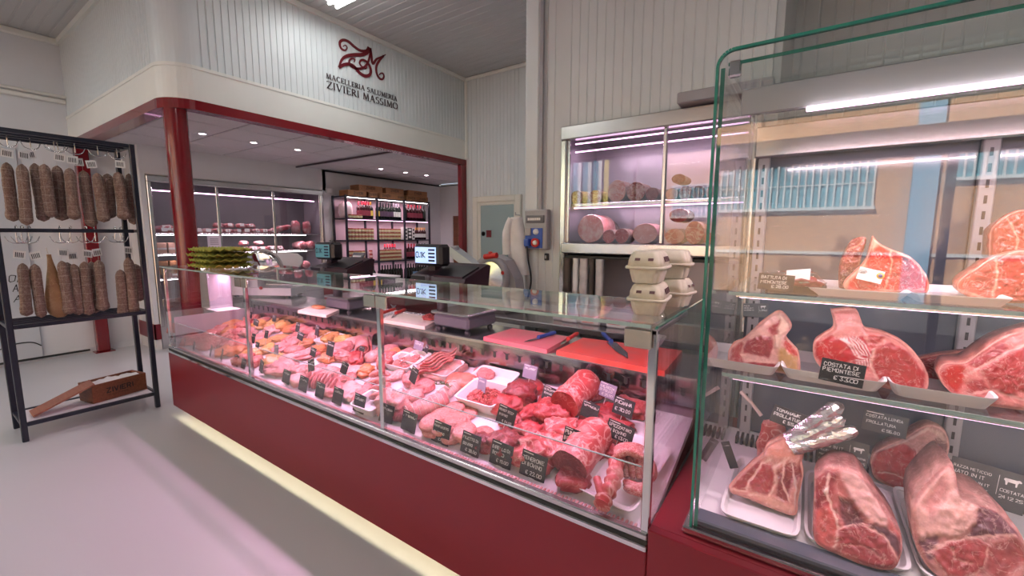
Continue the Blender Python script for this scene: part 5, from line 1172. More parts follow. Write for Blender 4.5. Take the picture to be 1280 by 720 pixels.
a = ony(606, 321, yS-.02); b = ony(621, 319, yS-.02); part('handle', MB().tube([a, b], [.022, .022], 12), M['redplastic'], t); part('handle_knob', MB().lathe([(0, 0), (.014, 0), (.018, .02), (0, .024)], 12, ony(613, 318, yS-.02)), M['redplastic'], t)
part('side_knob', MB().lathe([(0, 0), (.018, 0), (.016, .02), (0, .022)], 12, ony(630, 341, yS-.0), axis=AX), M['redplastic'], t)
# cutting boards
def board(c4, z, th, mat, label):
    q = [onz(*p, z+th) for p in c4]; mb = MB(); mb.prism([Vector((p.x, p.y, z)) for p in q], (0, 0, th)); return wsolo('cutting_board', mb, mat, label, 'cutting board')
z1 = WT+.0005
board(((604.4, 421), (683.5, 437), (711.7, 421), (641, 410)), z1, .022, M['pinkboard'], 'pink cutting board with a blue-handled knife on the counter worktop')
board(((695.5, 438), (831, 464), (853, 438), (729, 422)), z1, .024, M['redboard'], 'bright red cutting board with a broad blue-handled knife on the worktop')
board(((476, 399), (531, 408), (552, 398), (499, 390)), z1, .022, M['creamboard'], 'scored white cutting board with two red-handled knives and a tartare')
board(((372, 388), (408, 394), (424, 387), (392, 381)), z1, .02, M['creamboard'], 'white cutting board between the white slicer and the dim scale')
p = onz(398, 384, WT+.03); solo('meat_slice', blobmesh(33, .14, .06, .03, .2, 14, 8), M['orange'], 'orange marinated strip on the white board by the slicer', 'meat', None, (p.x, p.y, WT+.021))
def knife(h0, h1, b1, z, hm, bw, label, name='butcher_knife'):
    a, b, e = onz(*h0, z), onz(*h1, z), onz(*b1, z); up = Vector((0, 0, 1)); t = thing(name, label, 'knife', Vector(((a.x+b.x)/2, (a.y+b.y)/2, z)))
    d = (b-a).normalized(); part('handle', MB().tube([a+up*.011, (a*.8+b*.2)+up*.012, (a+b)/2+up*.011, b+up*.011], [.009, .013, .0105, .0115], 10), hm, t)
    d = (e-b); s = d.cross(up).normalized(); part('blade', MB().prism([b+s*bw*.5+up*.004, b-s*bw*.5+up*.004, b+d*.7-s*bw*.5+up*.003, e+up*.002, b+d*.6+s*bw*.45+up*.003], (0, 0, .0018)), M['blade'], t); return t
zb = z1+.0225
knife((694, 418), (673, 424), (655, 428), zb, M['bluehandle'], .022, 'slim blue-handled knife lying on the pink board')
knife((753, 419), (764, 429), (785, 449), zb+.002, M['bluehandle'], .05, 'broad blue-handled knife lying on the red board')
knife((494, 388), (478, 393), (470, 396), z1+.023, M['redplastic'], .02, 'red-handled knife with hidden blade on the white board', )
knife((507, 389), (495, 393), (489, 398), z1+.023, M['redplastic'], .016, 'red-handled knife with a thin blade on the white board')
knife((722, 419), (710, 426), (700, 432), zb+.003, M['redplastic'], .02, 'small red-handled knife between the pink and red boards')
def strands(cx, cy, z, w_, d_, h_, n, mat, seed, r=.0035, L=.03):
    rnd = random.Random(seed); mb = MB()
    for i in range(n):
        a = rnd.uniform(0, 6.28); q = math.sqrt(rnd.random()); x = math.cos(a)*q*w_/2; y = math.sin(a)*q*d_/2; zz = h_*(.12+.9*(1-q*q))*rnd.uniform(.7, 1.08)+r
        d = rnd.uniform(0, 6.28); dx, dy = math.cos(d)*L/2, math.sin(d)*L/2; mb.tube([(x-dx, y-dy, zz-.002), (x, y, zz+.004), (x+dx, y+dy, zz-.002)], [r*.8, r, r*.8], 5)
    b = blobmesh(seed+90, w_*.96, d_*.96, h_*.75, .1, 14, 8); off = len(mb.v); mb.v += b.v; mb.f += [tuple(i+off for i in f) for f in b.f]; mb.m += b.m; mb.sm += b.sm
    return mb
p = onz(537, 398, WT+.03); o = solo('beef_tartare', strands(0, 0, 0, .11, .08, .03, 90, 0, 4), M['mince'], 'small mound of raw tartare on the scored white board', 'mince', None, (p.x, p.y, z1+.0225))
# egg trays and cartons on the glass top
def eggtray(nx, ny, w_, d_, h_):
    mb = MB(); g = 4; X = nx*g; Y = ny*g; vs = []
    for lay in (0, 1):
        for i in range(X+1):
            for j in range(Y+1):
                f = math.cos(2*math.pi*i/g)*math.cos(2*math.pi*j/g); e = 0 if (i in (0, X) or j in (0, Y)) else f
                z = h_*(.5+.5*e) if not (i in (0, X) or j in (0, Y)) else h_*(.55+.25*math.cos(2*math.pi*(i+j)/g))
                vs.append((w_*(i/X-.5), d_*(j/Y-.5), z+lay*.004))
    n = (X+1)*(Y+1)
    for i in range(X):
        for j in range(Y): a = i*(Y+1)+j; mb.add([], [], 0); mb.f += [(a, a+Y+1, a+Y+2, a+1)][:0]
    fs = []
    for i in range(X):
        for j in range(Y): a = i*(Y+1)+j; fs += [(a, a+1, a+Y+2, a+Y+1), (n+a, n+a+Y+1, n+a+Y+2, n+a+1)]
    rim = [i*(Y+1) for i in range(X+1)]+[X*(Y+1)+j for j in range(1, Y+1)]+[i*(Y+1)+Y for i in range(X-1, -1, -1)]+[j for j in range(Y-1, 0, -1)]
    fs += [(rim[k], rim[(k+1) % len(rim)], n+rim[(k+1) % len(rim)], n+rim[k]) for k in range(len(rim))]
    mb.add(vs, fs, 0, True)
    wall = MB();
    return mb
GT = 1.2485; et = eggtray(6, 5, .34, .30, .042).mesh(M['egggreen']); pe = onz(249, 340, GT)
ex = (onz(221, 335, GT).x+onz(281, 340, GT).x)/2
for k in range(4):
    o = tag(raw('egg_tray', et, None, (-3.56+.006*(k % 2), 1.385, GT+k*.038)), ['yellow-green pulp egg tray at the bottom of the stack on the glass top', 'second yellow-green egg tray from the bottom of the stack on the glass top', 'third yellow-green egg tray from the bottom, under the topmost one', 'topmost yellow-green pulp egg tray of the stack on the glass top'][k], 'egg tray', 'stacked egg trays'); o.rotation_euler = (0, 0, .05*(-1)**k)
def carton():
    mb = MB(); w_, d_, h0, h1 = .115, .16, .052, .10
    def lofts(secs):
        vs = []; n = len(secs[0]); 
        for s in secs: vs += s
        fs = [(i*n+k, i*n+(k+1)%n, (i+1)*n+(k+1)%n, (i+1)*n+k) for i in range(len(secs)-1) for k in range(n)]; fs += [tuple(reversed(range(n))), tuple(range((len(secs)-1)*n, len(secs)*n))]; mb.add(vs, fs, 0, True)
    def sec(w0, d0, z, lob=0):
        n = 48; out = []
        for k in range(n):
            a = 2*math.pi*k/n; c_, s_ = math.cos(a), math.sin(a); e = .35; x = math.copysign(abs(c_)**e, c_)*w0/2; y = math.copysign(abs(s_)**e, s_)*d0/2
            f = 1-lob*(.5-.5*math.cos(2*math.pi*(y/d0+.5)*3))*(abs(c_) > .75)-lob*(.5-.5*math.cos(2*math.pi*(x/w0+.5)*2))*(abs(s_) > .75); f = 1-lob*(1-((1-f)/lob if lob else 0)) if lob else 1
            out.append((x*f, y*f, z))
        return out
    lofts([sec(.080, .125, 0, .1), sec(.084, .13, .004, .13), sec(.098, .145, .03, .1), sec(.104, .15, .046, .05)])
    lofts([sec(.124, .170, .046), sec(.126, .172, .05), sec(.124, .170, .054)])
    lofts([sec(.112, .158, .054, .05), sec(.108, .152, .075, .09), sec(.094, .138, .092, .08), sec(.08, .122, .099, .02), sec(.06, .10, .101)])
    return mb.mesh(M['eggwhite'])
CM = carton(); PRI = pm('brown print', (.12, .06, .06), None, 30, .8)
PRM = [MB().obox((.054, -.03+.03*k, .076), (.0005, 0, .0002), (0, .01, 0), (-.003, 0, .008)).mesh(PRI) for k in range(3)]+[MB().obox((x, -.0785, .076), (.008, 0, 0), (0, .0004, 0), (0, .003, .004)).mesh(PRI) for x in (-.02, .02)]
f0 = onz(808, 396, GT)
for k, (x, y, z, rz, lab) in enumerate(((-.415, 1.40, 0, .12, 'pale pulp egg carton at the bottom of the front stack on the glass top'), (-.42, 1.395, .1015, .1, 'pale pulp egg carton on top of the front stack on the glass top'),
        (-.405, 1.60, 0, 1.45, 'pale pulp egg carton at the bottom of the rear stack on the glass top'), (-.41, 1.59, .1015, 1.7, 'pale pulp egg carton on top of the rear stack on the glass top'))):
    o = tag(raw('egg_carton', CM, None, (x, y, GT+z)), lab, 'egg carton', 'egg cartons'); o.rotation_euler = (0, 0, rz); [raw('print', q_, o) for q_ in PRM]

def onzd(x, y, z): return onp(x, y, Vector((0, 1.25, z)), Vector((0, -DS, 1)).normalized())
# ================================================================== PRICE CARDS
def zone(x, y):
    b = 'bay beside the salami rack' if x < -2.85 else 'middle bay' if x < -1.57 else 'bay beside the tall case'
    r = 'front row' if y < 1.42 else 'middle row' if y < 1.62 else 'rear row'; return b, r

READ = ('HAMBURGERS', 'FILETTO DI', 'GIRELLO DI', 'TENERONE', 'ROAST BEEF', 'PICANHA', 'PUNTA', 'SCALOPPINE', 'SPEZZATINO', 'SALSICCIA', 'BATTUTA DI', 'COSTATA DI', 'TOMAHAWK', 'COSTATA LUNGA')
def card(p, lines, w_, h_, label, mat='card', yaw=0, tilt=.25, roll=0, tcol='chalk', logo=True, name='price_card', read=None):
    mb = MB().bbox(-w_/2, -.0008, 0, w_/2, .0008, h_, .0004); o = solo(name, mb, M[mat], label, 'price card', None, (p.x, p.y, p.z), (-tilt, roll, yaw))
    tb = MB(); n = len(lines); rnd = random.Random(sum(ord(c_) for l_ in lines for c_ in l_))
    fh = h_*.52/max(n, 1)
    fh = min(fh, *[w_*.88/textlen(s, 1) for s in lines if s]) if any(lines) else fh
    y = h_*(.86 if not logo else .80)-fh
    if logo: tb.add([(-w_*.44, -.0014, h_*.90), (-w_*.05, -.0014, h_*.90), (-w_*.05, -.0014, h_*.94), (-w_*.44, -.0014, h_*.94)], [(0, 1, 2, 3)])
    for i, s in enumerate(lines):
        if not s: continue
        x = -w_*.44+(w_*.9-textlen(s, fh))*(.15 if i < n-1 else .85)
        if (lines[0] not in READ) if read is None else not read: scrib(tb, min(len(s)+1, int(w_*.86/(fh*.95*.78))), (x, -.0009, y), (1, 0, .03), (0, 0, 1), fh*.95, .15, rnd)
        else: text(tb, s, (x, -.0009, y+rnd.uniform(-.03, .03)*h_), (1, .0, .03), (0, 0, 1), fh*.95, .17, .25, rnd); y -= h_*.80/n
    raw('lettering', tb.mesh(M[tcol]), o)
    return o
def cards(rows, fixed_y=None):
    order = sorted(range(len(rows)), key=lambda i: rows[i][0])
    for ri, (px, py, wpx, hpx, lines, yaw, roll, mat) in enumerate(rows):
        p = ony(px, py, fixed_y) if fixed_y else onzd(px, py, DZ+.10); s = mpp(p); w_, h_ = wpx*s, hpx*s
        p.z -= h_*.5
        if fixed_y: p.z = max(p.z, DZ+.01)
        cn = 'lilac' if mat == 'cardlilac' else 'black'; rd = lines[0] in READ and not (fixed_y is None and False) and not (lines[0] == 'SALSICCIA' and fixed_y); gp = None
        if rd: lb_ = f"{cn} chalk price card reading {' '.join(lines).upper()}"
        elif fixed_y: k_ = order.index(ri); lb_ = f"small black price card at the front glass, {ORD[k_]} from the salami rack end"
        else: bz, rw = zone(p.x, p.y); lb_ = f"{cn} handwritten price card stuck in the {rw} of the {bz}"; gp = f'{cn} cards, {rw}, {bz}'
        o = card(p, [l for l in lines], w_, h_, lb_, mat, math.radians(yaw), .2, math.radians(roll), read=rd)
        if gp: o['group'] = gp
        st = MB(); st.tube([(0, .003, 0), (0, .004, h_*.3)], .0022, 6); st.bbox(-.006, .001, h_*.1, .006, .006, h_*.3, .001)
        if fixed_y: st.box(-.012, -.004, -.006, .012, .016, .002)
        else: st.tube([(0, .003, -.05), (0, .003, 0)], .0016, 5)
        raw('pin_holder', st.mesh(M['white']), o)
FY = 1.285
cards([(481, 524, 21, 23, ['ARROSTO', 'DI SUINO', '€ 14,00'], 10, 6, 'card'), (509, 531, 26, 25, ['SPECIALITA', '€ 18,00'], 0, 4, 'card'), (549, 546, 29, 27, ['HAMBURGERS', 'DI BOVINO', '€ 14,00'], 0, 4, 'card'), (586, 559, 30, 27, ['FILETTO DI', 'BOVINO', '€ 38,00'], 0, 4, 'card'),
       (624, 575, 33, 30, ['GIRELLO DI', 'BOVINO', '€ 19,00'], 0, 4, 'card'), (664, 589, 37, 32, ['TENERONE', 'DI BOVINO', '€ 22,00'], 0, 4, 'card'),
       (447, 510, 22, 23, ['LOMBO', 'DI SUINO', '€ 13,00'], 0, 4, 'card'), (420, 497, 20, 21, ['BRACIOLE', '€ 12,00'], 0, 4, 'card'), (398, 490, 18, 19, ['COPPONE', '€ 11,00'], 0, 4, 'card'), (377, 480, 19, 19, ['PANCETTA', '€ 9,50'], 0, 4, 'card'), (356, 471, 17, 17, ['COSTINE', '€ 9,00'], 0, 4, 'card'), (325, 458, 15, 15, ['SOVRACOSCE', '€ 8,00'], -12, 4, 'card'),
       (294, 455, 12, 14, ['SPIEDINI', '€ 15'], 0, 4, 'card'), (303, 458, 11, 13, ['MACINATO', '€ 10'], 0, 4, 'card'), (276, 448, 10, 15, ['POLPETTE', '€ 12'], -14, 4, 'card'), (262, 441, 9, 14, ['RAGU', '€ 11'], -14, 4, 'card'), (241, 432, 9, 11, ['TRITA', '€ 10'], -10, 4, 'card'), (229, 428, 8, 10, ['SALSICCIA', '€ 11'], -10, 4, 'card'), (219, 423, 10, 11, ['LUGANEGA', '€ 12'], 0, 4, 'card')], FY)
cards([(630, 520, 27, 24, ['ROAST BEEF', 'BOVINO', '€ 24,00'], 0, 9, 'card'), (686, 493, 23, 18, ['SCALOPPINE', 'BOVINO', '€ 25,00'], 0, 10, 'card'), (735, 513, 23, 20, ['STRACOTTO', 'BOVINO', '€ 17,00'], 0, 10, 'card'), (777, 509, 26, 22, ['PICANHA', '€ 30,00'], 0, 9, 'card'), (772, 540, 35, 23, ['SPEZZATINO', 'DI BOVINO', '€ 13,00'], 0, 10, 'card'), (714, 546, 25, 20, ['PUNTA', 'BOVINO'], 0, 6, 'card'),
       (757, 488, 22, 18, ['SALSICCIA', 'DI POLLO', '€ 25,00'], 0, 10, 'cardlilac'), (661, 465, 20, 17, ['TARTARE', '€ 22,00'], 0, 4, 'cardlilac'), (601, 481, 18, 17, ['MACINATA', 'SCELTA'], -18, -2, 'cardlilac'), (514, 468, 14, 20, ['GUANCIALE', '€ 16'], -10, 16, 'card'), (477, 446, 11, 10, ['FEGATO', '€ 8'], 0, 4, 'cardlilac'), (522, 432, 16, 11, ['TRIPPA', '€ 9'], 0, 6, 'cardlilac'), (532, 436, 9, 10, ['LINGUA'], -20, 8, 'card'), (555, 430, 16, 10, ['RENE', '€ 7'], 0, 6, 'card'),
       (312, 394, 9, 8, ['GALLETTO'], 0, 0, 'card'), (319, 403, 12, 8, ['FARAONA', '€ 12'], 0, 10, 'card'), (342, 398, 9, 8, ['POLLO'], 0, 0, 'card'), (371, 409, 9, 12, ['PETTO', '€ 11'], 0, 0, 'card'), (374, 420, 13, 10, ['TACCHINO', '€ 10'], 0, 10, 'card'), (395, 413, 11, 13, ['CROCCHETTE', '€ 13'], -10, 0, 'card'), (332, 418, 9, 10, ['COTOLETTE'], 0, 0, 'card'), (315, 423, 9, 12, ['COSCE', '€ 6'], 0, 6, 'card'), (321, 431, 9, 7, ['ALI'], 0, 6, 'card'), (345, 437, 12, 12, ['CONIGLIO', '€ 13'], 0, -14, 'cardlilac'), (390, 440, 12, 11, ['LONZA', '€ 11'], 0, 6, 'card'), (411, 436, 14, 18, ['ARISTA', 'DI SUINO', '€ 12'], 0, 4, 'card'), (452, 436, 10, 6, ['PORCHETTA'], 0, 4, 'card'), (428, 460, 13, 15, ['FESA', 'VITELLO'], 0, 14, 'card'), (389, 457, 16, 15, ['STINCO', '€ 10'], 0, -20, 'card')])

_before = set(bpy.data.objects)
# ================================================================== MEATS ON THE DECK
PLACED = []
SEED = [100]
def put(px, py, w_, d_, h_, mat, label, cat, rot=0, z=DZ, rough=.14, e=.85, name=None, lift=0, tilt=0):
    p = onzd(px, py, z+lift+h_*.45); SEED[0] += 1; PLACED.append((p.x, p.y, max(w_, d_)))
    p.y = min(max(p.y, 1.30+max(d_, abs(math.sin(math.radians(rot)))*w_)*.52), CYB-.03-d_*.3)
    return solo(name or cat.replace(' ', '_'), blobmesh(SEED[0], w_, d_, h_, rough*1.4, 34, 22, e, 2.4), M[mat], label, cat, None, (p.x, p.y, z+lift), (tilt, 0, math.radians(rot)))
def roll(a, b, r, mat, label, cat, ties=7, cut=None, name=None, z=DZ, sq=.9, group=None):
    A = onzd(*a, z+r*.8); B = onzd(*b, z+r*.8); A.z = B.z = 0; _sh = max(0, 1.31+r*.4-min(A.y, B.y)); A.y += _sh; B.y += _sh; c = (A+B)/2; d = (B-A); L = d.length; d.normalize(); s = Vector((-d.y, d.x, 0)); up = Vector((0, 0, 1)); n = 22; N = 22; vs = []; PLACED.append((c.x, c.y, L))
    SEED[0] += 1
    for i in range(N+1):
        t = i/N; f = 1.0
        if not cut: f = math.sqrt(max(.02, 1-abs(2*t-1)**6))
        elif t > .8: f = math.sqrt(max(.03, 1-((t-.8)/.2)**2))
        if ties: f *= 1-.05*(abs(math.cos(math.pi*ties*t))**8)
        for k in range(n):
            q = 2*math.pi*k/n; g = 1+.10*mn.noise(Vector((math.cos(q)*1.4, math.sin(q)*1.4, t*4+SEED[0]))); vs.append(d*(t-.5)*L+(s*math.cos(q)+up*math.sin(q)*sq)*r*f*g+up*r*sq*.92)
    mb = MB(); mb.add(vs, [(i*n+k, i*n+(k+1)%n, (i+1)*n+(k+1)%n, (i+1)*n+k) for i in range(N) for k in range(n)], 0, True)
    mb.add(vs[:n]+[sum((Vector(v) for v in vs[:n]), Vector())/n], [(k, n, (k+1) % n) for k in range(n)], 1 if cut else 0); mb.add(vs[-n:], [tuple(range(n))], 0)
    o = solo(name or cat.replace(' ', '_'), mb, [M[mat], M[cut or mat]], label, cat, group, (c.x, c.y, z))
    if ties:
        st = MB()
        for j in range(ties):
            t = (j+.5)/ties; st.tube([d*(t-.5)*L+(s*math.cos(q)+up*math.sin(q)*sq)*r*1.01+up*r*sq*.92 for q in [2*math.pi*k/14 for k in range(15)]], .0015, 4)
        raw('string_ties', st.mesh(M['net']), o)
    return o
def traymesh(w_, d_, h_, lip=.008, slope=.82):
    mb = MB(); n = 24
    def sec(a, b, z, e=.22): return [(math.copysign(abs(math.cos(2*math.pi*k/n+.13))**e, math.cos(2*math.pi*k/n+.13))*a/2, math.copysign(abs(math.sin(2*math.pi*k/n+.13))**e, math.sin(2*math.pi*k/n+.13))*b/2, z) for k in range(n)]
    S = [sec(w_*slope, d_*slope, 0), sec(w_, d_, h_), sec(w_, d_, h_+.002), sec(w_-lip*2, d_-lip*2, h_), sec(w_*slope-.012, d_*slope-.012, .004)]
    vs = [v for s in S for v in s]; fs = [(i*n+k, i*n+(k+1)%n, (i+1)*n+(k+1)%n, (i+1)*n+k) for i in range(4) for k in range(n)]
    fs += [tuple(reversed(range(n))), tuple(range(4*n, 5*n))]; mb.add(vs, fs, 0, False); return mb
def tray(px, py, w_, d_, h_, label, rot=0, z=DZ, mat='tray'):
    p = onzd(px, py, z+h_); p.y = min(max(p.y, 1.275+d_/2), CYB-.02-d_/2); return solo('white_tray', traymesh(w_, d_, h_), M[mat], label, 'tray', None, (p.x, p.y, z), (0, 0, math.radians(rot)))
# --- bay beside the tall case
put(487, 504, .17, .15, .12, 'porkpale', 'pale knobbly pork joint beside the counter post', 'pork joint', 20, rough=.22)
roll((497, 528), (553, 503), .048, 'pork', 'pink tied pork roll lying behind the burger cards', 'pork roll', 9)
o = roll((549, 497), (574, 480), .036, 'porkpale', 'small tied roll with a rosemary sprig beside the patties', 'pork roll', 5)
mb = MB(); rnd = random.Random(3)
for k in range(40): t = k/40; b0 = Vector((-.05+.1*t, -.03+.02*math.sin(t*3), .078)); a = rnd.uniform(0, 6.28); mb.tube([b0, b0+Vector((math.cos(a)*.012, math.sin(a)*.012, .008))], .0015, 4)
mb.tube([(-.05, -.03, .076), (0, -.012, .078), (.05, -.03, .076)], .002, 5); raw('rosemary_sprig', mb.mesh(M['rosemary']), o)
ptm = []
for s in range(3):
    mb = MB(); vs = []; n = 28
    for rr, z in ((0, 0), (.048, .0), (.054, .006), (.055, .014), (.051, .021), (.03, .023), (0, .0235)):
        for k in range(n): q = 2*math.pi*k/n; f = 1+.05*mn.noise(Vector((math.cos(q)*2, math.sin(q)*2, s*5))); vs.append((math.cos(q)*rr*f, math.sin(q)*rr*f, z+.002*mn.noise(Vector((math.cos(q)*rr*90, math.sin(q)*rr*90, s)))))
    mb.add(vs, [(i*n+k, i*n+(k+1)%n, (i+1)*n+(k+1)%n, (i+1)*n+k) for i in range(6) for k in range(n)], 0, True); ptm.append(mb.mesh(M['patty']))
for i, (px, py, l_) in enumerate(((568, 507, .02), (584, 513, .0), (553, 516, .025), (569, 522, .025), (536, 527, .03), (555, 532, .02), (581, 536, .03), (532, 543, 0), (562, 546, 0), (603, 541, 0), (545, 519, 0), (575, 528, 0), (590, 546, 0), (545, 538, 0))):
    p = onzd(px, py, DZ+l_+.024); p.y = max(p.y, 1.335); PLACED.append((p.x, p.y, .1)); tag(raw('burger_patty', ptm[i % 3], None, (p.x, p.y, DZ+l_+.0005*i), (random.uniform(-.12, .12) if l_ else 0, random.uniform(-.1, .1) if l_ else 0, i)), 'round pink burger patty in the heap behind the burger price card', 'burger patty', 'burger patties')
tray(607, 488, .245, .19, .062, 'deep white tray of bright red minced beef')
p = onzd(607, 488, DZ+.062); p.y = min(max(p.y, 1.37), 1.745); o = solo('minced_beef', strands(0, 0, 0, .19, .14, .05, 420, 0, 8, .0035, .03), M['mince'], 'bright red minced beef heaped in the deep white tray', 'minced meat', None, (p.x, p.y, DZ+.012)); PLACED.append((p.x, p.y, .24))
put(577, 474, .18, .13, .07, 'veal', 'smooth orange-pink veal nut behind the mince tray', 'veal joint', 10, rough=.06); put(607, 464, .13, .10, .05, 'pork', 'small pink veal piece at the rear next to the veal nut', 'veal piece', 0)
bf = [(652, 489, .17, .15, .11, 10, 'dark red beef round below the tartare card'), (636, 504, .15, .14, .09, -20, 'beef rump piece behind the roast beef card'), (693, 512, .19, .15, .10, 15, 'broad smooth beef piece under the scaloppine card'), (704, 535, .17, .15, .08, 30, 'beef slab with a white seam beside the punta card'), (746, 536, .20, .10, .07, -15, 'long beef muscle behind the punta card'), (662, 538, .14, .12, .08, 0, 'beef cube behind the girello card'), (675, 563, .21, .17, .10, 25, 'big fat-veined beef cut behind the tenerone card'), (632, 552, .15, .14, .09, 0, 'dark beef fillet end behind the filetto card'), (740, 555, .15, .10, .07, -20, 'beef strip loin piece near the white tray'), (770, 526, .18, .09, .05, -14, 'flat picanha strip below the picanha card'), (606, 552, .12, .10, .07, 0, 'small dark beef end beside the patties'), (716, 506, .12, .11, .08, 40, 'beef shoulder piece behind the stracotto card'), (668, 515, .12, .11, .07, 70, 'small beef knuckle beside the roast beef card'), (795, 498, .15, .12, .07, -10, 'red beef piece at the end glass behind the picanha card'), (690, 540, .13, .11, .06, 10, 'beef trimming below the smooth broad piece'), (650, 570, .14, .10, .07, 10, 'beef slice at the front beside the girello card'), (768, 560, .14, .10, .05, 10, 'beef offcut beside the sausage tray'), (640, 525, .11, .10, .05, 0, 'small beef steak under the roast beef card'), (760, 512, .12, .10, .05, 10, 'flat beef flank under the picanha card')]
for i, (px, py, a, b, h_, r_, lab) in enumerate(bf): put(px, py, a, b, h_, 'beefdark' if 'dark' in lab else 'beeffat' if ('vein' in lab or 'seam' in lab) else 'beef', lab, 'beef cut', r_, rough=.2)
roll((700, 602), (745, 545), .072, 'beeffat', 'large tenderloin joint with a dark marbled cut end at the front glass', 'beef joint', 0, 'beefdark')
roll((707, 505), (742, 470), .07, 'beeffat', 'upright fat-streaked beef roll against the rear wall', 'beef joint', 0, 'beef', z=DZ+.04)
for i in range(3): roll((738+i*2, 500-i*5), (766, 490-i*3), .016, 'beefdark', 'thin dark sausage behind the stracotto card', 'sausage', 0, group='thin dark sausages', z=DZ+.04+.014*i)
tray(770, 606, .225, .36, .028, 'long shallow white tray of sausages and a bone by the end glass', -6)
def link(pts, r, label, group=None, mat='saus', z0=0, cat='sausage'):
    q = catmull([onzd(px, py, z) for px, py, z in pts], 5); n = len(q); rs = [r*(.45+.55*min(1, 4*min(i, n-1-i)/n+.1)) for i in range(n)]; PLACED.append((q[n//2].x, q[n//2].y, .1))
    for i, p in enumerate(q): p.y = min(max(p.y, 1.28), CYB-.05)
    o = wsolo(cat.replace(' ', '_'), MB().tube(q, rs, 10), M[mat], label, cat, group); o['_world'] = 1; return o
zt = DZ+.035
for i in range(5): link([(777+i*9, 566+i*2, zt+.03), (780+i*9, 580+i*2, zt+.02), (783+i*8, 597+i, zt+.005)], .0155, 'fresh sausage link in the hanging bunch on the long white tray', 'sausage links on the tray')
for i in range(4): link([(768, 562+i*3, zt+.04+i*.012), (785, 558+i*2, zt+.055+i*.012), (806, 561+i*4, zt+.05+i*.012)], .016, 'fresh sausage link lying across the bunch on the long white tray', 'crosswise sausage links')
for i in range(3): link([(780, 601+i*4, zt+.012), (795, 608+i*3, zt+.012), (810, 608+i*5, zt+.012)], .015, 'fresh sausage link curled at the bottom of the bunch', 'lower sausage links')
mb = MB(); q = [onzd(*a, zt+h) for a, h in (((771, 575), .045), ((769, 590), .05), ((765, 605), .045), ((757, 620), .035), ((752, 632), .03))]
mb.tube(catmull(q), [.02+.010*abs(math.sin(i*.7)) for i in range(len(catmull(q)))], 12); q2 = [onzd(*a, zt+h) for a, h in (((746, 598), .05), ((750, 612), .045), ((754, 630), .03))]; mb.tube(catmull(q2), .014, 10); o = wsolo('rib_bone', mb, M['beeffat'], 'meaty rib bone lying on the long white tray before the sausages', 'bone'); o['_world'] = 1
# --- white trays at the rear
for i, (px, py, a, b, mt, lab) in enumerate(((506, 449, .22, .16, 'mincepink', 'pale minced pork'), (548, 455, .30, .18, None, ''), (655, 437, .26, .14, None, ''), (528, 441, .16, .14, 'pork', 'diced pork'), (415, 421, .20, .16, None, ''), (460, 503, .18, .15, None, ''))):
    tray(px, py, a, b, .045, ['white tray of pale minced pork at the rear wall', 'wide shallow white tray under the streaky bacon', 'empty white tray along the rear wall behind the veal', 'white tray of diced pork under the trippa card', 'white tray of golden croquettes in the middle bay', 'white tray of pork chops beside the lombo card'][i])
    if mt:
        p = onzd(px, py, DZ+.045); p.y = min(max(p.y, 1.3), CYB-.02-b/2); PLACED.append((p.x, p.y, a))
        solo('minced_meat', strands(0, 0, 0, a*.78, b*.75, .035, 220, 0, 20+i, .004, .022), M[mt], lab+' heaped in its white tray', 'minced meat', None, (p.x, p.y, DZ+.008))
for i in range(5):
    A = onzd(519+i*3, 470-i*3.4, DZ+.06); B = onzd(565+i*1.5, 452-i*2, DZ+.07); d = B-A; mb = MB(); vs = []; s = Vector((-d.y, d.x, 0)).normalized(); N = 16
    for k in range(N+1):
        t = k/N; c = A+d*t+Vector((0, 0, .012*math.sin(t*9+i)+.008*i))
        for (a_, b_) in ((-.03, 0), (-.01, .006), (.01, .006), (.03, 0), (.01, -.006), (-.01, -.006)): vs.append(c+s*a_*.6+Vector((0, 0, b_-a_*.4)))
    mb.add(vs, [(k*6+j, k*6+(j+1) % 6, (k+1)*6+(j+1) % 6, (k+1)*6+j) for k in range(N) for j in range(6)]+[tuple(range(6)), tuple(range(N*6, N*6+6))], 0, True)
    wsolo('bacon_slab', mb, M['beeffat'], 'streaky bacon slab lying on the wide white tray', 'bacon', 'streaky bacon slabs')['_world'] = 1
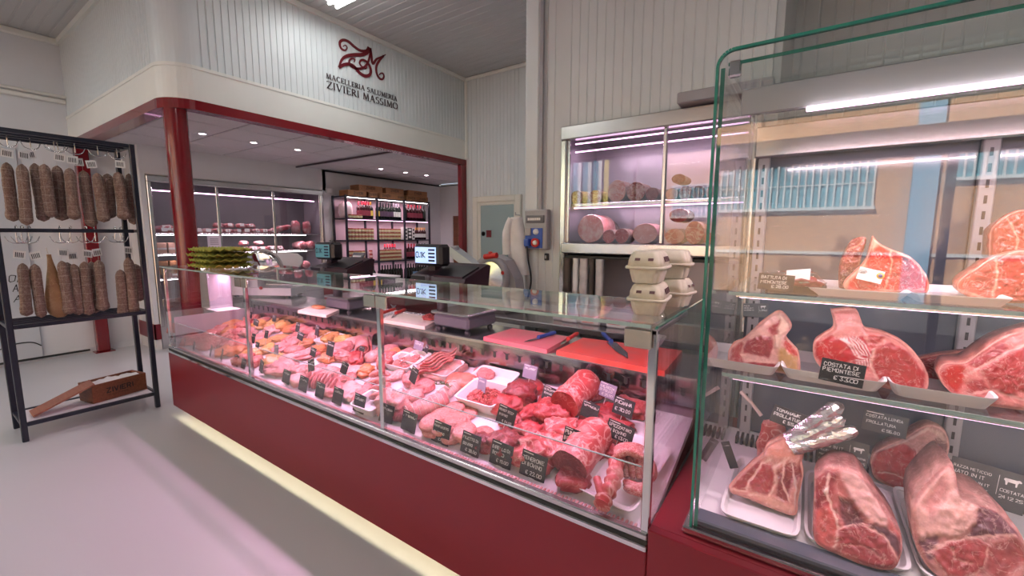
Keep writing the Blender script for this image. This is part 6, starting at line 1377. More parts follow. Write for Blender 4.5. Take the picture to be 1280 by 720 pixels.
# --- middle bay and rack end bay
def lab(mat, nm, x, y): b, r = zone(x, y); return f'{nm} in the {r} of the {b}'
NM = dict(chicken=('yellow chicken piece', 'chicken piece'), pork=('pink pork cut', 'pork cut'), porkpale=('pale pork fillet', 'pork fillet'), breaded=('golden breaded cutlet', 'cutlet'), orange=('orange marinated piece', 'marinated meat'), beef=('red beef cut', 'beef cut'), beeffat=('streaky marbled cut', 'marbled cut'), veal=('smooth veal piece', 'veal piece'), mincepink=('heap of pink mince', 'minced meat'), saus=('speckled fresh sausage', 'sausage'), beefdark=('dark red cut', 'beef cut'), patty=('round pink burger patty', 'burger patty'))
mid = [(325, 405, .15, .12, .08, 'chicken'), (312, 414, .14, .12, .07, 'porkpale'), (345, 402, .16, .12, .07, 'chicken'), (364, 401, .15, .12, .08, 'chicken'), (340, 411, .2, .12, .05, 'porkpale'), (351, 422, .21, .11, .035, 'breaded'), (330, 427, .17, .10, .03, 'breaded'), (316, 441, .14, .12, .06, 'chicken'), (335, 435, .15, .11, .05, 'chicken'), (352, 432, .18, .12, .05, 'pork'), (369, 427, .18, .14, .06, 'pork'), (386, 412, .18, .14, .06, 'pork'), (404, 403, .16, .12, .06, 'pork'), (440, 419, .15, .12, .07, 'chicken'), (430, 412, .13, .12, .06, 'chicken'), (398, 436, .14, .10, .05, 'orange'), (412, 445, .15, .12, .05, 'orange'), (428, 443, .24, .10, .06, 'beeffat'), (446, 446, .22, .10, .06, 'beef'), (440, 463, .18, .13, .05, 'porkpale'), (457, 462, .14, .11, .05, 'orange'), (378, 443, .24, .14, .05, 'pork'), (360, 447, .22, .12, .05, 'porkpale'), (342, 449, .2, .14, .06, 'chicken'), (333, 466, .26, .16, .06, 'pork'), (352, 459, .2, .14, .05, 'porkpale'), (372, 463, .16, .12, .06, 'pork'), (398, 463, .2, .14, .05, 'pork'), (418, 484, .2, .14, .05, 'pork'), (440, 487, .2, .12, .05, 'porkpale'), (413, 465, .14, .12, .06, 'beeffat'), (432, 472, .14, .12, .05, 'beeffat'), (382, 428, .14, .12, .05, 'orange'),
       (225, 408, .26, .18, .06, 'mincepink'), (245, 414, .26, .18, .06, 'mincepink'), (268, 410, .24, .18, .06, 'beeffat'), (290, 404, .22, .16, .06, 'orange'), (235, 425, .26, .16, .06, 'mincepink'), (262, 424, .26, .16, .07, 'mincepink'), (285, 424, .22, .16, .07, 'mincepink'), (296, 438, .16, .14, .05, 'orange'), (275, 440, .2, .14, .05, 'orange'), (250, 434, .2, .12, .05, 'mincepink'), (294, 415, .18, .14, .06, 'pork'), (232, 399, .2, .12, .06, 'orange'), (255, 401, .22, .12, .06, 'chicken')]
for (px, py, a, b, h_, mt) in mid:
    p = onzd(px, py, DZ+h_*.5)
    if mt == 'mincepink':
        p.y = min(max(p.y, 1.36), 1.75); SEED[0] += 1; PLACED.append((p.x, p.y, a)); solo('minced_meat', strands(0, 0, 0, a, b, h_, 260, 0, SEED[0], .006, .035), M[mt], lab(mt, NM[mt][0], p.x, p.y), 'minced meat', 'mince heaps', (p.x, p.y, DZ))
    else:
        o = put(px, py, a, b, h_, mt, lab(mt, NM[mt][0], p.x, p.y), NM[mt][1], random.uniform(-40, 40), rough=.2); o['group'] = f'{NM[mt][0]}s of the counter'
for i in range(9): 
    o = put(405+(i % 3)*9+random.uniform(-2, 2), 413+(i//3)*4.5, .06, .05, .045, 'breaded', 'golden croquette in the white tray of the middle bay', 'croquette', i*40, lift=.01+.012*(i % 2)); o['group'] = 'croquettes'
p = onzd(455, 428, DZ+.06); mb = MB(); vs = []; N = 60
for i in range(N+1):
    a = i/N*4.2*math.pi; r_ = .012+.0105*a/math.pi*1.1
    for y in (-.11, .11):
        for dr in (0, .009): vs.append((math.cos(a)*(r_+dr)*1.25, y, .055+math.sin(a)*(r_+dr)))
mb.add(vs, [f for i in range(N) for f in ((4*i, 4*i+4, 4*i+6, 4*i+2), (4*i+1, 4*i+3, 4*i+7, 4*i+5), (4*i, 4*i+1, 4*i+5, 4*i+4), (4*i+2, 4*i+6, 4*i+7, 4*i+3))], 0, True)
solo('rolled_belly', mb, M['pork'], 'rolled slab of pink pork belly under the porchetta card', 'pork belly', None, (p.x, p.y, DZ+.005), (0, 0, .9)).scale = (.72, .72, .72); PLACED.append((p.x, p.y, .2))
for i in range(9):
    p = onzd(384+i*4.2, 471+i*.7+2*math.sin(i), DZ+.04); solo('pork_slice', blobmesh(300+i, .016, .10, .085, .15, 12, 12, .8), M['pork'], 'thin pork slice standing in the fanned row of the middle bay', 'pork slice', 'fanned pork slices', (p.x, max(p.y, 1.36), DZ), (0, .35, .5)); PLACED.append((p.x, p.y, .08))
for i in range(4): link([(462, 470+i*9, DZ+.03), (475, 466+i*9, DZ+.04), (488, 470+i*5, DZ+.03)], .02, 'speckled fresh sausage lying behind the counter post', 'sausages behind the post')
for i in range(5): roll((437+i*5, 503-i*5), (462+i*2, 494-i*5), .022, 'pork', 'pink pork chop roll in the row beside the lombo card', 'pork chop', 0, group='pork chop rolls')
# --- fillers so that the deck is covered as in the shop
rnd = random.Random(11); x = CX0+.12
fills = {0: ['mincepink', 'orange', 'pork', 'saus', 'beeffat'], 1: ['pork', 'porkpale', 'chicken', 'pork', 'beeffat', 'orange', 'porkpale'], 2: ['beef', 'beef', 'beeffat', 'beefdark', 'beef']}
while x < CX1-.28:
    for y in (1.34, 1.46, 1.58, 1.70, 1.79):
        xx, yy = x+rnd.uniform(-.03, .03), y+rnd.uniform(-.02, .02)
        if any((xx-a)**2+(yy-b)**2 < (.07+.28*s)**2*.62 for a, b, s in PLACED): continue
        bay = 0 if xx < -2.85 else 1 if xx < -1.57 else 2
        if bay == 2 and yy > 1.6 and xx < -1.1: continue
        mt = rnd.choice(fills[bay]); SEED[0] += 1; PLACED.append((xx, yy, .13)); s = rnd.uniform(.12, .18)
        mt2 = mt if mt != 'mincepink' else 'patty'
        solo(NM[mt2][1].replace(' ', '_'), blobmesh(SEED[0], s, s*rnd.uniform(.6, .9), rnd.uniform(.045, .075), .2, 20, 12), M[mt2], lab(mt2, NM[mt2][0], xx, yy), NM[mt2][1], f'{NM[mt2][0]}s of the counter', (xx, yy, DZ), (0, 0, rnd.uniform(0, 3)))
    x += .115

# everything laid on the deck follows its slope
for o in [o for o in bpy.data.objects if o not in _before and o.parent is None]:
    if o.get('_world'): continue
    y = o.location.y; o.location.z += DS*(y-1.25); r = o.rotation_euler.copy(); o.rotation_mode = 'ZYX'; o.rotation_euler = (r.x+math.atan(DS), r.y, r.z)
for o in bpy.data.objects:
    if '_world' in o: del o['_world']
# ================================================================== BEEF IN THE TALL GLASS CASE
def inpoly(x, y, P):
    c = False; j = len(P)-1
    for i in range(len(P)):
        if (P[i][1] > y) != (P[j][1] > y) and x < (P[j][0]-P[i][0])*(y-P[i][1])/(P[j][1]-P[i][1])+P[i][0]: c = not c
        j = i
    return c
def segd(x, y, a, b):
    dx, dy = b[0]-a[0], b[1]-a[1]; t = max(0, min(1, ((x-a[0])*dx+(y-a[1])*dy)/(dx*dx+dy*dy+1e-9))); return math.hypot(x-a[0]-t*dx, y-a[1]-t*dy)
def edged(x, y, P): return min(segd(x, y, P[i], P[(i+1) % len(P)]) for i in range(len(P)))
LEAN, LEAND, FAT, FATY, RIND, BONE, PINKF, DRY = (.40, .045, .045), (.26, .035, .042), (.74, .50, .44), (.60, .42, .24), (.14, .05, .05), (.72, .55, .46), (.74, .42, .40), (.20, .11, .10)
def steak(label, out, zones, P, n, T, base=FAT, side=(.55, .25, .22), rim=2.2, rimc=(.72, .46, .40), mat='vc', cen=None, sweep=(0, 1, 0), seed=0, rough=.004, name='beef_steak', cat='beef', taper=.9):
    n = Vector(n).normalized(); P = Vector(P); sw = Vector(sweep).normalized(); N = 110; R = 30
    pts = catmull([Vector((x, y, 0)) for x, y in out]+[Vector((*out[0], 0))], 8)[:-1]
    # even resample
    L = [0]
    for a, b in zip(pts, pts[1:]+pts[:1]): L.append(L[-1]+(b-a).length)
    rs = []; j = 0
    for k in range(N):
        s = L[-1]*k/N
        while L[j+1] < s: j += 1
        t = (s-L[j])/(L[j+1]-L[j]+1e-9); rs.append(pts[j].lerp(pts[(j+1) % len(pts)], t))
    O = [(p.x, p.y) for p in rs]; cx, cy = cen or (sum(p[0] for p in O)/N, sum(p[1] for p in O)/N)
    def colour(x, y, s):
        w_ = 2.0; xw = x+w_*mn.noise(Vector((x*.13, y*.13, seed))); yw = y+w_*mn.noise(Vector((x*.13, y*.13, seed+9))); c = base; h = 0
        for z in zones:
            if z[0] == 'p':
                ins = inpoly(xw, yw, z[1]); d = edged(xw, yw, z[1])
                f = smoothstep(-z[3], z[3], d if ins else -d) if z[3] else float(ins)
                hh = z[4] if len(z) > 4 else 0
            else:
                d = min(segd(xw, yw, a, b) for a, b in zip(z[1], z[1][1:])); f = 1-smoothstep(z[2]*.5-.5, z[2]*.5+.7, d); hh = z[4] if len(z) > 4 else 0
            if f > 0: c = tuple(c[i]+(z[2 if z[0] == 'p' else 3][i]-c[i])*f for i in range(3)); h = h+(hh-h)*f
        return c, h
    vs = []; cs = []; fs = []
    def addv(px, py, depth, col, lift): p = onp(px, py, P, n); vs.append(p+sw*depth+n*lift); cs.append((max(col[0], 0)**1.12, max(col[1], 0)**1.3, max(col[2], 0)**1.3, 1))
    c0, h0 = colour(cx, cy, 0); addv(cx, cy, 0, c0, h0)
    S = [(i/R)**.85 for i in range(1, R+1)]
    for s in S:
        for (x, y) in O:
            px, py = cx+(x-cx)*s*.985, cy+(y-cy)*s*.985; c, h = colour(px, py, s)
            de = (1-s)*math.hypot(x-cx, y-cy)
            if de < rim: f = 1-de/rim; c = tuple(c[i]+(rimc[i]-c[i])*f*.8 for i in range(3))
            lift = h+rough*(mn.noise(Vector((px*.12, py*.12, seed)))+.5*mn.noise(Vector((px*.3, py*.3, seed+4))))-.008*smoothstep(.9, 1, s)
            addv(px, py, 0, c, lift)
    for k, (d, sc_) in enumerate(((.008, 1.0), (T*.35, 1.0), (T*.7, .5+.5*taper), (T*.95, taper), (T, taper*.9))):
        for (x, y) in O:
            g = mn.noise(Vector((x*.1, y*.1, d*30+seed))); c = tuple(side[i]*(.8+.5*g) + rimc[i]*max(0, .25*(1-d/T)) for i in range(3))
            addv(cx+(x-cx)*sc_, cy+(y-cy)*sc_, d, c, rough*g*1.5)
    rings = R+5
    fs += [(0, 1+k, 1+(k+1) % N) for k in range(N)]
    for i in range(rings-1):
        a, b = 1+i*N, 1+(i+1)*N; fs += [(a+k, b+k, b+(k+1) % N, a+(k+1) % N) for k in range(N)]
    fs.append(tuple(1+(rings-1)*N+k for k in range(N)))
    # orientation towards the viewer side
    mb = MB(); mb.add(vs, fs, 0, True); mb.c = cs
    return wsolo(name, mb, M[mat], label, cat)
def Z(s, ox, oy, pts): return [(ox+x/s, oy+y/s) for x, y in pts]
def ctray(pl, pr, Y, d_, z, h_, label, w_=None, rot=0):
    a = ony(pl, 0, Y).x; b = ony(pr, 0, Y).x; return solo('white_tray', traymesh(b-a, d_, h_, .006, .86), M['tray'], label, 'tray', None, ((a+b)/2, Y+d_/2, z), (0, 0, rot))
S1, S2, DK = 1.3285, 1.0765, KZ+.0305
# upper shelf
ctray(1037, 1187, 1.50, .30, S1, .022, 'oval white platter under the tagged beef slab on the upper glass shelf')
ctray(1186, 1330, 1.50, .32, S1, .022, 'white platter under the brown-edged beef on the upper glass shelf')
z1 = lambda p: Z(4.236, 1000, 230, p)
Y1 = 1.60; B1p = ony(1080, 364, Y1); n1 = (0, -1, .2)
steak('deep red beef slab with a white tag on the upper glass shelf', z1([(388, 275), (372, 340), (345, 410), (285, 470), (240, 515), (236, 555), (300, 572), (480, 577), (640, 580), (680, 570), (684, 510), (655, 455), (615, 408), (560, 372), (480, 342), (420, 312)]),
      [('p', z1([(370, 360), (420, 320), (620, 415), (685, 520), (670, 575), (250, 560), (260, 515), (340, 450)]), (.50, .035, .03), 3), ('p', z1([(480, 350), (610, 410), (640, 470), (640, 540), (500, 545), (480, 450)]), (.40, .025, .025), 3), ('l', z1([(482, 350), (485, 420), (470, 500), (440, 570)]), 2.2, (.72, .32, .24)), ('l', z1([(640, 440), (650, 520)]), 1.2, FAT), ('l', z1([(420, 560), (520, 565), (660, 558)]), 2, (.7, .3, .25)), ('p', z1([(545, 385), (580, 395), (570, 425), (548, 415)]), (.28, .02, .02), 1, -.004)], B1p, n1, .10, base=(.72, .48, .36), cen=z1([(450, 470)])[0], side=(.5, .2, .16), seed=1)
steak('dark bony beef side behind the tagged slab', z1([(207, 550), (206, 470), (215, 410), (245, 340), (285, 290), (345, 280), (352, 310), (330, 380), (312, 450), (280, 500), (250, 552)]), [('p', z1([(210, 470), (320, 440), (300, 500), (215, 540)]), (.10, .03, .035), 5), ('p', z1([(230, 370), (330, 300), (330, 350), (240, 430)]), (.34, .06, .05), 5), ('l', z1([(240, 350), (300, 330), (345, 290)]), 2, (.5, .28, .22)), ('l', z1([(225, 420), (290, 410), (320, 400)]), 1.5, (.45, .2, .2))], B1p+Vector((0, .06, 0)), n1, .07, base=(.24, .05, .05), seed=2, rimc=(.3, .1, .09), side=(.2, .05, .05))
q = z1([(320, 437), (452, 466), (426, 530), (295, 500)]); pp = [onp(x, y, B1p-Vector((0, .012, 0)), Vector(n1).normalized()) for x, y in q]
tg_ = wsolo('quality_tag', MB().prism(list(reversed(pp)), (0, -.001, 0)), M['white'], 'white quality tag with a round gold seal stuck on the red beef slab', 'tag')
c_ = pp[1]*.62+pp[3]*.12+pp[2]*.26; nn = Vector(n1).normalized(); ax = Matrix((Vector((1, 0, 0)), Vector((1, 0, 0)).cross(nn)*-1, nn)).transposed()
part('gold_seal', MB().lathe([(0, .0016), (.009, .0016), (.009, .0012)], 20, c_, axis=ax), pm('gold seal', (.6, .38, .06), None, 30, .4), tg_); part('blue_centre', MB().lathe([(0, .0022), (.005, .0022), (.005, .0016)], 16, c_, axis=ax), pm('dark blue print', (.05, .05, .2), None, 30, .5), tg_)
mb = MB(); ux = (pp[1]-pp[0]).normalized(); vx = (pp[0]-pp[3]).normalized(); c2 = pp[0]*.6+pp[2]*.18+pp[3]*.22
for k in range(9): a = math.pi*k/8; b = math.pi*(k+1)/8; mb.tube([c2+ux*math.cos(a)*.009+vx*math.sin(a)*.008-Vector((0, .0018, 0)), c2+ux*math.cos(b)*.009+vx*math.sin(b)*.008-Vector((0, .0018, 0))], .0005, 4)
for k in range(3): mb.box(c2.x-.006, c2.y-.002, c2.z-.004+k*.003, c2.x+.006, c2.y-.0015, c2.z-.003+k*.003)
part('printed_outline', mb, M['ink'], tg_)
steak('broad brownish-red beef piece on the platter at the upper shelf end', z1([(838, 560), (835, 528), (868, 490), (930, 452), (1000, 402), (1090, 372), (1190, 350), (1290, 380), (1340, 450), (1330, 560), (1280, 620), (1100, 632), (960, 620), (880, 590)]), [('p', z1([(900, 520), (1000, 440), (1040, 520), (960, 590)]), (.34, .07, .06), 10), ('p', z1([(1050, 400), (1300, 400), (1300, 600), (1060, 600)]), (.42, .05, .045), 8), ('l', z1([(1040, 390), (1045, 480), (1020, 610)]), 3, (.66, .4, .32)), ('l', z1([(850, 560), (960, 605), (1100, 620)]), 3, (.62, .36, .28))], ony(1230, 375, 1.60), n1, .11, base=(.46, .13, .10), seed=3, side=(.42, .14, .1))
steak('tall brown aged beef block behind the broad piece on the upper shelf', z1([(1005, 400), (1008, 300), (1015, 240), (1060, 195), (1130, 150), (1200, 135), (1300, 180), (1320, 320), (1290, 420), (1100, 430)]), [('p', z1([(1060, 230), (1200, 160), (1280, 220), (1280, 380), (1080, 400)]), (.40, .10, .06), 8), ('l', z1([(1100, 180), (1150, 280), (1150, 400)]), 3, (.6, .36, .26))], ony(1250, 330, 1.78), (0, -1, .1), .10, base=(.34, .10, .07), seed=4, side=(.3, .1, .07))
# wrapped carpaccio
a = ony(950, 365, 1.50); b = ony(1034, 365, 1.50)
solo('black_tray', traymesh(b.x-a.x, .15, .022, .004, .86), M['dark'], 'black foam tray of wrapped beef on the upper shelf by the uprights', 'tray', None, ((a.x+b.x)/2, 1.585, S1))
o = solo('beef_slices', blobmesh(61, (b.x-a.x)*.86, .12, .045, .25, 24, 14, .8, 3), M['beefdark'], 'dark red sliced beef wrapped in film in the black tray', 'beef', None, ((a.x+b.x)/2, 1.585, S1+.012)); raw('film_wrap', blobmesh(61, (b.x-a.x)*.93, .14, .062, .28, 24, 14, .75, 3).mesh(M['film']), o)
wsolo('weight_label', MB().obox(((a.x+b.x)/2+.01, 1.545, S1+.05), (.03, 0, .004), (0, .012, .02), (0, -.0006, .0004)), M['paper'], 'white weight label on the wrapped beef in the black tray', 'label')
# lower shelf
z2 = lambda p: Z(4.236, 880, 340, p)
ctray(909, 1012, 1.47, .24, S2, .03, 'white tray under the rib steak with pale bone on the lower glass shelf'); ctray(1013, 1168, 1.47, .26, S2, .034, 'white tray under the costata card on the lower glass shelf'); ctray(1169, 1330, 1.47, .28, S2, .034, 'white tray under the large loin on the lower glass shelf')
n2 = (0, -1, .28); Y2 = 1.54
steak('rib steak with a pale bone and yellow fat edge on the lower glass shelf', z2([(125, 485), (128, 420), (160, 372), (212, 348), (300, 265), (400, 205), (465, 282), (435, 340), (470, 385), (502, 432), (500, 545), (380, 532), (250, 516), (150, 502)]),
      [('p', z2([(205, 430), (222, 368), (290, 338), (355, 340), (368, 400), (345, 455), (280, 438)]), (.34, .075, .09), 2, .003), ('p', z2([(133, 470), (148, 405), (195, 372), (208, 385), (195, 430), (205, 480)]), (.38, .10, .11), 2), ('p', z2([(225, 478), (300, 470), (385, 490), (380, 520), (260, 505)]), (.38, .09, .10), 2), ('l', z2([(200, 440), (260, 470), (370, 480)]), 3, FAT), ('p', z2([(395, 400), (440, 400), (500, 440), (500, 545), (390, 525)]), (.56, .40, .20), 3), ('p', z2([(430, 350), (470, 390), (500, 430), (490, 450), (440, 420), (425, 385)]), (.55, .08, .07), 2, -.004), ('p', z2([(370, 330), (400, 215), (462, 280), (415, 340), (395, 420), (380, 400)]), BONE, 2, .006), ('p', z2([(330, 300), (400, 250), (385, 330), (360, 335)]), (.40, .10, .11), 2)], ony(960, 468, Y2), n2, .05, base=(.70, .46, .42), seed=5, cen=z2([(330, 430)])[0])
z5 = lambda p: Z(2.977, 850, 480, p)
c5 = [(1038, 387), (1068, 386), (1076, 398), (1082, 410), (1105, 415), (1130, 428), (1150, 448), (1161, 470), (1160, 488), (1150, 496), (1128, 491), (1100, 484), (1075, 478), (1050, 472), (1030, 464), (1017, 446), (1018, 427), (1030, 417), (1042, 408)]
rib = [('l', [(1050+k*4.2, 424-k*.6), (1062+k*4, 432), (1070+k*3.6, 445), (1072+k*3.2, 458)], 1.7, (.80, .62, .60), .002) for k in range(6)]
steak('big red bone-in costata with fanned white ribs on the lower glass shelf', c5, [('p', [(1020, 428), (1040, 420), (1060, 428), (1068, 446), (1052, 458), (1028, 458), (1020, 444)], (.48, .035, .04), 2), ('p', [(1048, 424), (1078, 420), (1090, 440), (1086, 462), (1066, 458), (1060, 438)], (.50, .06, .08), 2)]+rib+[('p', [(1094, 436), (1112, 427), (1136, 440), (1156, 466), (1155, 486), (1130, 487), (1102, 478), (1091, 458)], (.42, .075, .075), 2, .004), ('p', [(1084, 416), (1106, 420), (1095, 434), (1088, 436)], (.5, .12, .11), 2), ('l', [(1092, 436), (1089, 458), (1100, 479), (1130, 490)], 2.5, FAT), ('p', [(1042, 392), (1062, 390), (1072, 404), (1050, 410)], (.62, .26, .24), 3), ('l', [(1044, 408), (1066, 402), (1082, 411)], 1.5, (.7, .4, .36))], ony(1090, 480, Y2), n2, .09, base=(.68, .34, .31), seed=6, cen=(1086, 447))
steak('dark beef strip behind the costata on the lower glass shelf', [(1148, 448), (1185, 442), (1225, 441), (1240, 470), (1200, 482), (1160, 480)], [('p', [(1155, 452), (1225, 446), (1230, 465), (1165, 472)], (.25, .03, .04), 4)], ony(1190, 478, 1.72), n2, .06, base=(.36, .1, .1), seed=7, name='beef_strip')
steak('large marbled loin with a bright red ragged end on the lower glass shelf', [(1173, 466), (1180, 455), (1207, 453), (1230, 437), (1256, 421), (1285, 412), (1330, 405), (1360, 440), (1350, 490), (1320, 520), (1280, 514), (1225, 506), (1196, 496), (1180, 482)], [('p', [(1175, 466), (1190, 456), (1206, 458), (1204, 480), (1196, 492), (1182, 480)], (.50, .06, .05), 3), ('p', [(1225, 462), (1280, 432), (1330, 430), (1340, 470), (1260, 494), (1240, 484)], (.40, .08, .08), 3, .004), ('p', [(1206, 478), (1228, 474), (1242, 492), (1212, 494)], (.38, .09, .09), 2), ('l', [(1206, 494), (1240, 488), (1280, 500), (1330, 495)], 3, (.70, .42, .38)), ('p', [(1210, 455), (1255, 426), (1262, 440), (1222, 462)], (.40, .09, .10), 3), ('l', [(1206, 470), (1230, 456), (1270, 434), (1320, 424)], 3, (.72, .46, .42))], ony(1240, 500, Y2), n2, .12, base=(.66, .30, .28), seed=8, cen=(1255, 468))
# deck trays: left single tray, long trays beside it
def dtray(c4, label, h_=.022):
    q = [onz(*p, DK+h_) for p in c4]; x0 = (q[0].x+q[3].x)/2; x1 = (q[1].x+q[2].x)/2; y0 = (q[0].y+q[1].y)/2; y1 = (q[2].y+q[3].y)/2; return solo('white_tray', traymesh(x1-x0, y1-y0, h_, .008, .9), M['tray'], label, 'tray', None, ((x0+x1)/2, (y0+y1)/2, DK))
dtray(((892, 640), (1000, 672), (1003, 590), (925, 568)), 'flat white tray under the foil-wrapped tomahawk steaks on the case deck')
dtray(((1005, 672), (1130, 715), (1120, 610), (1006, 590)), 'flat white tray under the cut loin with a pink fat cap on the case deck'); dtray(((1135, 716), (1290, 760), (1260, 640), (1124, 610)), 'flat white tray under the large aged loin on the case deck')
dtray(((1085, 600), (1190, 632), (1180, 585), (1082, 563)), 'white tray under the grey-rinded beef at the back of the case deck', .02)
z7 = lambda p: Z(3.275, 880, 480, p)
n7 = (0, -.85, .55); B7 = onz(985, 640, DK+.024)
steak('marbled tomahawk steak with foil-wrapped bones on the case deck', z7([(100, 425), (128, 392), (185, 335), (238, 292), (258, 250), (325, 215), (378, 232), (408, 290), (400, 320), (408, 372), (398, 420), (385, 480), (372, 540), (270, 508), (170, 468), (112, 448)]),
      [('p', z7([(110, 420), (190, 345), (230, 300), (235, 330), (180, 400), (170, 440)]), (.34, .06, .07), 2), ('p', z7([(185, 400), (240, 330), (280, 330), (285, 400), (265, 450), (200, 440)]), (.38, .07, .08), 2, .004), ('l', z7([(112, 430), (175, 440), (185, 400), (235, 330), (270, 310)]), 2.6, FAT), ('l', z7([(185, 450), (265, 465), (295, 400), (290, 340), (350, 300)]), 2.8, FAT), ('p', z7([(300, 460), (300, 360), (350, 320), (400, 340), (405, 380), (360, 400), (340, 500)]), (.26, .035, .05), 3, -.004), ('p', z7([(250, 300), (262, 250), (325, 218), (375, 235), (402, 290), (330, 300)]), (.72, .36, .30), 3, .004), ('l', z7([(330, 300), (320, 400), (350, 480)]), 2.4, FAT), ('l', z7([(360, 330), (375, 420), (370, 520)]), 2, (.66, .5, .46)), ('p', z7([(200, 450), (300, 470), (370, 500), (372, 538), (270, 505)]), (.60, .36, .30), 3)], B7, n7, .07, base=(.58, .30, .27), seed=9, cen=z7([(265, 400)])[0])
st_ = onp(*z7([(345, 245)])[0], B7, Vector(n7).normalized())
for k, (e_, o_) in enumerate((((555, 85), (0, .05)), ((570, 135), (.0, .03)), ((625, 185), (.02, .0)))):
    E_ = ony(*z7([e_])[0], st_.y-.03+.02*k); s0 = st_+Vector((.005*k, .02-.012*k, .012-.012*k)); pts = [s0.lerp(E_, t/12) for t in range(13)]
    mb = MB(); rr = [0.0205+.004*mn.noise(Vector((t*1.3, k*7, 0))) for t in range(13)]; rr[-1] *= .7; mb.tube(pts, rr, 14)
    mb.v = [tuple(Vector(v)+Vector((mn.noise(Vector(v)*90), mn.noise(Vector(v)*90+Vector((5, 0, 0))), mn.noise(Vector(v)*90+Vector((0, 7, 0)))))*.004) for v in mb.v]
    mb.sm = [False]*len(mb.f); wsolo('foil_wrapped_bone', mb, M['foil'], ['topmost foil-wrapped rib bone of the tomahawk bundle', 'middle foil-wrapped rib bone of the tomahawk bundle', 'lowest foil-wrapped rib bone of the tomahawk bundle'][k], 'bone')
p0, p1, p2 = ony(*z7([(150, 30)])[0], 1.80), ony(*z7([(235, 130)])[0], 1.78), ony(*z7([(285, 250)])[0], 1.76)
t = thing('tomahawk_steak', 'smaller tomahawk with a bare slender bone leaning at the back of the case', 'beef', (p2.x, p2.y, DK)); part('bone', MB().tube([p0, (p0+p1)/2+Vector((.004, 0, 0)), p1], [.008, .006, .007], 10), pm('pale bone', (.68, .55, .52), None, 20, .5), t)
mb = blobmesh(41, .09, .06, .22, .18, 18, 18, .9, 2); c_ = (p1+p2)/2; mb.v = [(x+c_.x+.015, y+c_.y, z+DK) for x, y, z in mb.v]; part('meat', mb, M['beeffat'], t)
n8 = (0, -.8, .6); B8 = onz(1090, 705, DK+.024)
steak('cut loin with a pink fat cap and knuckly spine side on the case deck', z5([(500, 350), (530, 325), (565, 308), (650, 320), (692, 362), (760, 462), (815, 540), (828, 590), (825, 645), (790, 695), (700, 682), (600, 642), (505, 592), (496, 500), (500, 420)]),
      [('p', z5([(590, 320), (650, 322), (700, 375), (775, 500), (770, 540), (700, 510), (630, 420)]), (.76, .48, .46), 3, .006), ('p', z5([(500, 350), (560, 315), (585, 340), (560, 440), (520, 480), (497, 440)]), (.30, .04, .05), 3), ('p', z5([(497, 470), (560, 450), (590, 520), (560, 610), (505, 585)]), (.52, .13, .12), 3), ('l', z5([(555, 330), (545, 400), (570, 470), (590, 540), (575, 610)]), 3, (.74, .52, .46)), ('p', z5([(590, 420), (640, 440), (690, 520), (640, 560), (600, 500)]), (.16, .035, .05), 3, -.008), ('p', z5([(700, 520), (780, 540), (825, 590), (815, 640), (760, 580)]), (.14, .08, .10), 3), ('p', z5([(590, 540), (680, 525), (760, 570), (800, 640), (785, 685), (700, 672), (600, 622)]), (.32, .05, .06), 2, .004), ('l', z5([(590, 535), (680, 520), (765, 570), (810, 650)]), 2.4, (.66, .42, .38)), ('l', z5([(610, 600), (680, 600), (760, 655)]), 1.4, (.6, .3, .28)), ('p', z5([(532, 392), (545, 388), (552, 402), (540, 412), (530, 404)]), (.8, .68, .6), 1.2, .008)], B8, n8, .16, base=(.48, .17, .16), seed=10, side=(.42, .2, .2), mat='vcdry', name='beef_loin', rimc=(.5, .28, .26))
steak('red-faced beef cut with a thick grey rind at the back of the case', z5([(710, 300), (722, 262), (760, 235), (830, 205), (925, 153), (990, 178), (1003, 255), (965, 330), (920, 370), (872, 416), (780, 382), (722, 348)]),
      [('p', z5([(716, 298), (738, 252), (830, 226), (880, 250), (892, 330), (862, 402), (770, 372), (722, 335)]), (.46, .045, .05), 2, .004), ('l', z5([(716, 330), (780, 330), (880, 370)]), 1.6, FAT), ('l', z5([(880, 245), (895, 320), (868, 400)]), 2.6, (.7, .46, .42)), ('p', z5([(895, 260), (950, 200), (990, 185), (1000, 250), (950, 330), (900, 360)]), (.22, .13, .12), 3), ('l', z5([(730, 250), (830, 215), (925, 165)]), 3.5, (.72, .54, .48)), ('p', z5([(920, 160), (985, 182), (992, 215), (960, 200)]), (.64, .46, .38), 2)], onz(1150, 612, DK+.022), (.1, -.9, .42), .09, base=(.58, .36, .32), seed=11, mat='vcdry', name='beef_loin', side=(.25, .15, .13))
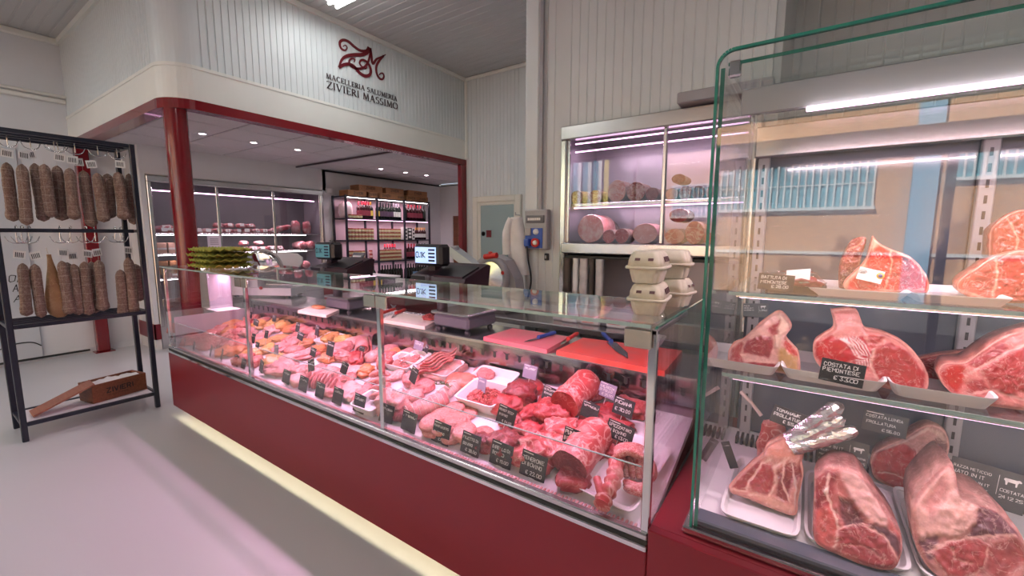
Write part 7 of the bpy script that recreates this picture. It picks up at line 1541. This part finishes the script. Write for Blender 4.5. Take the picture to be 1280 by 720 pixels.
steak('large aged loin with pale fat and a dark purple rind on the case deck', z5([(860, 485), (872, 420), (930, 345), (990, 292), (1022, 310), (1030, 400), (1110, 440), (1185, 472), (1262, 548), (1300, 640), (1290, 740), (1200, 790), (1050, 770), (940, 700), (885, 620), (866, 550)]),
      [('p', z5([(866, 480), (880, 425), (990, 300), (1020, 330), (1030, 410), (1110, 455), (1105, 520), (1040, 570), (960, 565), (890, 580)]), (.74, .47, .43), 4, .008), ('p', z5([(900, 450), (980, 340), (1000, 400), (930, 500)]), (.58, .30, .29), 6), ('p', z5([(1110, 455), (1190, 478), (1265, 560), (1180, 570), (1060, 575), (1100, 520)]), (.15, .06, .09), 3), ('p', z5([(885, 580), (960, 565), (960, 620), (930, 660)]), (.16, .07, .10), 3), ('p', z5([(930, 625), (1000, 590), (1100, 575), (1150, 600), (1130, 700), (1000, 720)]), (.36, .07, .075), 2, .004), ('p', z5([(1150, 600), (1260, 570), (1290, 650), (1180, 740), (1140, 690)]), (.34, .09, .09), 3), ('l', z5([(920, 625), (1000, 585), (1110, 568), (1250, 560)]), 2.8, (.68, .44, .40)), ('l', z5([(1150, 600), (1130, 680), (1060, 730)]), 2.2, (.66, .40, .36)), ('l', z5([(1010, 610), (1020, 650), (1090, 670)]), 1.6, (.62, .36, .33))], onz(1215, 735, DK+.024), n8, .2, base=(.55, .28, .27), seed=12, side=(.5, .3, .28), mat='vcdry', name='beef_loin', cen=z5([(1060, 560)])[0], rimc=(.5, .3, .28))
# cards in the case
def ccard(px, py, wpx, hpx, Y, lines, label, roll=0, mat='card', yaw=0, logo=False, tilt=.15):
    p = ony(px, py, Y); s = mpp(p)*.86; w_, h_ = wpx*s, hpx*s; p.z -= h_/2; return card(p, lines, w_, h_, label, mat, math.radians(yaw), tilt, math.radians(roll), logo=logo)
ccard(969, 353, 45, 24, 1.478, ['BATTUTA DI', 'PIEMONTESE', '€ 28,00'], 'black price card reading BATTUTA DI PIEMONTESE on the upper shelf', 3)
ccard(1051, 466, 52, 33, 1.468, ['COSTATA DI', 'PIEMONTESE', '€ 33,00'], 'black price card reading COSTATA DI PIEMONTESE on the lower shelf', 5)
ccard(984, 523, 45, 26, 1.56, ['TOMAHAWK', 'FROLLATURA', '€ 55,00'], 'black price card reading TOMAHAWK behind the foil-wrapped bones', 12)
ccard(1105, 530, 50, 30, 1.85, ['COSTATA LUNGA', 'FROLLATURA', '€ 55,00'], 'dark price card reading COSTATA LUNGA FROLLATURA at the back of the case', 4, 'cardgrey', logo=True)
ccard(919, 570, 12, 38, 1.62, ['FROLLATURA', '30 GG'], 'narrow black card turned on edge beside the tomahawk tray', -24)
cow = [(-.5, .15), (-.42, .28), (.25, .3), (.34, .36), (.42, .34), (.52, .2), (.46, .12), (.36, .14), (.3, 0), (.28, -.3), (.2, -.3), (.18, -.02), (-.25, -.02), (-.28, -.3), (-.36, -.3), (-.4, 0)]
def infocard(px, py, wpx, hpx, Y, left, right, label, roll, yaw=0):
    p = ony(px, py, Y); s = mpp(p)*.86; w_, h_ = wpx*s, hpx*s; p.z -= h_/2
    o = solo('origin_card', MB().bbox(-w_/2, -.0012, 0, w_/2, .0012, h_, .0006), M['cardgrey'], label, 'origin card', None, (p.x, p.y, p.z), (-.2, math.radians(roll), math.radians(yaw)))
    tb = MB(); fh = h_*.085
    for i, l in enumerate(left): text(tb, l, (-w_*.46, -.0014, h_*(.76-.155*i)), (1, 0, 0), (0, 0, 1), min(fh, w_*.5/textlen(l, 1)), .14, .2, random)
    for i, l in enumerate(right): text(tb, l, (w_*.17, -.0014, h_*(.46-.16*i)), (1, 0, 0), (0, 0, 1), min(h_*.11, w_*.3/textlen(l, 1)), .14, .2, random)
    tb.box(w_*.13, -.0018, h_*.35, w_*.135, -.0014, h_*.85); raw('lettering', tb.mesh(M['chalk']), o)
    cb_ = MB(); cb_.prism([(w_*.30+x*w_*.22, -.0013, h_*.74+z*w_*.2) for x, z in reversed(cow)], (0, -.0005, 0)); raw('cow_print', cb_.mesh(M['chalk']), o)
infocard(1052, 568, 58, 44, 1.62, ['RAZZA', 'NATO IN IT', 'ALLEVATO IN IT', 'MACELLATO IN IT', 'SEZIONATO IN IT'], ['CHIANINA', '24 12 25'], 'slate origin card with a white cow beside the tomahawk', 3)
infocard(1231, 607, 80, 56, 1.66, ['RAZZA METICCIO', 'NATO IN IT', 'ALLEVATO IN IT', 'MACELLATO IN IT', 'SEZIONATO IN IT'], ['COSTATA', '24 12 25'], 'slate origin card with a white cow on the large aged loin', 6)
infocard(945, 388, 32, 20, 1.92, ['RAZZA', 'NATO IN IT', 'SEZIONATO'], ['LOMBO'], 'small slate origin card behind the rib steak', -4)
